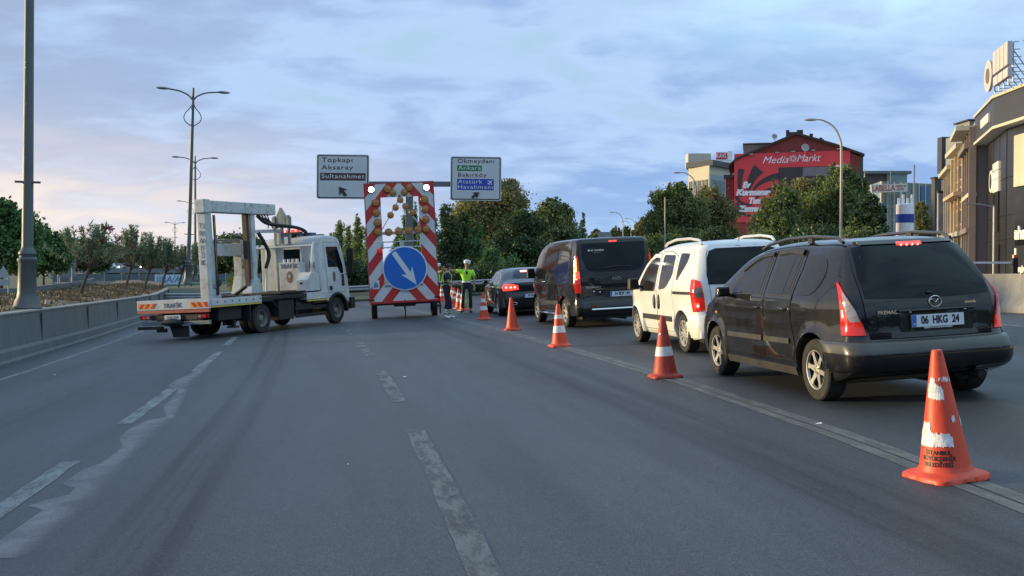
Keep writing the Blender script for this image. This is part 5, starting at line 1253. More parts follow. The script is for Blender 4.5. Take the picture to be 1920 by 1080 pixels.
    MB().lathe([(.735, .0), (.735, .0135), (.001, .0135)], 64, Mc).build('blue_face', SIGNB, disc)
    a = R(-57.5)  # arrow direction
    Ma = Mc @ Matrix.Rotation(a, 4, 'Z') @ Matrix.Translation((0, 0, .0145))
    MB().prism([(-.68, -.085), (.22, -.085), (.10, -.235), (.70, 0), (.10, .235), (.22, .085), (-.68, .085)][:7], Ma, .005).build('arrow', SIGNW, disc)
    # small sticker
    st = MB().prism([(0, 0), (.22, 0), (.22, .28), (0, .28)], Matrix.Translation((-1.0, -.008, .98)) @ RX, .003).build('sticker', mat('sticker_white', (.55, .58, .6), .5), root)
    MB().prism([(.04, .04), (.17, .05), (.18, .14), (.11, .24), (.05, .15)], Matrix.Translation((-1.0, -.012, .98)) @ RX, .002).build('sticker_mark', mat('sticker_blue', (.06, .22, .42), .5), st)
    # chassis, axle, wheels, prop stand
    mb = MB().b2(-.95, .95, .05, 2.2, .44, .54).b2(-.10, .10, 2.2, 3.6, .44, .54).b2(-.55, .55, .3, 1.6, .54, .9)
    for x in (-.8, .8): mb.beam((x, .06, 2.2), (x, 1.4, .55), .05, .05)
    mb.build('chassis', CHAS, root)
    for x in (-1, 1):
        wheel(root, x * .98, .9, .33, .20, x, style='steel', rr=.56, rm=MATS['steel_wheel_grey'])
        MB().b2(x * .98 - .14, x * .98 + .14, .48, 1.32, .67, .70).build('mudguard', CHAS, root)
    mb = MB().cyl((0, .15, .10), (0, .15, .50), .03).cyl((-.02, .15, .09), (.02, .15, .09), .09, n=18).b2(-.35, .35, .1, .16, .38, .46); mb.build('jockey_wheel', CHAS, root); MB().cyl((W0 + .05, .2, .08), (W0 + .05, .2, .62), .025).build('prop_stand', CHAS, root)
    for s in (-1, 1): MB().b2(s * 1.05 - .09, s * 1.05 + .09, -.02, .0, .60, .66).build('tail_light', REDDIM, root)
    return root
tr = make_trailer(); trX, trY = G(756, 593); tr.matrix_world = ground_matrix(-3.42, 32.9, R(8))

# ------------------------------------------------------------------ traffic cones
ORG = mat('cone_orange', (0.62, 0.060, 0.022), 0.48, var=0.16, vscale=7, dirt=(0.36, 0.05, 0.03), dirt_amt=0.6)
ORG2 = mat('old_cone_orange', (0.40, 0.040, 0.022), 0.55, var=0.2, vscale=7, dirt=(0.18, 0.03, 0.02), dirt_amt=0.7)
REFW = mat('cone_reflective', (0.66, 0.66, 0.64), 0.35, var=0.15, vscale=20, dirt=(0.35, 0.30, 0.30), dirt_amt=0.5)
def peel(name, seedv, thr):
    m, t, b, N, L, M, MIX, NO, MR = shader(name)
    tc = N('ShaderNodeTexCoord'); n = NO(tc.outputs['Object'], seedv, 6, 0.65)
    k = MR(n, thr, thr + .012)
    t.links.new(MIX(k, (0.62, 0.060, 0.022), (0.70, 0.68, 0.68)), b.inputs['Base Color']); b.inputs['Roughness'].default_value = 0.4
    return m
HC = .76
def cr_(z, r0=.148, r1=.030): return r0 + (r1 - r0) * (z - .05) / (HC - .05)
def cone_obj(label, m, bands, lettering=False, base_m=None, jag=False):
    root = empty('traffic_cone', label, 'traffic cone', group='row of traffic cones along the lane line')
    prof = [(cr_(.05) + .012, .045), (cr_(.07), .075)] + [(cr_(.05 + (HC - .05) * i / 18), .05 + (HC - .05) * i / 18) for i in range(1, 18)] + [(.031, HC - .01), (.026, HC), (.012, HC), (.010, HC - .03)]
    body = MB().lathe(prof, 40).build('cone_body', m, root, ang=40)
    mb = MB(); n = 48; vs = []; S_ = .192
    def sq(i, s, k=6):
        a = 2 * math.pi * i / n + math.pi / 4; c, d = math.cos(a), math.sin(a); r = s / (abs(c) ** k + abs(d) ** k) ** (1 / k)
        return r * c, r * d
    for r_, z in ((S_ - .01, .0), (S_, .006), (S_ * .99, .030), (S_ * .93, .040), (.17, .044), (.155, .056)):
        for i in range(n):
            if z > .04: a = 2 * math.pi * i / n + math.pi / 4; x, y = r_ * math.cos(a), r_ * math.sin(a)
            else: x, y = sq(i, r_)
            w_ = 1 + (.02 * math.sin(i * 1.7) + .015 * math.sin(i * 3.9)) * (z < .03)
            vs.append((x * w_, y * w_, z + (.004 * math.sin(i * .9) if 0 < z < .03 else 0)))
    fs = [(j * n + i, j * n + (i + 1) % n, (j + 1) * n + (i + 1) % n, (j + 1) * n + i) for j in range(5) for i in range(n)] + [tuple(range(n))]
    mb.add(vs, fs); mb.build('cone_base', base_m or m, root, ang=45)
    for (za, zb) in bands:
        MB().lathe([(cr_(za) + .0005, za), (cr_(za) + .003, za + .002), (cr_(zb) + .003, zb - .002), (cr_(zb) + .0005, zb)], 40).build('reflective_band', REFW, root)
    return root, body
def torn(root, angs, z0, z1, seed, mm):
    """a torn patch of reflective film wrapped round the cone"""
    rd = random.Random(seed); a0, a1 = angs; n = 26; m_ = 5; vs = []
    lo = [z0 + rd.uniform(-.004, .008) for _ in range(n)]; hi = [z1 + rd.uniform(-.010, .006) for _ in range(n)]
    for i in range(n):
        a = R(a0 + (a1 - a0) * i / (n - 1)); h = 1.0 if .12 < i / n < .88 else .72
        for j in range(m_):
            z = lo[i] + (hi[i] - lo[i]) * h * j / (m_ - 1); r = cr_(z) + .0025 + .002 * rd.random()
            vs.append((r * math.cos(a), r * math.sin(a), z))
    o = MB().add(vs, [(i * m_ + j, (i + 1) * m_ + j, (i + 1) * m_ + j + 1, i * m_ + j + 1) for i in range(n - 1) for j in range(m_ - 1)]).build('torn_film', mm, root, ang=20)
    return o
FILM = mat('torn_white_film', (0.70, 0.68, 0.70), 0.28, var=0.18, vscale=16, bump=0.6, bscale=22)
def put(root, px_, py_, yaw=0, sc=1.0, lean=(0, 0)):
    X, Y = G(px_, py_); root.matrix_world = ground_matrix(X, Y, R(yaw)) @ Matrix.Rotation(R(lean[0]), 4, 'Y') @ Matrix.Rotation(R(lean[1]), 4, 'X') @ Matrix.Scale(sc, 4)
c1, body = cone_obj('battered orange cone with torn white film and black lettering, nearest the camera', ORG, [])
torn(c1, (186, 256), .205, .285, 3, FILM); torn(c1, (150, 196), .205, .345, 9, FILM); torn(c1, (188, 245), .475, .56, 5, FILM); torn(c1, (172, 215), .485, .60, 8, FILM); torn(c1, (215, 300), .575, .605, 6, peel('peeling_film', 60, .5))
torn(c1, (262, 275), .345, .385, 7, FILM); torn(c1, (300, 309), .32, .37, 2, FILM)
for i, s in enumerate(('İSTANBUL', 'BÜYÜKŞEHİR', 'BELEDİYESİ')):
    z = .172 - .034 * i
    o = text(s, .034, Matrix.Identity(4), INK, body, depth=.0004, bold=.0012, sx=.95)
    for v in o.data.vertices:      # wrap the lettering round the cone
        zz_ = z + v.co.y; a = R(214) + v.co.x / cr_(zz_); r = cr_(zz_) + .0012 + v.co.z; v.co = (r * math.cos(a), r * math.sin(a), zz_)
MB().cyl((-.008, -.026, HC - .035), (-.008, -.040, HC - .01), .004, n=6).build('wire_tag', INK, c1)
put(c1, 1777, 897, 18, 1.06, (-2.2, 0))
c2, _ = cone_obj('dull dark orange cone with one white band, beside the white van and the people carrier', ORG2, [(.27, .385)])
torn(c2, (200, 230), .53, .56, 4, FILM); put(c2, 1248, 708, 8, 1.0)
c3, _ = cone_obj('orange cone with broad and narrow white bands before the black van rear wheel', ORG, [(.255, .375), (.50, .57)]); put(c3, 1050, 650, 14)
c4, _ = cone_obj('plain bright orange cone without any white band', ORG, []); put(c4, 961, 619, 5)
c5, _ = cone_obj('orange cone with two white bands beside the dark saloon front wheel', ORG, [(.27, .39), (.50, .60)]); put(c5, 908, 599, 10)
small = [((869, 582), 'small orange cone touching the feet of the officer, nearest of the far row'), ((861, 578.5), 'far orange cone just left of the officer trousers, second of the far row'), ((853, 573), 'far orange cone between the two standing men, third of the far row'), ((849, 569.5), 'farthest orange cone between the two standing men'), ((829, 565.5), 'lone far orange cone between the trailer and the man in dark overalls')]
for (p, lab) in small:
    c = copy_tree(c5); c['label'] = lab; put(c, p[0], p[1], random.uniform(0, 40))

# ------------------------------------------------------------------ people
SKIN = mat('skin', (0.34, 0.19, 0.13), 0.55, var=0.08); HAIR = mat('dark_hair', (0.015, 0.011, 0.009), 0.7)
NAVY = mat('navy_cloth', (0.012, 0.015, 0.028), 0.85, var=0.25, bump=0.5, bscale=18); HIVIS = mat('hi_vis_yellow', (0.40, 0.80, 0.03), 0.6, var=0.12, bump=0.4, bscale=16, emit=None)
SILV = mat('reflective_silver', (0.55, 0.60, 0.52), 0.4); HIVD = mat('vest_strap_yellow', (0.50, 0.75, 0.20), 0.5); SHOE = mat('black_shoe', (0.012, 0.012, 0.012), 0.45); WCAP = mat('white_cap', (0.72, 0.73, 0.76), 0.5); SHW = mat('white_trainer', (0.6, 0.6, 0.6), 0.6)
def skin_mesh(name, nodes, edges, m, parent, root=0, sub=2):
    me = bpy.data.meshes.new(name); me.from_pydata([n[0] for n in nodes], edges, []); me.materials.append(m)
    o = bpy.data.objects.new(name, me); link(o, parent)
    s = o.modifiers.new('skin', 'SKIN'); s.use_smooth_shade = True
    for i, n in enumerate(nodes):
        r = n[1]; me.skin_vertices[0].data[i].radius = r if isinstance(r, tuple) else (r, r); me.skin_vertices[0].data[i].use_root = (i == root)
    if sub: d = o.modifiers.new('sub', 'SUBSURF'); d.levels = sub; d.render_levels = sub
    return o
def person(label, J, cat='person', kind='police', H=1.78):
    """J: joint positions; faces local -Y unless the joints say otherwise"""
    root = empty('person', label, cat)
    V = {k: Vector(v) for k, v in J.items()}
    nodes = []; idx = {}; E = []
    def nd(k, p, r): idx[k] = len(nodes); nodes.append((tuple(p), r)); return k
    def ed(*ks):
        for a, b_ in zip(ks, ks[1:]): E.append((idx[a], idx[b_]))
    nd('pel', V['pel'], (.145, .10)); nd('waist', V['waist'], (.135, .095)); nd('chest', V['chest'], (.165, .11)); nd('neck', V['neck'], (.062, .062)); nd('jaw', V['head'] + Vector((0, 0, -.06)), (.062, .070)); nd('head', V['head'] + Vector((0, 0, .03)), (.078, .094)); nd('top', V['head'] + Vector((0, 0, .095)), (.055, .065))
    ed('pel', 'waist', 'chest', 'neck', 'jaw', 'head', 'top')
    for s in ('L', 'R'):
        nd('sh' + s, V['sh' + s], .056); nd('el' + s, V['el' + s], .046); nd('wr' + s, V['wr' + s], .033)
        hv = (V['wr' + s] - V['el' + s]).normalized(); palm = V['wr' + s] + hv * .07
        nd('pm' + s, palm, (.036, .018)); ed('chest', 'sh' + s, 'el' + s, 'wr' + s, 'pm' + s)
        sidev = hv.cross(Vector((0, 1, .2))).normalized()
        if sidev.length < .1: sidev = Vector((1, 0, 0))
        curl = hv.cross(sidev).normalized()
        for q in range(4):
            b0 = palm + hv * .02 + sidev * (.024 - .016 * q); ln = (.07, .08, .075, .058)[q]
            nd(f'f{s}{q}a', b0 + hv * ln * .5, .0085); nd(f'f{s}{q}b', b0 + hv * ln * .85 + curl * ln * .4, .007); ed('pm' + s, f'f{s}{q}a', f'f{s}{q}b')
        nd(f't{s}a', V['wr' + s] + hv * .04 + sidev * .04, .010); nd(f't{s}b', V['wr' + s] + hv * .08 + sidev * .058 + curl * .012, .008); ed('wr' + s, f't{s}a', f't{s}b')
        nd('hip' + s, V['hip' + s], .082); nd('kn' + s, V['kn' + s], .055); nd('an' + s, V['an' + s], .038); nd('toe' + s, V['toe' + s], (.042, .026)); ed('pel', 'hip' + s, 'kn' + s, 'an' + s, 'toe' + s)
    body = skin_mesh('body', nodes, E, SKIN, root)
    fd = V['face'].normalized(); hc = V['head'] + Vector((0, 0, .02)); rt_ = fd.cross(Vector((0, 0, 1))).normalized()
    mb = MB(); mb.sphere(hc + fd * .100 + Vector((0, 0, -.015)), (.013, .013, .022), 8, 6); mb.build('nose', SKIN, root)
    for s in (-1, 1):
        MB().sphere(hc + rt_ * s * .082 + Vector((0, 0, -.01)), (.015, .022, .032), 8, 6).build('ear', SKIN, root)
        MB().sphere(hc + fd * .086 + rt_ * s * .032 + Vector((0, 0, .015)), (.010, .010, .007), 8, 6).build('eye', INK, root)
    MB().sphere(hc + fd * .090 + Vector((0, 0, -.055)), (.022, .012, .006), 8, 6).build('mouth', mat('lips', (.25, .10, .08), .5), root)
    # clothes
    def shell(name, keys, chains, grow, m, rt=None):
        ks = {}; nn = []; ee = []
        for ch in chains:
            for k in ch:
                if k not in ks:
                    ks[k] = len(nn)
                    if k in idx: p, r = nodes[idx[k]]
                    else: p, r = keys[k]
                    r = tuple(x + grow for x in r) if isinstance(r, tuple) else r + grow
                    nn.append((p, r))
            for a, b_ in zip(ch, ch[1:]): ee.append((ks[a], ks[b_]))
        return skin_mesh(name, nn, ee, m, root)
    mid = lambda a, b_, t: V[a] * (1 - t) + V[b_] * t
    ex = {}
    for s in ('L', 'R'):
        ex['slv' + s] = (tuple(mid('sh' + s, 'el' + s, .72)), .062); ex['cuff' + s] = (tuple(mid('kn' + s, 'an' + s, .88)), .058)
    ex['col'] = (tuple(mid('chest', 'neck', .62)), (.085, .075)); ex['hem'] = (tuple(mid('pel', 'waist', .35)), (.135, .095))
    top = HIVIS if kind == 'police' else NAVY
    sh = shell('shirt', ex, [['hem', 'waist', 'chest', 'col'], ['chest', 'shL', 'slvL'], ['chest', 'shR', 'slvR']], .018, top)
    tz = {}
    shell('trousers', ex, [['waist', 'pel', 'hipL', 'knL', 'cuffL'], ['pel', 'hipR', 'knR', 'cuffR']], .020, NAVY)
    for s in ('L', 'R'):
        a, t = V['an' + s], V['toe' + s]
        skin_mesh('shoe', [(tuple(a + Vector((0, 0, .03))), .058), (tuple(a + (t - a) * .1 + Vector((0, 0, -.03))), (.058, .050)), (tuple(t + (t - a) * .20), (.056, .040))], [(0, 1), (1, 2)], SHOE if kind == 'police' else SHW, root)
    def ring(name, c, axis, rx, ry, h, m, fx=(1, 0, 0)):
        z = Vector(axis).normalized(); x = (Vector(fx) - z * z.dot(Vector(fx))).normalized(); y = z.cross(x); vs = []; n = 28
        for i in range(n):
            t = 2 * math.pi * i / n
            for k in (-.5, .5): vs.append(Vector(c) + x * math.cos(t) * rx + y * math.sin(t) * ry + z * h * k)
        return MB().add(vs, [(2 * i, 2 * ((i + 1) % n), 2 * ((i + 1) % n) + 1, 2 * i + 1) for i in range(n)]).build(name, m, root)
    ring('belt', mid('pel', 'waist', .55), V['waist'] - V['pel'], .160, .122, .05, SILV if kind == 'police' else HIVD)
    if kind == 'police':
        c = V['head'] + Vector((0, 0, .09))
        cap = MB(); Mx = frame(c + Vector((0, 0, -.03)), rt_, (fd * -.18 + Vector((0, 0, 1))))
        cap.lathe([(.100, -.02), (.108, .03), (.120, .06), (.112, .095), (.07, .122), (.001, .130)], 24, Mx @ Matrix.Diagonal((1, 1.12, 1, 1))); cp = cap.build('cap', WCAP, root)
        pk = MB(); pk.sphere(c + fd * .10 + Vector((0, 0, -.03)), (.075, .065, .010), 14, 6); pk.build('cap_peak', SHOE, cp)
        for s in ('L', 'R'):
            for side_ in (1,):
                mb = MB(); o = Vector((.075 if s == 'L' else -.075, -.02, 0)); pts = []
                for a, b_, t in (('hip' + s, 'kn' + s, .25), ('hip' + s, 'kn' + s, .7), ('kn' + s, 'an' + s, .1), ('kn' + s, 'an' + s, .8)): pts.append(mid(a, b_, t) + Vector((.062 * (1 if s == 'R' else -1) * -1, -.045, 0)))
                mb.tube(pts, .016, 6)
            mb.build('trouser_stripe', HIVD, root)
        MB().b2(*[v for v in (V['hipR'].x - .14, V['hipR'].x - .06)], V['hipR'].y - .08, V['hipR'].y + .06, V['hipR'].z + .02, V['hipR'].z + .16).build('pouch', SILV, root, bev=.02)
        mb = MB()
        for s in (-1, 1): mb.sphere(V['chest'] + fd * .115 + rt_ * s * .07 + Vector((0, 0, .02)), (.035, .02, .07), 10, 6)
        mb.build('shirt_insets', NAVY, root)
    else:
        h_ = MB(); h_.sphere(V['head'] + Vector((0, 0, .055)) - fd * .012, (.092, .105, .085), 16, 10); h_.build('hair', HAIR, root)
        for s in (-1, 1):
            cvx = [V['waist'] + rt_ * s * .10 - fd * .112, V['chest'] + rt_ * s * .10 - fd * .122, V['chest'] + rt_ * s * .10 + Vector((0, 0, .12)), V['chest'] + rt_ * s * .10 + fd * .122, V['waist'] + rt_ * s * .10 + fd * .118]
            MB().tube(crom3(cvx, 6), .018, 6).build('vest_strap', HIVD, root)
        ring('vest_band', V['waist'] + Vector((0, 0, .06)), V['chest'] - V['waist'], .168, .128, .07, HIVD)
        for s in ('L', 'R'):
            for t in (.58, .74): ring('leg_band', mid('kn' + s, 'an' + s, t), V['kn' + s] - V['an' + s], .072, .072, .05, SILV)
    return root
# officer: faces the camera side, right arm (image left) raised straight out to the left
pol = person('police officer in bright yellow shirt and white cap, one arm stretched to the left',
    {'pel': (0, 0, .95), 'waist': (0, .01, 1.12), 'chest': (0, .02, 1.34), 'neck': (.005, .01, 1.50), 'head': (.015, -.01, 1.61), 'face': (-.45, -.9, 0),
     'shL': (-.20, .02, 1.40), 'elL': (-.46, -.02, 1.42), 'wrL': (-.70, -.06, 1.47), 'shR': (.20, .02, 1.40), 'elR': (.26, .03, 1.13), 'wrR': (.25, -.02, .88),
     'hipL': (-.09, 0, .90), 'knL': (-.11, -.02, .50), 'anL': (-.13, .02, .09), 'toeL': (-.18, -.13, .04), 'hipR': (.09, 0, .90), 'knR': (.12, -.01, .50), 'anR': (.13, .03, .09), 'toeR': (.16, -.12, .04)})
X, Y = G(875, 586); pol.matrix_world = Matrix.Translation((X, Y, gz(X)))
wk = person('man in dark overalls with pale hi-vis straps, standing side on beside the trailer',
    {'pel': (0, 0, .93), 'waist': (.0, 0, 1.09), 'chest': (.02, .01, 1.30), 'neck': (.05, .01, 1.45), 'head': (.075, .0, 1.55), 'face': (.95, .25, 0),
     'shL': (.03, -.20, 1.36), 'elL': (.08, -.24, 1.10), 'wrL': (.30, -.14, 1.06), 'shR': (.03, .20, 1.36), 'elR': (.10, .24, 1.10), 'wrR': (.32, .08, 1.08),
     'hipL': (0, -.09, .89), 'knL': (.05, -.10, .50), 'anL': (-.03, -.10, .09), 'toeL': (.11, -.13, .04), 'hipR': (0, .09, .89), 'knR': (.10, .10, .50), 'anR': (.09, .12, .09), 'toeR': (.24, .12, .04)}, kind='worker')
X, Y = G(838, 597); wk.matrix_world = Matrix.Translation((X - .02, Y, gz(X)))
p3_ = copy_tree(pol); p3_['label'] = 'person in a yellow shirt almost hidden behind the right edge of the striped trailer board'; X, Y = G(816, 575); p3_.matrix_world = Matrix.Translation((X + .1, Y, gz(X))) @ Matrix.Rotation(R(100), 4, 'Z')
# ================================================================== VEGETATION
L_DARK = leafmat('leaves_dark', (0.024, 0.049, 0.019), (0.084, 0.142, 0.046), 0.5)
L_MID = leafmat('leaves_mid', (0.070, 0.105, 0.032), (0.223, 0.270, 0.081), 0.5)
L_OLIVE = leafmat('leaves_olive', (0.108, 0.121, 0.038), (0.338, 0.290, 0.101), 0.45)
L_POP = leafmat('leaves_poplar', (0.081, 0.128, 0.041), (0.257, 0.324, 0.108), 0.9)
L_BUSH = leafmat('leaves_bush', (0.047, 0.101, 0.032), (0.149, 0.277, 0.081), 0.8)
L_OLEA = leafmat('leaves_oleander', (0.075, 0.115, 0.065), (0.19, 0.25, 0.14), 1.6)
BARK = mat('bark', (0.075, 0.058, 0.046), 0.9, var=0.4, vscale=8, bump=0.6, bscale=20)
def quads(cen, size, aspect=1.8, dirs=None, up_bias=0.0):
    n = len(cen); a = rng.normal(size=(n, 3)) if dirs is None else dirs + rng.normal(size=(n, 3)) * 0.35
    a[:, 2] += up_bias; a /= np.linalg.norm(a, axis=1)[:, None]
    b_ = rng.normal(size=(n, 3)); b_ -= (b_ * a).sum(1)[:, None] * a; b_ /= np.linalg.norm(b_, axis=1)[:, None]
    s = size * rng.uniform(0.6, 1.35, n)[:, None]
    p0 = cen - a * s * .5; p2 = cen + a * s * .5; w_ = b_ * s / aspect * .5
    v = np.stack([p0, cen + w_, p2, cen - w_], 1).reshape(-1, 3); f = np.arange(4 * n).reshape(-1, 4)
    return v, f
def leaf_mesh(name, v, f, m, parent):
    me = bpy.data.meshes.new(name); me.from_pydata(v.tolist(), [], f.tolist()); me.materials.append(m)
    return link(bpy.data.objects.new(name, me), parent)
def crown_pts(blobs, per, hollow=0.55):
    """points in clumps through the shell of each blob"""
    out = []
    for (c, r) in blobs:
        r = np.array(r if isinstance(r, (tuple, list)) else (r, r, r)); vol = float(np.prod(r)) ** (2 / 3)
        k = max(6, int(per * vol / 8))
        d = rng.normal(size=(k, 3)); d /= np.linalg.norm(d, axis=1)[:, None]; rad = rng.uniform(hollow, 1.08, k)[:, None]
        cl = np.array(c) + d * rad * r
        cs = rng.uniform(.10, .24, k)[:, None] * float(np.mean(r))
        q = 14; pts = cl[:, None, :] + rng.normal(size=(k, q, 3)) * cs[:, None, :] * .9
        out.append(pts.reshape(-1, 3))
    return np.concatenate(out)
def branchy(base, top, r0, blobs, n=7, seedv=1):
    rd = random.Random(seedv); mb = MB(); base = Vector(base); top = Vector(top)
    mb.tube([base, base.lerp(top, .35) + Vector((rd.uniform(-.1, .1), 0, 0)), base.lerp(top, .7) + Vector((rd.uniform(-.15, .15), 0, 0)), top], [r0, r0 * .8, r0 * .5, r0 * .2], 8)
    for i in range(n):
        c = Vector(blobs[rd.randrange(len(blobs))][0]); s_ = base.lerp(top, rd.uniform(.3, .75)); mid_ = s_.lerp(c, .5) + Vector((0, 0, rd.uniform(-.2, .4)))
        mb.tube([s_, mid_, c], [r0 * .35, r0 * .22, r0 * .06], 6)
    return mb
def tree(name, label, cat, px0, px1, ytop, Z, ybase_z, m, shape='round', per=420, leaf=.32, group=None, nb=9, seedv=1, trunk=True, dx=0.0, asp=1.7, hollow=.5, low=.12):
    """tree that stands at distance Z and spans the given width and height"""
    rd = random.Random(seedv); k = Z / F; xc = ((px0 + px1) / 2 - 960) * k; wd = (px1 - px0) * k; zt = EYE + (HY - ytop) * k; H = zt - ybase_z
    root = empty(name, label, cat, Matrix.Translation((xc, Z, ybase_z)), group)
    blobs = []
    if shape == 'round':
        for i in range(nb):
            a = rd.uniform(0, 2 * math.pi); rr = rd.uniform(.15, .34) * wd; h_ = rd.uniform(.30 + low, .86); q = 1 - abs(h_ - .55) * .9
            blobs.append(((math.cos(a) * wd * .32 * q, math.sin(a) * wd * .30 * q, h_ * H), (rr, rr, rr * .8)))
        blobs.append(((0, 0, H * .62), (wd * .36, wd * .34, H * .27))); blobs.append(((rd.uniform(-.1, .1) * wd, 0, H * .86), (wd * .22, wd * .2, H * .14)))
        for i in range(nb): a = rd.uniform(0, math.pi * 2); h_ = rd.uniform(.3, .95); q = math.sin(math.pi * min(.98, h_)) ** .5; rr = wd * rd.uniform(.05, .14); e_ = rd.uniform(.40, .50); blobs.append(((math.cos(a) * wd * e_ * q, math.sin(a) * wd * .4 * q, h_ * H * rd.uniform(.97, 1.04)), rr))
        for i in range(16):     # upright shoots break the outline
            a = rd.uniform(0, 6.28); q = rd.uniform(.05, .42); e_ = math.sqrt(max(.05, 1 - (q / .5) ** 2)); blobs.append(((math.cos(a) * wd * q, math.sin(a) * wd * q * .8, H * (.52 + .46 * e_)), (wd * .035, wd * .035, H * rd.uniform(.05, .10))))
    elif shape == 'column':
        n = 7
        for i in range(n): t = (i + .5) / n; q = 1.15 * math.sin(math.pi * (t * .80 + .14)) ** .7; blobs.append(((rd.uniform(-.10, .10) * wd, 0, H * (.06 + .90 * t)), (wd * .48 * q, wd * .48 * q, H / n * .95)))
    elif shape == 'cone':
        n = 9
        for i in range(n): t = i / n; q = (1 - t) ** .8 + .08; blobs.append(((rd.uniform(-.05, .05) * wd, 0, H * (.06 + .92 * t)), (wd * .5 * q, wd * .5 * q, H / n * .9)))
    elif shape == 'bush':
        for i in range(nb): a = rd.uniform(0, 6.28); q = rd.uniform(.1, .42); h_ = rd.uniform(.18, .72); blobs.append(((math.cos(a) * wd * q, math.sin(a) * wd * q * .6, h_ * H), (wd * .18, wd * .15, H * .24)))
        blobs.append(((0, 0, H * .42), (wd * .42, wd * .30, H * .42)))
    pts = crown_pts(blobs, per, hollow); pts = pts[pts[:, 2] > .05]
    v, f = quads(pts, leaf * .78, asp, up_bias=.4 if shape in ('column', 'cone') else .1)
    # dark inner core of small twigs keeps the middle dense but open at the rim
    leaf_mesh('crown', v, f, m, root)
    if trunk: branchy((0, 0, -.05), (0, 0, H * (.8 if shape != 'round' else .7)), max(.05, wd * .03 if shape == 'round' else .07), blobs, 8 if shape == 'round' else 3, seedv).build('trunk', BARK, root)
    return root
GL = -0.8
tree('broadleaf_tree', 'large dark broadleaf tree at the left edge behind the thick lamp column', 'tree', -60, 62, 378, 70, GL, L_BUSH, per=900, seedv=2, leaf=.34)
tree('broadleaf_tree', 'broadleaf tree just right of the thick lamp column, left of the grey sign backs', 'tree', 42, 124, 428, 76, GL, L_BUSH, per=900, seedv=3, leaf=.32)
tree('broadleaf_tree', 'low dark tree between the grey sign backs and the nearest flowering bush', 'tree', 128, 212, 452, 120, GL, L_DARK, per=600, seedv=4, leaf=.45)
for i, (a, c, y, Z) in enumerate(((170, 245, 474, 260), (230, 300, 482, 280))):
    tree('distant_tree', ('far small tree row end beyond the overpass traffic, left' if i == 0 else 'far small tree beyond the overpass, right of the nearest oleander'), 'tree', a, c, y, Z, -1, L_MID, per=160, seedv=10 + i, leaf=.9)
pops = [(596, 616, 446, 92), (610, 632, 438, 88), (624, 650, 414, 80), (644, 664, 424, 78), (660, 684, 407, 76), (680, 702, 420, 74), (735, 757, 428, 84), (752, 768, 398, 82), (770, 786, 385, 80), (782, 800, 396, 78), (800, 822, 386, 72)]
pl = ['far left end of the poplar row', 'second poplar from the left, beside the truck cab roof', 'tall poplar over the truck mirror', 'shorter poplar between the two tallest left of the striped board', 'tallest poplar left of the striped board', 'poplar touching the left edge of the striped board', 'low poplar seen through the left of the board window', 'thin poplar seen through the middle of the board window', 'poplar just right of the sign post in the board window', 'poplar at the right edge of the board window', 'poplar at the right edge of the striped board']
for i, ((a, c, y, Z), lb) in enumerate(zip(pops, pl)):
    tree('poplar_tree', 'upright light green tree, ' + lb, 'tree', a, c, y, Z, GL, L_POP if i < 6 else L_BUSH, 'column', per=2600, leaf=.20, hollow=.15, group='row of young poplars beyond the guardrail', seedv=20 + i, asp=1.6)
tree('shrub', 'dark green shrub mass between the tow truck cab and the striped board', 'shrub', 585, 705, 478, 70, GL, L_DARK, 'bush', per=1000, leaf=.24, seedv=40, nb=12, trunk=False)
dk = [(816, 862, 386, 66, L_DARK, 'tall dark conifer right beside the striped board'), (838, 888, 400, 68, L_DARK, 'dark conifer above the two standing men'), (868, 915, 424, 66, L_BUSH, 'green conifer right of the officer'), (893, 945, 448, 64, L_BUSH, 'mid green bush behind the saloon roof, left'), (925, 985, 462, 63, L_BUSH, 'light tipped bush directly above the dark saloon')]
for i, (a, c, y, Z, m, lb) in enumerate(dk):
    tree('conifer', lb, 'tree', a, c, y, Z, GL + .2, m, 'column' if i < 3 else 'bush', per=1500, leaf=.22, seedv=50 + i, nb=10, hollow=.3, group='dense evergreens on the island')
tree('shrub', 'low dark undergrowth behind the guardrail and the standing men', 'shrub', 810, 1010, 490, 61, GL, L_DARK, 'bush', per=1100, leaf=.24, seedv=41, nb=14, trunk=False)
tree('broadleaf_tree', 'yellowish olive tree rising behind the dark conifers, under the right road sign', 'tree', 852, 990, 340, 95, GL, L_OLIVE, per=1100, leaf=.34, seedv=60, nb=12, hollow=.35)
tree('broadleaf_tree', 'dark rounded tree between the olive tree and the cypress', 'tree', 988, 1082, 376, 100, GL, L_MID, per=1000, leaf=.34, seedv=61, hollow=.35)
tree('broadleaf_tree', 'low dark tree in front of the olive tree, above the saloon', 'tree', 920, 1030, 400, 82, GL, L_DARK, per=1000, leaf=.30, seedv=62, hollow=.3, low=-.1)
tree('broadleaf_tree', 'low dark tree behind the left half of the tall black van', 'tree', 1000, 1100, 430, 88, GL, L_DARK, per=900, leaf=.30, seedv=63, hollow=.3, low=-.1)
tree('cypress', 'slim dark cypress above the tall black van', 'tree', 1080, 1104, 391, 110, GL, L_DARK, 'cone', per=900, leaf=.30, seedv=64)
far = [(1100, 1135, 432, 'left of the far sign back'), (1140, 1170, 430, 'under the smallest lamp'), (1160, 1190, 428, 'beside the right grove')]
for i, (a, c, y, lb) in enumerate(far):
    tree('distant_tree', 'tiny far tree above the tall black van, ' + lb, 'tree', a, c, y, 240, 0, L_MID, per=260, leaf=.8, seedv=70 + i)
tree('cypress', 'tiny far cypress between the distant trees', 'tree', 1168, 1176, 418, 230, 0, L_DARK, 'cone', per=500, leaf=.5, seedv=77)
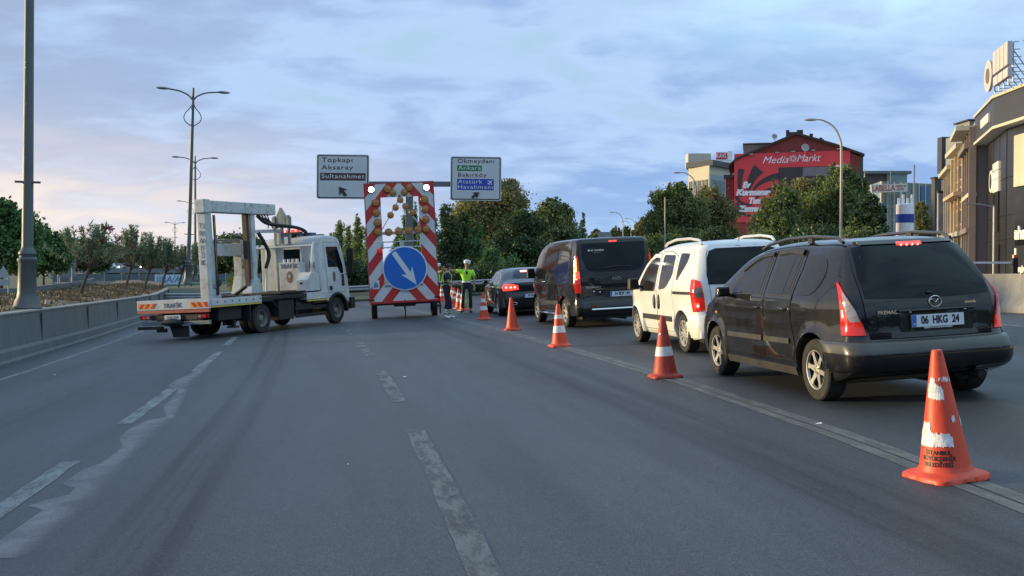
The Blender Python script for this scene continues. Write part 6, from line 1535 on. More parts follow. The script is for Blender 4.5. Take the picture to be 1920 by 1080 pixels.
gr = [(1188, 1270, 398, 96, L_OLIVE, 'left low end of the right grove beside the tall black van'), (1218, 1318, 346, 92, L_MID, 'round tree of the right grove left of the thin lamp post'), (1290, 1378, 352, 98, L_OLIVE, 'tree in front of the pale office building'),
      (1418, 1510, 348, 78, L_MID, 'big tree covering the left of the red advertising banner'), (1440, 1560, 336, 82, L_OLIVE, 'olive toned tree in the middle of the red banner'), (1510, 1640, 318, 80, L_MID, 'tallest tree behind the curved lamp post, right of the red banner'), (1596, 1672, 372, 72, L_DARK, 'dark tree right of the red building, above the people carrier')]
for i, (a, c, y, Z, m, lb) in enumerate(gr):
    tree('broadleaf_tree', lb, 'tree', a, c, y, Z, .3, m, per=1250, leaf=.30, seedv=80 + i, nb=12, hollow=.35, low=-.08, group='grove on the right side of the road')
lowb = [(1195, 1300, 432, 86), (1290, 1400, 420, 84), (1384, 1480, 416, 74), (1470, 1600, 405, 72), (1570, 1660, 412, 68)]
for i, ((a, c, y, Z), lb) in enumerate(zip(lowb, ('right of the tall black van', 'above the left roof rail of the white van', 'above the right roof rail of the white van', 'left of the curved lamp post', 'right of the curved lamp post, above the people carrier roof'))):
    tree('shrub', 'low shrub of the grove, ' + lb, 'shrub', a, c, y, Z, .3, L_DARK if i % 2 else L_MID, 'bush', per=1000, leaf=.26, seedv=100 + i, nb=10, trunk=False)
tree('broadleaf_tree', 'ochre tree between the white advertising tower and the dark pylon', 'tree', 1700, 1752, 382, 150, .5, L_OLIVE, per=700, leaf=.45, seedv=120, low=-.1)
# oleander standards on the median: a fan of branches with long leaves
def oleander(label, px_, ybase, ytop, wpx, Z, zb, seedv, flowers=False):
    rd = random.Random(seedv); k = Z / F; H = (ybase - ytop) * k; wd = wpx * k * 1.75; zb = P(0, ybase, Z).z
    root = empty('oleander_tree', label, 'tree', Matrix.Translation(((px_ - 960) * k, Z, zb)), 'oleanders planted on the median')
    mb = MB(); hf = H * .36; tips = []; C = []; D = []
    mb.tube([(-.12 * wd, 0, -.1), (-.05 * wd, 0, hf * .6), (0, 0, hf)], [.085, .07, .075], 8)
    for i in range(30):
        a = rd.uniform(0, 6.28); sp_ = abs(rd.gauss(0, .75)); sp_ = min(sp_, 1.0); e = Vector((math.cos(a) * wd * .5 * sp_, math.sin(a) * wd * .42 * sp_, H * (1.0 - .32 * sp_ ** 2) * rd.uniform(.90, 1.0)))
        s_ = Vector((0, 0, hf * rd.uniform(.8, 1.0))); md = s_.lerp(e, .5) + Vector((math.cos(a) * .12 * wd * sp_, math.sin(a) * .1 * wd, .0))
        mb.tube([s_, md, e], [.022, .014, .006], 5)
        for t in np.linspace(.36, 1.0, 13):
            p = s_ * (1 - t) ** 2 + md * 2 * t * (1 - t) + e * t * t; tn = (e - md).normalized()
            for q in range(4 if flowers else 7):
                o = Vector((rd.gauss(0, 1), rd.gauss(0, 1), rd.gauss(0, .6))).normalized(); d = (tn * .6 + o * .9).normalized(); C.append(p + d * .10); D.append(d)
        tips.append(e)
    v, f = quads(np.array([tuple(c) for c in C]), .30 if flowers else .25, 5.5, dirs=np.array([tuple(d) for d in D]))
    leaf_mesh('crown', v, f, L_OLEA, root); mb.build('trunk', BARK, root)
    if flowers:
        FM = mat('crimson_flower', (0.22, 0.01, 0.02), 0.6)
        for t in sorted(tips, key=lambda t: -t.x)[:6]:
            pts = np.array([tuple(t)]) + rng.normal(size=(40, 3)) * .07; v, f = quads(pts, .09, 1.2); leaf_mesh('flower_cluster', v, f, FM, root)
    return root
oleander('nearest flowering bush tree with dark red blossoms at its right tip', 170, 546, 417, 92, 44, .38, 1, True)
oleander('oleander second from the left, slender bare trunk', 247, 540, 424, 58, 60, .25, 2)
oleander('oleander third from the left, straight dark trunk', 281, 541, 436, 50, 62, .22, 3)
oleander('oleander in front of the pale blue billboard', 312, 538, 449, 46, 70, .12, 4)
oleander('oleander right beside the tow truck lifting frame', 343, 536, 460, 42, 76, .05, 5)
oleander('oleander seen behind the tall rear post of the tow truck', 366, 534, 455, 40, 84, .0, 6)
tree('shrub', 'round green shrub seen through the tow truck lifting frame', 'shrub', 418, 478, 506, 58, .0, L_MID, 'bush', per=1300, leaf=.14, seedv=130, trunk=False)
tree('shrub', 'dark shrub behind the rear wheels of the lifting frame, left of the round green one', 'shrub', 378, 420, 515, 62, .0, L_DARK, 'bush', per=1200, leaf=.14, seedv=131, trunk=False)
tree('distant_tree', 'brownish far trees behind the tow truck platform', 'tree', 395, 510, 450, 130, -.8, L_DARK, per=900, leaf=.45, seedv=132, low=-.1)
# dry weeds on the median
C = []
for i in range(5200):
    Y = rng.uniform(8, 75); u_ = rng.uniform(-13.2, -7.1) if rng.random() < .7 else -10 + rng.normal() * 1.4; x = cx(u_, Y)
    if u_ > -7.1: continue
    C.append((x, Y, med_z(x, Y) + .03 + rng.random() * .06))
C = np.array(C); cl = np.repeat(C, 3, 0) + rng.normal(size=(len(C) * 3, 3)) * (.09, .09, .03)
v, f = quads(cl, .20, 4.5, up_bias=1.1)
DRY = leafmat('dry_weeds', (0.050, 0.042, 0.026), (0.130, 0.105, 0.062), 1.2)
tag(leaf_mesh('dry_weeds', v, f, DRY, None), 'dry brown weeds and tufts covering the planted median', 'weeds', kind='stuff')
# planted island behind the guardrail
isl = [(-60, 82), (-40, 66), (-24, 59), (-12, 57), (-4, 56.5), (1, 57), (5, 60), (10, 72), (14, 100), (20, 160), (-20, 220), (-80, 200)]
mb = MB(); pts = [(x, y, gz(x) + .12) for x, y in isl]; mb.add(pts + [(x, y, gz(x) - .1) for x, y in isl], [tuple(range(12))] + [(i, (i + 1) % 12, 12 + (i + 1) % 12, 12 + i) for i in range(12)])
tag(mb.build('planted_island', GRASSG, smooth=False), kind='structure')
# guardrail
GALV = mat('galvanised_steel', (0.30, 0.32, 0.33), 0.42, metal=0.6, var=0.15)
gp = [(-58, 80), (-38, 64), (-24, 57.5), (-12, 55.5), (-4, 55.2), (1.2, 55.8), (5.8, 59), (11, 71)]
cr = crom3([(x, y, 0) for x, y in gp], 8); gr_ = empty('guardrail', 'grey steel crash barrier curving in front of the planted island', 'guardrail', Matrix.Identity(4))
vs = []; pf = [(.0, .50), (-.05, .56), (0, .62), (0, .66), (-.05, .72), (0, .78)]
for i, p in enumerate(cr):
    for o, z in pf: vs.append((p.x, p.y + o, gz(p.x) + z + .12))
MB().add(vs, [(i * 6 + j, (i + 1) * 6 + j, (i + 1) * 6 + j + 1, i * 6 + j + 1) for i in range(len(cr) - 1) for j in range(5)]).build('rail', GALV, gr_)
for p in cr[::2]: MB().b2(p.x - .05, p.x + .05, p.y + .02, p.y + .14, gz(p.x) - .1, gz(p.x) + .88).build('post', GALV, gr_)

# ================================================================== STREET LAMPS AND ROAD SIGNS
POLE = mat('lamp_pole_grey', (0.085, 0.095, 0.095), 0.5, metal=0.2, var=0.2, vscale=2, dirt=(.09, .08, .07), dirt_amt=.4); LUM = mat('luminaire_grey', (0.20, 0.21, 0.23), 0.4)
POLE2 = mat('pale_lamp_pole', (0.36, 0.33, 0.31), 0.5, metal=0.2, var=0.12)
def tall_lamp():
    root = empty('street_lamp', '', 'street lamp', group='double armed lamps along the median')
    H = 11.6
    MB().lathe([(.33, 0), (.34, .05), (.30, .10), (.28, .2), (.235, .28), (.215, .4), (.195, 1.10), (.225, 1.15), (.225, 1.2), (.18, 1.24), (.18, 1.28), (.205, 1.32), (.20, 1.36), (.15, 1.42), (.128, 1.50), (.088, H - 1.0), (.06, H + .25), (.001, H + .28)], 20).build('column', POLE, root)
    MB().b2(-.28, .28, -.06, .0, 3.0, 3.05).build('bracket', POLE, root)
    for s in (-1, 1):
        MB().tube(crom3([(0, 0, H - .55), (s * .22, 0, H - .25), (s * .75, 0, H + .0), (s * 1.45, 0, H + .10)], 6), .045, 8).build('arm', POLE, root, ang=70)
        MB().sphere((s * 1.75, 0, H + .11), (.40, .15, .085), 14, 8).build('luminaire', LUM, root)
    for s in (-1, 1):
        MB().tube(crom3([(0, 0, H - .30), (s * .10, 0, H - .85), (s * .46, 0, H - 1.35), (s * .44, 0, H - 1.75), (0, 0, H - 2.10)], 6), .030, 6).build('scroll', POLE, root, ang=70)
    return root
L0 = tall_lamp(); L0['label'] = 'grey lamp column with a moulded base at the left edge, its head out of frame'
L0.matrix_world = Matrix.Translation(((50 - 960) / F * 24.4, 24.4, .46)) @ Matrix.Rotation(R(1.0), 4, 'Y') @ Matrix.Rotation(R(14), 4, 'Z')
for (pxb, ytip, Z, lean, lb) in ((352, 166, 62, 2.0, 'tall double armed street lamp nearest behind the tow truck, full height in view'), (366, 293, 98, .3, 'second double armed street lamp, lower and behind the nearest full one'), (356, 376, 165, 1.0, 'third double armed lamp, its left arm beside the lifting frame'), (328, 416, 215, .3, 'small far double armed lamp above the oleanders'), (318, 444, 285, .3, 'farthest tiny double armed lamp')):
    c = copy_tree(L0); c['label'] = lb; zt = EYE + (HY - ytip) * Z / F
    c.matrix_world = Matrix.Translation(((pxb - 960) / F * Z, Z, zt - 11.85)) @ Matrix.Rotation(R(lean), 4, 'Y') @ Matrix.Rotation(R(14), 4, 'Z')
def curved_lamp():
    root = empty('street_lamp', '', 'street lamp', group='single armed lamps on the right')
    pts = crom3([(0, 0, 0), (0, 0, 4), (0, 0, 7.6), (-.10, 0, 8.4), (-.45, 0, 9.05), (-1.0, 0, 9.4), (-1.35, 0, 9.47)], 6)
    MB().tube(pts, [.085 - .045 * i / len(pts) for i in range(len(pts))], 10).build('pole', POLE2, root, ang=70)
    MB().sphere((-1.75, 0, 9.47), (.42, .16, .09), 14, 8).build('luminaire', mat('pale_luminaire', (.45, .46, .46), .4), root)
    return root
base = curved_lamp()
for i, (pxp, ytop, Z, lb) in enumerate(((1576, 222, 59, 'tall curved single arm lamp post above the people carrier'), (1306, 322, 92, 'curved lamp post in front of the left grove, beside the pale office building'), (1168, 397, 158, 'small far curved lamp post above the tall black van'), (1192, 409, 190, 'tiny far lamp beside the right grove'), (1183, 414, 215, 'farthest tiny lamp beside the right grove'))):
    c = base if i == 0 else copy_tree(base); c['label'] = lb; zt = EYE + (HY - ytop) * Z / F
    c.matrix_world = Matrix.Translation(((pxp - 960) / F * Z, Z, zt - 9.55)) @ Matrix.Rotation(R(-4), 4, 'Z')
MB().cyl((0, 0, 0), (0, 0, 6.2), .06, .045, n=10).build('pole', POLE2, None).matrix_world = Matrix.Translation((286.5 / F * 80, 80, .75))
tag(bpy.data.objects['pole'] if 'pole' in bpy.data.objects and bpy.data.objects['pole'].parent is None else [o for o in bpy.data.objects if o.name.startswith('pole') and o.parent is None and o.type == 'MESH'][-1], 'plain thin pole left of the curved lamp in front of the left grove', 'pole')
lp = empty('lamp_post', 'thin lamp post with a short level arm in front of the dark shop building', 'lamp post', Matrix.Translation((903 / F * 38, 38, .8)))
MB().cyl((0, 0, 0), (0, 0, 2.95), .045, n=8).build('pole', POLE2, lp); MB().tube([(0, 0, 2.9), (-.5, 0, 3.0), (-.9, 0, 3.02)], .02, 6).build('arm', POLE2, lp); MB().sphere((-1.0, 0, 3.02), (.13, .06, .03), 10, 6).build('luminaire', LUM, lp)
bar = empty('car_park_barrier', 'white horizontal car park barrier at the foot of the dark building', 'barrier', Matrix.Translation((17.6, 37, .8)))
MB().b2(-1.0, .55, -.03, .03, .80, .87).build('boom', WHITET, bar); MB().b2(.45, .62, -.12, .12, 0, 1.0).build('post', TRIM, bar); MB().cyl((.54, 0, 1.0), (.54, 0, 1.12), .07, n=10).build('beacon', ORANGEL, bar)
# gantry sign
SF = mat('road_sign_face', (0.50, 0.54, 0.56), 0.45, var=0.05, vscale=1); SBK = mat('sign_black', (0.02, 0.022, 0.025), .5); SBR = mat('sign_brown', (0.060, 0.028, 0.032), .45); SGR = mat('sign_green', (0.012, 0.16, 0.055), .45); SBL = mat('sign_panel_blue', (0.015, 0.06, 0.38), .45); SLET = mat('sign_letters_white', (.66, .70, .72), .5); GBEAM = mat('gantry_grey', (.13, .14, .14), .5, metal=.3)
Zg = 64; k = Zg / F
def sp2(px_, py_): return ((px_ - 960) * k, EYE - (py_ - HY) * k)
gan = empty('sign_gantry', 'T shaped grey steel gantry post and beam behind the striped trailer board', 'gantry', Matrix.Translation(((767 - 960) * k, Zg + .3, gz(-6))))
zb_ = sp2(0, 344)[1] - gz(-6)
MB().b2(-.22, .22, -.2, .2, 0, zb_ - .15).build('post', GBEAM, gan, bev=.02); MB().b2(-(767 - 640) * k, (900 - 767) * k, -.16, .16, zb_ - .18, zb_ + .13).build('beam', GBEAM, gan, bev=.02)
def road_sign(label, x0, x1, y0, y1, items):
    a, zt = sp2(x0, y0); b_, zb = sp2(x1, y1); w_, h_ = b_ - a, zt - zb
    root = empty('road_sign', label, 'road sign', Matrix.Translation(((a + b_) / 2, Zg - .1, zb)) @ Matrix.Rotation(R(.6), 4, 'Y'))
    def rr(w2, h2, r_, n=5):
        out = []
        for cx_, cz_, a0 in ((w2 - r_, h2 - r_, 0), (-w2 + r_, h2 - r_, 90), (-w2 + r_, -h2 + r_, 180), (w2 - r_, -h2 + r_, 270)):
            out += [(cx_ + r_ * math.cos(R(a0 + 90 * i / n)), cz_ + r_ * math.sin(R(a0 + 90 * i / n))) for i in range(n + 1)]
        return out
    Mc = Matrix.Translation((0, 0, h_ / 2)) @ RX
    bk = MB().prism(rr(w_ / 2 + .05, h_ / 2 + .05, .12), Mc @ Matrix.Translation((0, 0, -.06)), .058).build('panel', SF, root)
    MB().prism(rr(w_ / 2, h_ / 2, .12), Mc, .006).build('border', SBK, root); MB().prism(rr(w_ / 2 - .065, h_ / 2 - .065, .08), Mc @ Matrix.Translation((0, 0, .008)), .005).build('face', SF, root)
    for it in items:
        if it[0] == 't':
            _, s, px_, py_, hpx, m, wpx = it; q = sp2(px_, py_); o = text(s, hpx * k * 1.30, Matrix.Translation((q[0] - (a + b_) / 2, -.026, q[1] - zb)) @ RX, m, root, depth=.004, bold=.0, spacing=1.12, name='lettering')
            wd = max(v.co.x for v in o.data.vertices) - min(v.co.x for v in o.data.vertices); sx = wpx * k / wd; c_ = q[0] - (a + b_) / 2
            for v in o.data.vertices: v.co.x = c_ + (v.co.x - c_) * sx
        elif it[0] == 'r':
            _, X0, X1, Y0, Y1, m = it; q0 = sp2(X0, Y0); q1 = sp2(X1, Y1); MB().b2(q0[0] - (a + b_) / 2, q1[0] - (a + b_) / 2, -.020, -.014, q1[1] - zb, q0[1] - zb).build('colour_panel', m, root)
        elif it[0] == 'a':
            _, px_, py_, ln, ang = it; q = sp2(px_, py_); Ma = Matrix.Translation((q[0] - (a + b_) / 2, -.016, q[1] - zb)) @ RX @ Matrix.Rotation(R(ang), 4, 'Z') @ Matrix.Scale(ln * k, 4)
            MB().prism([(-.5, -.13), (-.02, -.13), (-.12, -.42), (.5, 0), (-.12, .42), (-.02, .13), (-.5, .13)], Ma, .08).build('arrow', SBK, root)
        elif it[0] == 'p':
            _, px_, py_, ln, ang = it; q = sp2(px_, py_); Ma = Matrix.Translation((q[0] - (a + b_) / 2, -.024, q[1] - zb)) @ RX @ Matrix.Rotation(R(ang), 4, 'Z') @ Matrix.Scale(ln * k, 4)
            MB().prism([(-.5, -.05), (-.42, -.22), (-.30, -.20), (-.30, -.07), (-.02, -.07), (-.22, -.48), (-.10, -.48), (.16, -.07), (.42, -.06), (.5, 0), (.42, .06), (.16, .07), (-.10, .48), (-.22, .48), (-.02, .07), (-.30, .07), (-.30, .20), (-.42, .22), (-.5, .05)], Ma, .05).build('aeroplane_symbol', SLET, root)
    return root
road_sign('left road sign reading Topkapı, Aksaray and Sultanahmet with an up-left arrow', 596, 691, 292, 372,
    [('t', 'Topkapı', 633, 301, 9, SBK, 57), ('t', 'Aksaray', 633, 315, 9, SBK, 59), ('r', 601, 686, 325, 339, SBR), ('t', 'Sultanahmet', 643.5, 331.5, 9, SLET, 80), ('a', 643, 359, 21, 128)])
road_sign('right road sign with green and blue panels reading Ankara and Atatürk Havalimanı', 846, 938, 296, 375,
    [('t', 'Okmeydanı', 892, 303, 8, SBK, 68), ('r', 857, 903, 311, 321.5, SGR), ('t', 'Ankara', 880, 316, 8, SLET, 42), ('t', 'Bakırköy', 885, 329, 8, SBK, 53), ('r', 857, 925.5, 336, 357, SBL), ('t', 'Atatürk', 881, 341.5, 8, SLET, 45), ('t', 'Havalimanı', 891, 351.5, 7.5, SLET, 65), ('p', 919, 342, 11, 45), ('a', 892, 366, 17, 36)])
def sign_back(label, x0, x1, y0, y1, Z, leg, n=1):
    a = P(x0, y0, Z); b_ = P(x1, y1, Z); root = empty('road_sign', label, 'road sign', Matrix.Translation((a.x, Z, b_.z)))
    mb = MB().b2(0, b_.x - a.x, -.03, .03, 0, a.z - b_.z); mb.build('panel', mat('sign_back_grey', (.20, .22, .24), .6, var=.15, vscale=1), root)
    for i in range(5): x = (b_.x - a.x) * (i + .5) / 5; MB().b2(x - .03, x + .03, -.06, -.03, .05, a.z - b_.z - .05).build('rib', GALV, root)
    for t in (.2, .8): x = (b_.x - a.x) * t; MB().cyl((x, .08, -leg), (x, .08, .3), .06, n=8).build('post', GALV, root)
sign_back('grey backs of large road signs among the left trees', 100, 143, 477, 502, 80, 2.0); sign_back('lower grey sign back below the upper one among the left trees', 104, 141, 503, 520, 82, 1.2)
sign_back('small far sign back above the tall black van, left one', 1063, 1083, 435, 447, 130, 5); sign_back('small far sign back above the tall black van, beside the brake light', 1121, 1146, 435, 446, 150, 5)
ts = empty('warning_sign', 'small triangular sign back at the left edge below the trees', 'road sign', Matrix.Translation(P(9, 541, 40)))
MB().prism([(-.33, 0), (.20, 0), (-.05, .48)], Matrix.Translation((0, 0, .42)) @ RX, .02).build('triangle', mat('pale_sign_grey', (.30, .34, .36), .5), ts); MB().prism([(-.26, 0), (.2, 0), (.2, .25), (-.26, .25)], Matrix.Translation((0, .01, .12)) @ RX, .02).build('plate', MATS['pale_sign_grey'], ts); MB().cyl((.12, .03, -.4), (.12, .03, .5), .03, n=8).build('post', GALV, ts)

# unseen woods added on either side and behind, to darken reflections in the cars
def wood(name, label, segs, n, leaf, m):
    P_ = []
    for _ in range(n):
        (x0, y0), (x1, y1), h0, h1 = segs[int(rng.integers(len(segs)))]; t = rng.random(); x = x0 + (x1 - x0) * t; y = y0 + (y1 - y0) * t
        H = h0 + (h1 - h0) * (.5 + .5 * math.sin(t * 19 + x * .3)); z = gz(x) + H * rng.random() ** .8; P_.append((x + rng.normal() * 1.6, y + rng.normal() * 1.6, z))
    v, f = quads(np.array(P_), leaf, 1.5); tag(leaf_mesh(name, v, f, m, None), label, 'wood', kind='stuff')
wood('unseen_wood', 'unseen dark woods added behind the viewpoint to darken car reflections', [((-70, -75), (-10, -80), 7, 12), ((-10, -80), (60, -70), 8, 14), ((60, -70), (75, 10), 7, 11)], 9000, 2.4, L_DARK)
wood('unseen_wood', 'unseen lower woods added left of the view to darken car side reflections', [((-75, -70), (-62, 10), 3, 5.5)], 4500, 1.6, L_MID)
# ================================================================== BUILDINGS
def fmat(name, c, **k): return mat(name, c, k.pop('rough', .8), vscale=k.pop('vscale', .6), **k)
def inst(src, parent, M_):
    c = src.copy(); col.objects.link(c); c.parent = parent; c.matrix_local = M_; return c
WGL = mat('office_glass', (0.03, 0.05, 0.06), 0.08, var=.3, spec=.8)
# --- red building with the advertising banner
Zb = 130.0; k = Zb / F
bx = (1496 - 960) * k; g0 = .6
def bz(py_): return EYE - (py_ - HY) * k - g0
def bxx(px_): return (px_ - 1496) * k
red = empty('brick_building', 'dark red gabled building carrying a huge red advertising banner', 'building', Matrix.Translation((bx, Zb, g0)) @ Matrix.Rotation(R(-13), 4, 'Z'))
REDW = fmat('dark_red_cladding', (0.22, 0.040, 0.032), var=.15)
def corrug(m):
    t = m.node_tree; b = t.nodes['Principled BSDF']; tc = t.nodes.new('ShaderNodeTexCoord'); w_ = t.nodes.new('ShaderNodeTexWave'); w_.inputs['Scale'].default_value = 1.3; t.links.new(tc.outputs['Object'], w_.inputs['Vector'])
    bp = t.nodes.new('ShaderNodeBump'); bp.inputs['Strength'].default_value = .6; bp.inputs['Distance'].default_value = .08; t.links.new(w_.outputs[0], bp.inputs['Height']); t.links.new(bp.outputs[0], b.inputs['Normal'])
corrug(REDW)
gab = [(bxx(1380), 0), (bxx(1606), 0), (bxx(1606), bz(297)), (bxx(1560), bz(275)), (bxx(1492), bz(252)), (bxx(1380), bz(296))]
MB().prism(gab, RX, -13).build('wall', REDW, red, smooth=False)
ROOF = fmat('dark_roof', (.045, .035, .032))
mb = MB(); 
rl = [(bxx(1368), bz(306)), (bxx(1382), bz(294)), (bxx(1492), bz(249)), (bxx(1562), bz(272)), (bxx(1613), bz(292))]
top = [(x, z) for x, z in rl] + [(x, z - .28) for x, z in reversed(rl)]
MB().prism(top, Matrix.Translation((0, -.35, 0)) @ RX, -13.8).build('roof', ROOF, red, smooth=False)
mb = MB().b2(bxx(1606), bxx(1611), 0, .6, bz(345), bz(294)).b2(bxx(1606), bxx(1610), .5, 6, 0, bz(300)); mb.build('gutter', fmat('green_trim', (.03, .07, .055)), red)
MB().b2(bxx(1362), bxx(1380) - .01, .6, 9, 0, bz(331)).build('side_wing', REDW, red, smooth=False); MB().b2(bxx(1359), bxx(1382), .3, 9.2, bz(331), bz(325)).build('wing_roof', ROOF, red)
MB().b2(bxx(1361), bxx(1363), .45, .6, 0, bz(332)).build('drain_pipe', POLE2, red)
MB().b2(bxx(1395), bxx(1452), 3, 9, bz(300), bz(264)).build('roof_parapet', fmat('brown_brick', (.16, .13, .11), var=.35), red); MB().b2(bxx(1394), bxx(1455), 2.9, 9.2, bz(264), bz(261.5)).build('parapet_coping', ROOF, red)
for a, c, y0, y1 in ((1474, 1480, 252, 241), (1480, 1494, 253, 245), (1494, 1505, 254, 241.5), (1517, 1523, 262, 249), (1535, 1540, 268, 257), (1540, 1543, 270, 260)):
    MB().b2(bxx(a), bxx(c), 1.5, 2.2, bz(y0) - .4, bz(y1)).build('chimney', ROOF, red)
def dish(px_, py_, r_, yy, parent):
    M_ = Matrix.Translation((bxx(px_), yy, bz(py_))) @ Matrix.Rotation(R(15), 4, 'Z') @ Matrix.Rotation(R(75), 4, 'X')
    MB().lathe([(.001, -.12 * r_), (r_ * .5, -.06 * r_), (r_, .1 * r_), (r_, .13 * r_), (r_ * .5, -.02 * r_), (.001, -.08 * r_)], 20, M_).cyl((bxx(px_), yy, bz(py_)), (bxx(px_), yy + .3, bz(py_) - r_ * 1.3), .05, n=6).build('satellite_dish', fmat('dish_grey', (.33, .32, .31)), parent)
dish(1507.5, 279, .50, -.75, red); dish(1453, 252, .36, 2, red)
ban = empty('advertising_banner', 'huge bright red banner with white lettering hanging on the gabled building', 'banner', red.matrix_world @ Matrix.Translation((0, -.14, 0)))
BRED = fmat('banner_red', (0.72, 0.050, 0.058), var=.06, rough=.6); BDK = fmat('banner_dark', (.045, .032, .036), rough=.6); BGY = fmat('banner_grey', (.17, .16, .17), rough=.6); BWH = fmat('banner_white', (.78, .78, .78), rough=.6)
q = [(bxx(1378.5), bz(286.5)), (bxx(1588), bz(285.0)), (bxx(1588), bz(416)), (bxx(1378.5), bz(416))]
MB().prism([q[3], q[2], q[1], q[0]], RX, -.06).build('sheet', BRED, ban)
MB().prism([(bxx(1460), bz(425)), (bxx(1588), bz(425)), (bxx(1588), bz(313)), (bxx(1460), bz(314))], Matrix.Translation((0, -.012, 0)) @ RX, .006).build('dark_panel', BDK, ban)
MB().prism([(bxx(1504), bz(331)), (bxx(1588), bz(331)), (bxx(1588), bz(314)), (bxx(1504), bz(315))], Matrix.Translation((0, -.02, 0)) @ RX, .006).build('grey_panel', BGY, ban)
MB().prism([(bxx(1562), bz(320)), (bxx(1588), bz(320)), (bxx(1588), bz(311)), (bxx(1562), bz(311.5))], Matrix.Translation((0, -.028, 0)) @ RX, .006).build('white_strip', BWH, ban)
def swirl(p0, p1, p2, w0, w1):
    n = 12; A_ = []; B_ = []
    for i in range(n + 1):
        t = i / n; x = (1 - t) ** 2 * p0[0] + 2 * t * (1 - t) * p1[0] + t * t * p2[0]; y = (1 - t) ** 2 * p0[1] + 2 * t * (1 - t) * p1[1] + t * t * p2[1]
        dx_ = 2 * (1 - t) * (p1[0] - p0[0]) + 2 * t * (p2[0] - p1[0]); dy_ = 2 * (1 - t) * (p1[1] - p0[1]) + 2 * t * (p2[1] - p1[1]); l = math.hypot(dx_, dy_); w_ = (w0 + (w1 - w0) * t) / 2
        A_.append((bxx(x - dy_ / l * w_), bz(y + dx_ / l * w_))); B_.append((bxx(x + dy_ / l * w_), bz(y - dx_ / l * w_)))
    vs = [(x, -.018, z) for pr in zip(A_, B_) for x, z in pr]; return MB().add(vs, [(2 * i, 2 * i + 1, 2 * i + 3, 2 * i + 2) for i in range(n)])
for i, s in enumerate([((1392, 315), (1386, 345), (1391, 368), 12, 4), ((1424, 315), (1406, 335), (1403, 366), 22, 4), ((1462, 330), (1424, 334), (1412, 360), 13, 3), ((1470, 352), (1432, 352), (1418, 372), 9, 3), ((1383, 366), (1386, 384), (1412, 383), 7, 4), ((1382, 380), (1390, 396), (1420, 392), 8, 3), ((1386, 392), (1396, 408), (1430, 402), 7, 3)]):
    swirl(*s).build('dark_swirl', BDK, ban)
def btext(s, px0, px1, py_, hpx, shear=.0, bold=.05):
    o = text(s, hpx * k * 1.35, Matrix.Translation((0, -.03, bz(py_))) @ RX, BWH, ban, depth=.008, bold=bold, shear=shear)
    xs_ = [v.co.x for v in o.data.vertices]; a, c = min(xs_), max(xs_)
    for v in o.data.vertices: v.co.x = bxx(px0) + (v.co.x - a) / (c - a) * (px1 - px0) * k
    return o
btext('Media', 1431, 1478, 300, 14, .35, .0); btext('Markt', 1493, 1536, 298, 14, .35, .0)
mb = MB()
for i in range(14):
    a = 2 * math.pi * i / 14; c_ = Vector((bxx(1486), -.03, bz(298))); d = Vector((math.cos(a), 0, math.sin(a))); mb.beam(c_ + d * .16, c_ + d * .5, .05, .10, up=(0, 1, 0))
mb.build('flower_emblem', BWH, ban)
btext('Ev', 1394, 1410, 346, 11, .25, .07); btext('Kurmanın', 1382, 1446, 360, 11, .25, .07); btext('Tam', 1406, 1430, 376, 11, .25, .07); btext('Zamanı', 1385, 1432, 391, 11, .25, .07)
for i, (a, y) in enumerate(((1410, 288.5), (1457, 286.5), (1486, 285.3), (1522, 284), (1568, 282.5))): MB().b2(bxx(a - 3.5), bxx(a + 3.5), -.3, .05, bz(y) - .05, bz(y) + .09).build('fixing', POLE2, ban)

# --- generic block with two visible faces and individual windows
def win_grid(root, M_face, x0, x1, z0, z1, nx, nz, gx, gz_, m, fm=None, name='window', d_=.06):
    w_ = (x1 - x0 - gx * (nx + 1)) / nx; h_ = (z1 - z0 - gz_ * (nz + 1)) / nz
    src = None
    for i in range(nx):
        for j in range(nz):
            M_ = M_face @ Matrix.Translation((x0 + gx + i * (w_ + gx), -.0, z0 + gz_ + j * (h_ + gz_)))
            if src is None:
                mb = MB().b2(0, w_, -.03, d_, 0, h_, 0)
                if fm is not None:
                    t = min(.12, w_ * .1)
                    for a in ((0 - t, 0, -t, h_ + t), (w_, w_ + t, -t, h_ + t)): mb.b2(a[0], a[1], -d_ - .03, d_, a[2], a[3], 1)
                    for a in ((-t, w_ + t, -t, 0), (-t, w_ + t, h_, h_ + t)): mb.b2(a[0], a[1], -d_ - .04, d_, a[2], a[3], 1)
                    mb.b2(w_ / 2 - t * .3, w_ / 2 + t * .3, -.05, d_, 0, h_, 1)
                src = mb.build(name, [m, fm or m], root); src.matrix_local = M_
            else: inst(src, root, M_)
def face_m(p0, p1, z):     # local x along p0->p1, -y outwards (to the right of travel is inside)
    d = Vector((p1[0] - p0[0], p1[1] - p0[1], 0)); a = math.atan2(d.y, d.x); return Matrix.Translation((p0[0], p0[1], z)) @ Matrix.Rotation(a, 4, 'Z'), d.length
def block(name, label, cat, plan, z0, h_, m, group=None):
    c = plan[0]; root = empty(name, label, cat, Matrix.Translation((c[0], c[1], z0)), group)
    pl_ = [(x - c[0], y - c[1]) for x, y in plan]
    MB().prism(pl_, Matrix.Identity(4), h_).build('wall', m, root, smooth=False); return root, pl_
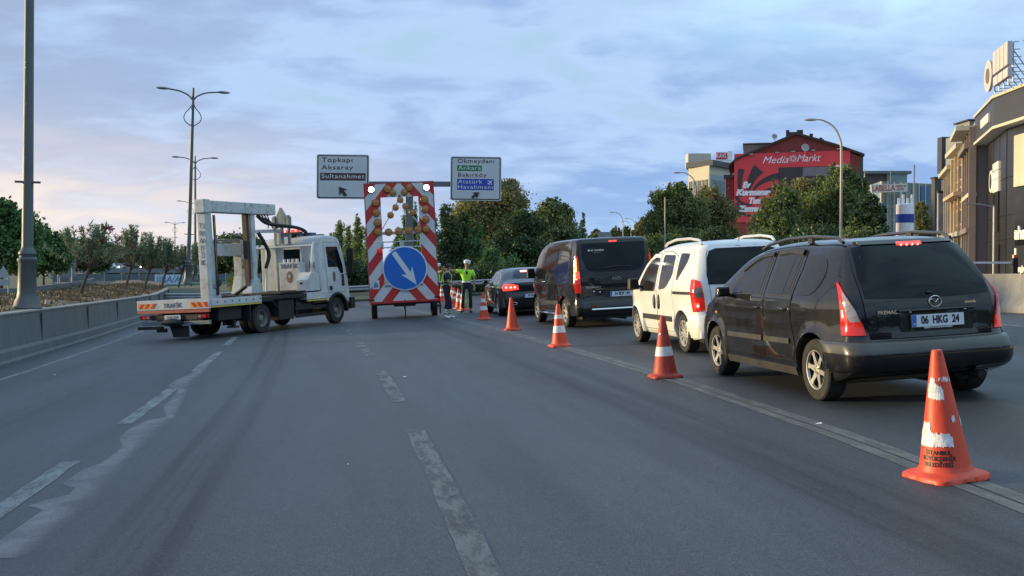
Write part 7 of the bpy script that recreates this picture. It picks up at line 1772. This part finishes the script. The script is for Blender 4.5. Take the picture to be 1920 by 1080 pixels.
# pale office building
Zo = 170.0
a = P(1290, 316, Zo + 5); b_ = P(1329, 316, Zo); c = P(1384, 318, Zo + 10)
CREAM = fmat('cream_cladding', (.50, .46, .36), var=.06); GLG = fmat('greenish_facade', (.26, .32, .32), var=.08)
off, pl_ = block('office_building', 'pale office building with a cream corner and rows of windows, left of the red building', 'building', [(a.x, a.y), (b_.x, b_.y), (c.x, c.y), (c.x * 1.16, c.y * 1.14), (a.x * 1.20, a.y * 1.14)], .5, a.z - .5, CREAM)
hh = a.z - .5
for (p0, p1, nx, mm) in ((pl_[0], pl_[1], 4, CREAM), (pl_[1], pl_[2], 6, GLG)):
    M_, l = face_m(p0, p1, 0)
    if mm is GLG: o = MB().b2(.02, l, -.15, .1, 0, hh - 1.4).build('glass_facade', GLG, off); o.matrix_local = M_
    win_grid(off, M_ @ Matrix.Translation((0, -.16, 0)), .2, l - .2, 2, hh - 1.6, nx, 5, .35, .75, WGL, CREAM if mm is CREAM else GLG)
mb = MB().prism([(p[0] * 1.0 + (-.5 if i in (0, 4) else .5), p[1] - .5) for i, p in enumerate(pl_)], Matrix.Translation((0, 0, hh)), .9); mb.build('parapet', fmat('dark_parapet', (.07, .075, .085)), off)
MB().b2(1, 5, 6, 9, hh + .9, hh + 3.2).build('roof_room', CREAM, off)
q0 = P(1342, 306, Zo + 4); rs = empty('roof_sign', 'small red and white sign box on the roof of the pale office building', 'sign', Matrix.Translation((q0.x, Zo + 4, a.z + .88)))
MB().b2(0, 1.9, 0, .3, .6, 1.7).build('panel', fmat('sign_red_roof', (.50, .06, .05)), rs)
text('KAVİ', 1.0, Matrix.Translation((.85, -.02, 1.12)) @ RX, BWH, rs, sx=.7, depth=.02, bold=.02)
MB().b2(-.2, 2.6, .1, .4, 0, .6).build('frame', BWH, rs); MB().b2(1.9, 2.7, 0, .25, .4, 1.9).build('white_panel', BWH, rs)
# --- hotel with glass facade
Zl = 205.0; k2 = Zl / F
a = P(1629, 350, Zl + 10); b_ = P(1650, 345, Zl); c = P(1744, 345, Zl + 6)
GREENG = fmat('green_glass_facade', (.16, .22, .20), rough=.25, var=.2)
hot, pl_ = block('hotel_building', 'glass fronted building with a white roof sign in red capitals, above the people carrier', 'building', [(a.x, a.y), (b_.x, b_.y), (c.x, c.y), (c.x * 1.12, c.y * 1.1), (a.x * 1.15, a.y * 1.1)], 0, c.z, GREENG)
M_, l = face_m(pl_[1], pl_[2], 0); 
for t in np.linspace(0, 1, 9): o = MB().b2(t * l - .12, t * l + .12, -.25, .1, 0, c.z).build('mullion', CREAM, hot); o.matrix_local = M_
win_grid(hot, M_ @ Matrix.Translation((0, -.1, 0)), 1.2, 4.6, 3, c.z - 2.2, 3, 5, .25, .3, WGL, CREAM)
o = MB().b2(4.9, 5.6, -.3, .1, 0, c.z).build('white_pier', CREAM, hot); o.matrix_local = M_
o = MB().b2(l - 3.0, l - .8, -.2, .1, 2, c.z - .6).build('blue_glazing', fmat('blue_glazing', (.03, .12, .22), rough=.15), hot); o.matrix_local = M_
pav = P(1651, 312, Zl + 5); e = P(1738, 310, Zl + 5)
MB().b2(pav.x - b_.x + (b_.x - a.x), e.x - a.x, 6, 14, c.z, pav.z - .6).build('roof_storey', fmat('brown_roof_storey', (.10, .075, .06)), hot)
MB().b2(pav.x - a.x - .6, e.x - a.x + .6, 5, 15, pav.z - .6, pav.z).build('flat_roof', fmat('grey_green_roof', (.14, .17, .16)), hot)
MB().b2(e.x - a.x - 4.5, e.x - a.x - .2, 5.4, 6, c.z, pav.z - .3).build('roof_glazing', fmat('grey_green_roof2', (.18, .23, .22), rough=.2), hot)
for t in (1655, 1668, 1720): q = P(t, 304, Zl); MB().cyl((q.x - a.x, 5, c.z), (q.x - a.x, 5, q.z), .12, n=6).build('mast', CREAM, hot)
sg = P(1632, 362, Zl - 1); sg2 = P(1700, 343, Zl - 1)
ls = empty('roof_sign', 'white sign board reading LABELLA in red capitals', 'sign', Matrix.Translation((sg.x, Zl - 1.2, sg.z)) @ Matrix.Rotation(R(-2), 4, 'Y'))
ww, h2 = sg2.x - sg.x, sg2.z - sg.z - .4
MB().b2(0, ww, 0, .3, 0, h2).build('board', fmat('warm_white_board', (.66, .60, .50), var=.05), ls)
RL = fmat('sign_red_letters', (.45, .09, .04)); o = text('LABELLA', 1.6, Matrix.Translation((ww * .31, -.03, h2 / 2)) @ RX, RL, ls, depth=.02, bold=.02)
xs_ = [v.co.x for v in o.data.vertices]; aa, cc = min(xs_), max(xs_)
for v in o.data.vertices: v.co.x = .25 + (v.co.x - aa) / (cc - aa) * ww * .62
text('MERKEZ TIP', .62, Matrix.Translation((ww * .82, -.03, h2 * .68)) @ RX, RL, ls, sx=.62, depth=.02); text('ESTETİK', .6, Matrix.Translation((ww * .80, -.03, h2 * .30)) @ RX, RL, ls, sx=.62, depth=.02)
# advertising tower
q0 = P(1696, 434, 140); q1 = P(1696, 384, 140); tw = empty('advertising_tower', 'white cylindrical tower with a broad blue band', 'tower', Matrix.Translation((q0.x, 140, .8))); hh = q1.z - .8; r_ = 16 * 140 / F
zz0 = P(0, 418, 140).z - .8; zz1 = P(0, 402, 140).z - .8
MB().lathe([(r_, 0), (r_, hh), (r_ * .9, hh + .1), (.01, hh + .12)], 28).build('drum', BWH, tw); MB().lathe([(r_ + .02, zz0), (r_ + .02, zz1)], 28).build('blue_band', fmat('tower_blue', (.03, .06, .32)), tw)
for i in range(4): MB().b2(-1.0 + .6 * i, -.7 + .6 * i, -.1, .1, hh + .1, hh + .9 + .5 * (i % 2)).build('antenna_box', BWH, tw)
MB().cyl((1.0, -.6, 0), (1.0, -.6, hh + 5.4), .09, n=6).build('mast', POLE2, tw)
# pylons
q0 = P(1757, 334, 75); py_ = empty('pylon', 'dark square pylon left of the shop row', 'pylon', Matrix.Translation((q0.x, 75, .8))); MB().b2(-.35, .35, -.3, .3, 0, q0.z - .8).build('shaft', fmat('dark_pylon', (.07, .07, .07), var=.3), py_); MB().b2(-.42, .42, -.35, .35, q0.z - .85, q0.z - .75).build('cap', ROOF, py_)
q0 = P(1766, 361, 68); py2 = empty('pylon', 'pale grey banner pylon in front of the dark square pylon', 'pylon', Matrix.Translation((q0.x, 68, .8))); MB().b2(-.32, .32, -.1, .1, 0, q0.z - .8).build('shaft', fmat('pale_pylon', (.28, .30, .33), var=.15), py2); MB().b2(-.36, .36, -.14, .14, q0.z - .85, q0.z - .7).build('cap', ROOF, py2)
# tall plain grey building
Zt = 112.0; a = P(1766, 262, Zt); b_ = P(1850, 258, Zt - 10)
GREYB = fmat('grey_render', (.24, .25, .25), var=.1)
tg_, pl_ = block('grey_building', 'tall plain grey building rising behind the shop row', 'building', [(a.x, a.y), (b_.x, b_.y), (b_.x + 12, b_.y + 14), (a.x + 9, a.y + 16)], .5, a.z - .5, GREYB)
M_, l = face_m(pl_[0], pl_[1], 0); o = MB().b2(-.5, .6, -.4, 1.0, a.z - 4.2, a.z - .3).build('side_bay', fmat('dark_bay', (.05, .055, .075)), tg_); o.matrix_local = M_
o = MB().b2(1.2, 4.0, 1, 6, a.z - .5, a.z + .95).build('roof_room', GREYB, tg_); o.matrix_local = M_; o = MB().b2(1.4, 2.6, .95, 1.2, a.z - .35, a.z + .7).build('window', WGL, tg_); o.matrix_local = M_
o = MB().b2(.9, 4.3, .7, 6.3, a.z + .95, a.z + 1.1).build('roof_slab', ROOF, tg_); o.matrix_local = M_

# --- shop row receding behind the dark building (facades face the road)
WARM = fmat('warm_render', (.46, .36, .24), var=.12); PINK = fmat('pinkish_render', (.24, .19, .17), var=.12); BEIGE = fmat('beige_stone', (.34, .30, .25), var=.15); SHOPG = mat('shop_glass', (.012, .014, .016), .08, var=.4, spec=.7)
def shop(label, p_near, p_far, z_top, m, nx, nz, cornice, group='shop row on the right'):
    # p_far first so that the outward side faces the road
    d = Vector((p_near[0] - p_far[0], p_near[1] - p_far[1])).normalized(); back = Vector((-d.y, d.x))
    if back.x < 0: back = -back
    root, pl_ = block('shop_building', label, 'building', [p_far, p_near, (p_near[0] + back.x * 12, p_near[1] + back.y * 12), (p_far[0] + back.x * 12, p_far[1] + back.y * 12)], .8, z_top - .8, m, group)
    M_, l = face_m(pl_[0], pl_[1], 0); H = z_top - .8
    win_grid(root, M_ @ Matrix.Translation((0, -.05, 0)), .1, l - .1, 2.6, H - .5, nx, nz, .35, .55, SHOPG, m)
    o = MB().b2(.15, l - .15, -.06, .05, .1, 2.3).build('shop_front', SHOPG, root); o.matrix_local = M_
    for i, (z, dp, t) in enumerate(cornice): o = MB().b2(-.1, l + .1, -dp, .1, z, z + t).build('cornice', CREAM if i % 2 == 0 else m, root); o.matrix_local = M_
    for t in np.linspace(0, 1, nx + 1): o = MB().b2(t * l - .12, t * l + .12, -.28, .05, 0, H - .3).build('pilaster', m, root); o.matrix_local = M_
    return root
shop('pinkish shop building adjoining the dark building, with two pale cornices', (23.05, 51.1), (24.7, 55.6), 8.75, PINK, 3, 2, [(7.5, .9, .22), (6.6, .5, .3), (4.2, .3, .2), (2.4, .4, .25)])
shop('warm yellow shop building in the middle of the row', (24.8, 55.9), (26.6, 61.5), 8.2, WARM, 3, 3, [(7.2, .6, .25), (4.6, .7, .2), (2.4, .5, .25)])
shop('beige shop building at the far end of the row', (26.7, 61.8), (29.0, 68.5), 7.6, BEIGE, 4, 2, [(6.6, .5, .25), (2.5, .5, .25)])
# --- the big dark building at the right edge
DK = fmat('dark_granite', (.022, .022, .022), rough=.32, var=.25, vscale=.9); DK2 = fmat('dark_fascia', (.042, .043, .045), rough=.45, var=.12); EDGE = fmat('pale_edge_trim', (.55, .50, .40), var=.05); LITL = mat('lit_shop_letters', (.8, .75, .65), .5, var=0, emit=(1.0, .90, .72), estr=.08)
PL = [(20.2, 26.0), (21.1, 45.0), (22.95, 50.9), (36, 50.9), (36, 26.0)]
def inset(pts, d): 
    n = len(pts); out = []
    for i in range(n):
        p, q, r_ = Vector(pts[i - 1]), Vector(pts[i]), Vector(pts[(i + 1) % n]); d1 = (q - p).normalized(); d2 = (r_ - q).normalized(); n1 = Vector((d1.y, -d1.x)); n2 = Vector((d2.y, -d2.x)); b_ = (n1 + n2).normalized(); out.append(tuple(q + b_ * d / max(.3, b_.dot(n1))))
    return out
dkb = empty('dark_shop_building', 'big dark stone clad shop building with a projecting fascia at the right edge', 'building', Matrix.Translation((0, 0, .8)))
MB().prism(inset(PL, .55), Matrix.Identity(4), 6.75).build('wall', DK, dkb, smooth=False)
MB().prism(PL, Matrix.Translation((0, 0, 6.8)), 1.25).build('fascia', DK2, dkb, smooth=False)
for z, t, o_ in ((6.72, .12, -.06), (8.06, .12, -.08)): MB().prism(inset(PL, o_), Matrix.Translation((0, 0, z)), t).build('edge_trim', EDGE, dkb, smooth=False)
IN = inset(PL, .55)
MA, lA = face_m(IN[1], IN[0], 0); MC, lC = face_m(IN[2], IN[1], 0); MAf, lAf = face_m(PL[1], PL[0], 0); MCf, lCf = face_m(PL[2], PL[1], 0)
def on(M_, x0, x1, y0, y1, z0, z1, name, m, bev=0): o = MB().b2(x0, x1, y0, y1, z0, z1).build(name, m, dkb, bev=bev); o.matrix_local = M_; return o
for x in np.arange(0, lA, 1.9): on(MA, x - .015, x + .015, -.012, .02, 0, 6.7, 'panel_joint', GAP)
for z in (1.9, 2.95, 4.6): on(MA, 0, lA, -.014, .02, z - .012, z + .012, 'panel_joint', GAP); on(MC, 0, lC, -.014, .02, z - .012, z + .012, 'panel_joint', GAP)
for x in (0, lC * .33, lC * .66, lC): on(MC, x - .02, x + .02, -.012, .02, 0, 6.7, 'panel_joint', GAP)
on(MA, 1.0, 3.6, -.05, .02, 1.6, 3.7, 'display_window', SHOPG); on(MA, 4.2, 9.5, -.05, .02, 1.6, 3.7, 'display_window', SHOPG)
on(MC, lC * .36, lC * .64, -.05, .02, 2.3, 4.9, 'display_window', SHOPG); on(MC, lC * .30, lC * .70, -.06, .02, 0, 1.7, 'entrance', GAP)
o = on(MA, .95, 3.4, -.12, 0, 4.1, 6.3, 'cream_panel', fmat('cream_panel', (.50, .47, .36)), .02)
for i in range(3): on(MC, .25 + lC * .04, .3, 0, 0, 0, 0, 'x', GAP) if False else None
# signs on the chamfer: round disc and three bars
o = MB().lathe([(.001, 0), (.52, 0), (.54, .05), (.50, .08), (.40, .08)], 28, Matrix.Translation((1.6, -.02, 4.75)) @ RX).build('round_sign', LITL, dkb); o.matrix_local = MC; o = MB().lathe([(.40, .05), (.001, .06)], 24, Matrix.Translation((1.6, -.02, 4.75)) @ RX).build('sign_centre', DK, dkb); o.matrix_local = MC
for i, (z0, z1) in enumerate(((5.15, 5.50), (4.75, 5.10), (4.15, 4.72))):
    for j in range(5): on(MC, 2.3 + .36 * j, 2.58 + .36 * j, -.10, 0, z0, z1, 'sign_letter', LITL)
for j in range(6): on(MCf, 2.6 + .42 * j, 2.9 + .42 * j, -.08, 0, 7.2, 7.6, 'fascia_letter', LITL)
o = text('ahameti', .75, Matrix.Translation((2.3, -.10, 2.1)) @ RX, LITL, dkb, depth=.03, bold=.03); o.matrix_local = MA
o = MB().lathe([(.001, 0), (.14, 0), (.14, .04), (.09, .05), (.001, .03)], 20, Matrix.Translation((.72, -.02, .55)) @ RX).build('small_round_sign', LITL, dkb); o.matrix_local = MA
o = text('ORJİNAL', .30, Matrix.Translation((1.75, -.04, .55)) @ RX, LITL, dkb, depth=.02, bold=.012); o.matrix_local = MA
on(MA, .95, 1.1, -.05, 0, 1.2, 1.48, 'wall_lamp', LITL)
rs = empty('roof_sign', 'large pale disc and letter sign on trusses on top of the dark building', 'sign', Matrix.Translation((20.85, 44.6, 8.95)) @ Matrix.Rotation(math.atan2(-.97, -.21), 4, 'Z'))
SGW = fmat('roof_sign_pale', (.52, .47, .46), var=.05)
MB().lathe([(.001, 0), (.66, 0), (.68, .12), (.001, .12)], 28, Matrix.Translation((.1, -.1, .80)) @ RX).build('disc', SGW, rs); MB().lathe([(.34, .121), (.32, .14), (.001, .14)], 24, Matrix.Translation((.1, -.1, .80)) @ RX).build('disc_centre', fmat('sign_mark', (.16, .12, .12)), rs)
for i in range(4): MB().b2(.85 + .62 * i, 1.38 + .62 * i, -.2, 0, .70, 1.65).build('letter_panel', SGW, rs, bev=.02)
for i in range(3): MB().b2(.85 + .82 * i, 1.58 + .82 * i, -.18, 0, .22, .60).build('lower_panel', SGW, rs, bev=.02)
for i in range(5):
    x = .2 + .74 * i; mb = MB().cyl((x, .05, 0), (x, .05, 1.6), .03, n=6).cyl((x, .9, 0), (x, .05, 1.3), .025, n=6)
    for q in range(6): mb.b2(x - .02, x + .02, .05, .5 - .05 * q, .3 * q + .1, .3 * q + .13)
    mb.build('truss', GALV, rs)
MB().tube([(3.6, .3, 1.55), (4.6, .3, 1.50), (6.5, .3, 1.40)], .02, 6).build('cable', GALV, rs)
# ================================================================== FAR LEFT: overpass, barrier, billboard, cars
TURQ = fmat('turquoise_barrier', (.10, .24, .20), var=.15); GREYF = fmat('grey_fence', (.10, .13, .14), var=.25)
a = P(98, 530, 112); b_ = P(520, 528, 112)
tb_ = empty('noise_barrier', 'long low turquoise barrier with a grey fence on top beyond the median', 'barrier', Matrix.Translation((a.x, 112, -.85)))
MB().b2(0, b_.x - a.x, 0, .3, 0, .62).build('panel', TURQ, tb_); MB().b2(0, b_.x - a.x, .1, .2, .72, 1.62).build('fence', GREYF, tb_)
for i in range(14): x = (b_.x - a.x) * i / 13; MB().b2(x - .05, x + .05, .05, .25, 0, 1.7).build('post', GALV, tb_)
a = P(150, 500, 210); ov = empty('overpass', 'grey road overpass on the left horizon carrying tiny cars', 'bridge', Matrix.Translation((a.x, 210, -1)))
MB().b2(0, 75, 0, 9, 1.4, 2.0).build('deck', GREYF, ov)
MB().b2(0, 75, -.2, 0, 1.4, 2.3).build('parapet', fmat('parapet_grey', (.16, .18, .20)), ov)
for i in range(6): MB().b2(4 + 13 * i, 5.2 + 13 * i, 1, 8, -1, 1.4).build('pier', GREYF, ov)
CARP = [fmat('far_car_white', (.6, .6, .6), rough=.4), fmat('far_car_grey', (.16, .17, .2), rough=.4), fmat('far_car_dark', (.04, .04, .05), rough=.4)]
for i, (px_, m_, lb) in enumerate(((205, 0, 'tiny white car on the overpass, left of the others'), (224, 1, 'tiny grey car in the middle of the overpass'), (246, 2, 'tiny dark car on the overpass behind the second oleander'), (232, 0, 'tiny pale car between the grey and the dark one'))):
    q = P(px_, 0, 212 + i); c = empty('distant_car', lb, 'car', Matrix.Translation((q.x, q.y, 1.0)), 'cars on the overpass')
    MB().prism([(-2.1, .25), (2.1, .25), (2.15, .8), (1.3, .9), (.8, 1.4), (-1.0, 1.42), (-1.7, .95), (-2.15, .85)], Matrix.Translation((0, .8, 0)) @ RX, 1.6).build('body', CARP[m_], c, bev=.05)
    for s in (-1, 1):
        for y in (-.8, .8): MB().cyl((s * 1.3, y - .1, .32), (s * 1.3, y + .1, .32), .32, n=12).build('wheel', TYRE, c)
    MB().b2(2.1, 2.2, -.6, -.3, .55, .7).build('headlight', HOT, c)
    c.location.z = 1.0
q = P(290, 533, 100); q2 = P(349, 515, 100)
bb = empty('billboard', 'pale blue and white billboard strip behind the oleanders', 'billboard', Matrix.Translation((q.x, 100, q.z)))
MB().b2(0, q2.x - q.x, 0, .1, 0, q2.z - q.z).build('board', fmat('billboard_white', (.50, .58, .64), var=.05), bb)
BLU = fmat('billboard_blue', (.10, .26, .42)); text('RA/AOV', .85, Matrix.Translation((2.15, -.02, .48)) @ RX, BLU, bb, depth=.01, bold=.01, shear=.2)
for i in range(4): MB().b2(.25 + .22 * i, .36 + .22 * i, -.02, 0, .15, .8).build('blue_bar', BLU, bb)
for x in (.1, 1.4, 2.9): MB().cyl((x, .15, -1), (x, .15, .9), .05, n=6).build('post', GALV, bb)
# low hill on the horizon
mb = MB(); vs = []
for i in range(41):
    t = i / 40; x = -620 + 420 * t; h_ = 26 * math.exp(-((t - .45) / .22) ** 2) + 6; vs += [(x, 900, -3), (x, 930, h_), (x, 1000, h_ * .9)]
tag(MB().add(vs, [(3 * i + j, 3 * i + 3 + j, 3 * i + 4 + j, 3 * i + 1 + j) for i in range(40) for j in range(2)]).build('hill', fmat('hazy_hill', (.14, .16, .18), vscale=.02)), kind='structure')
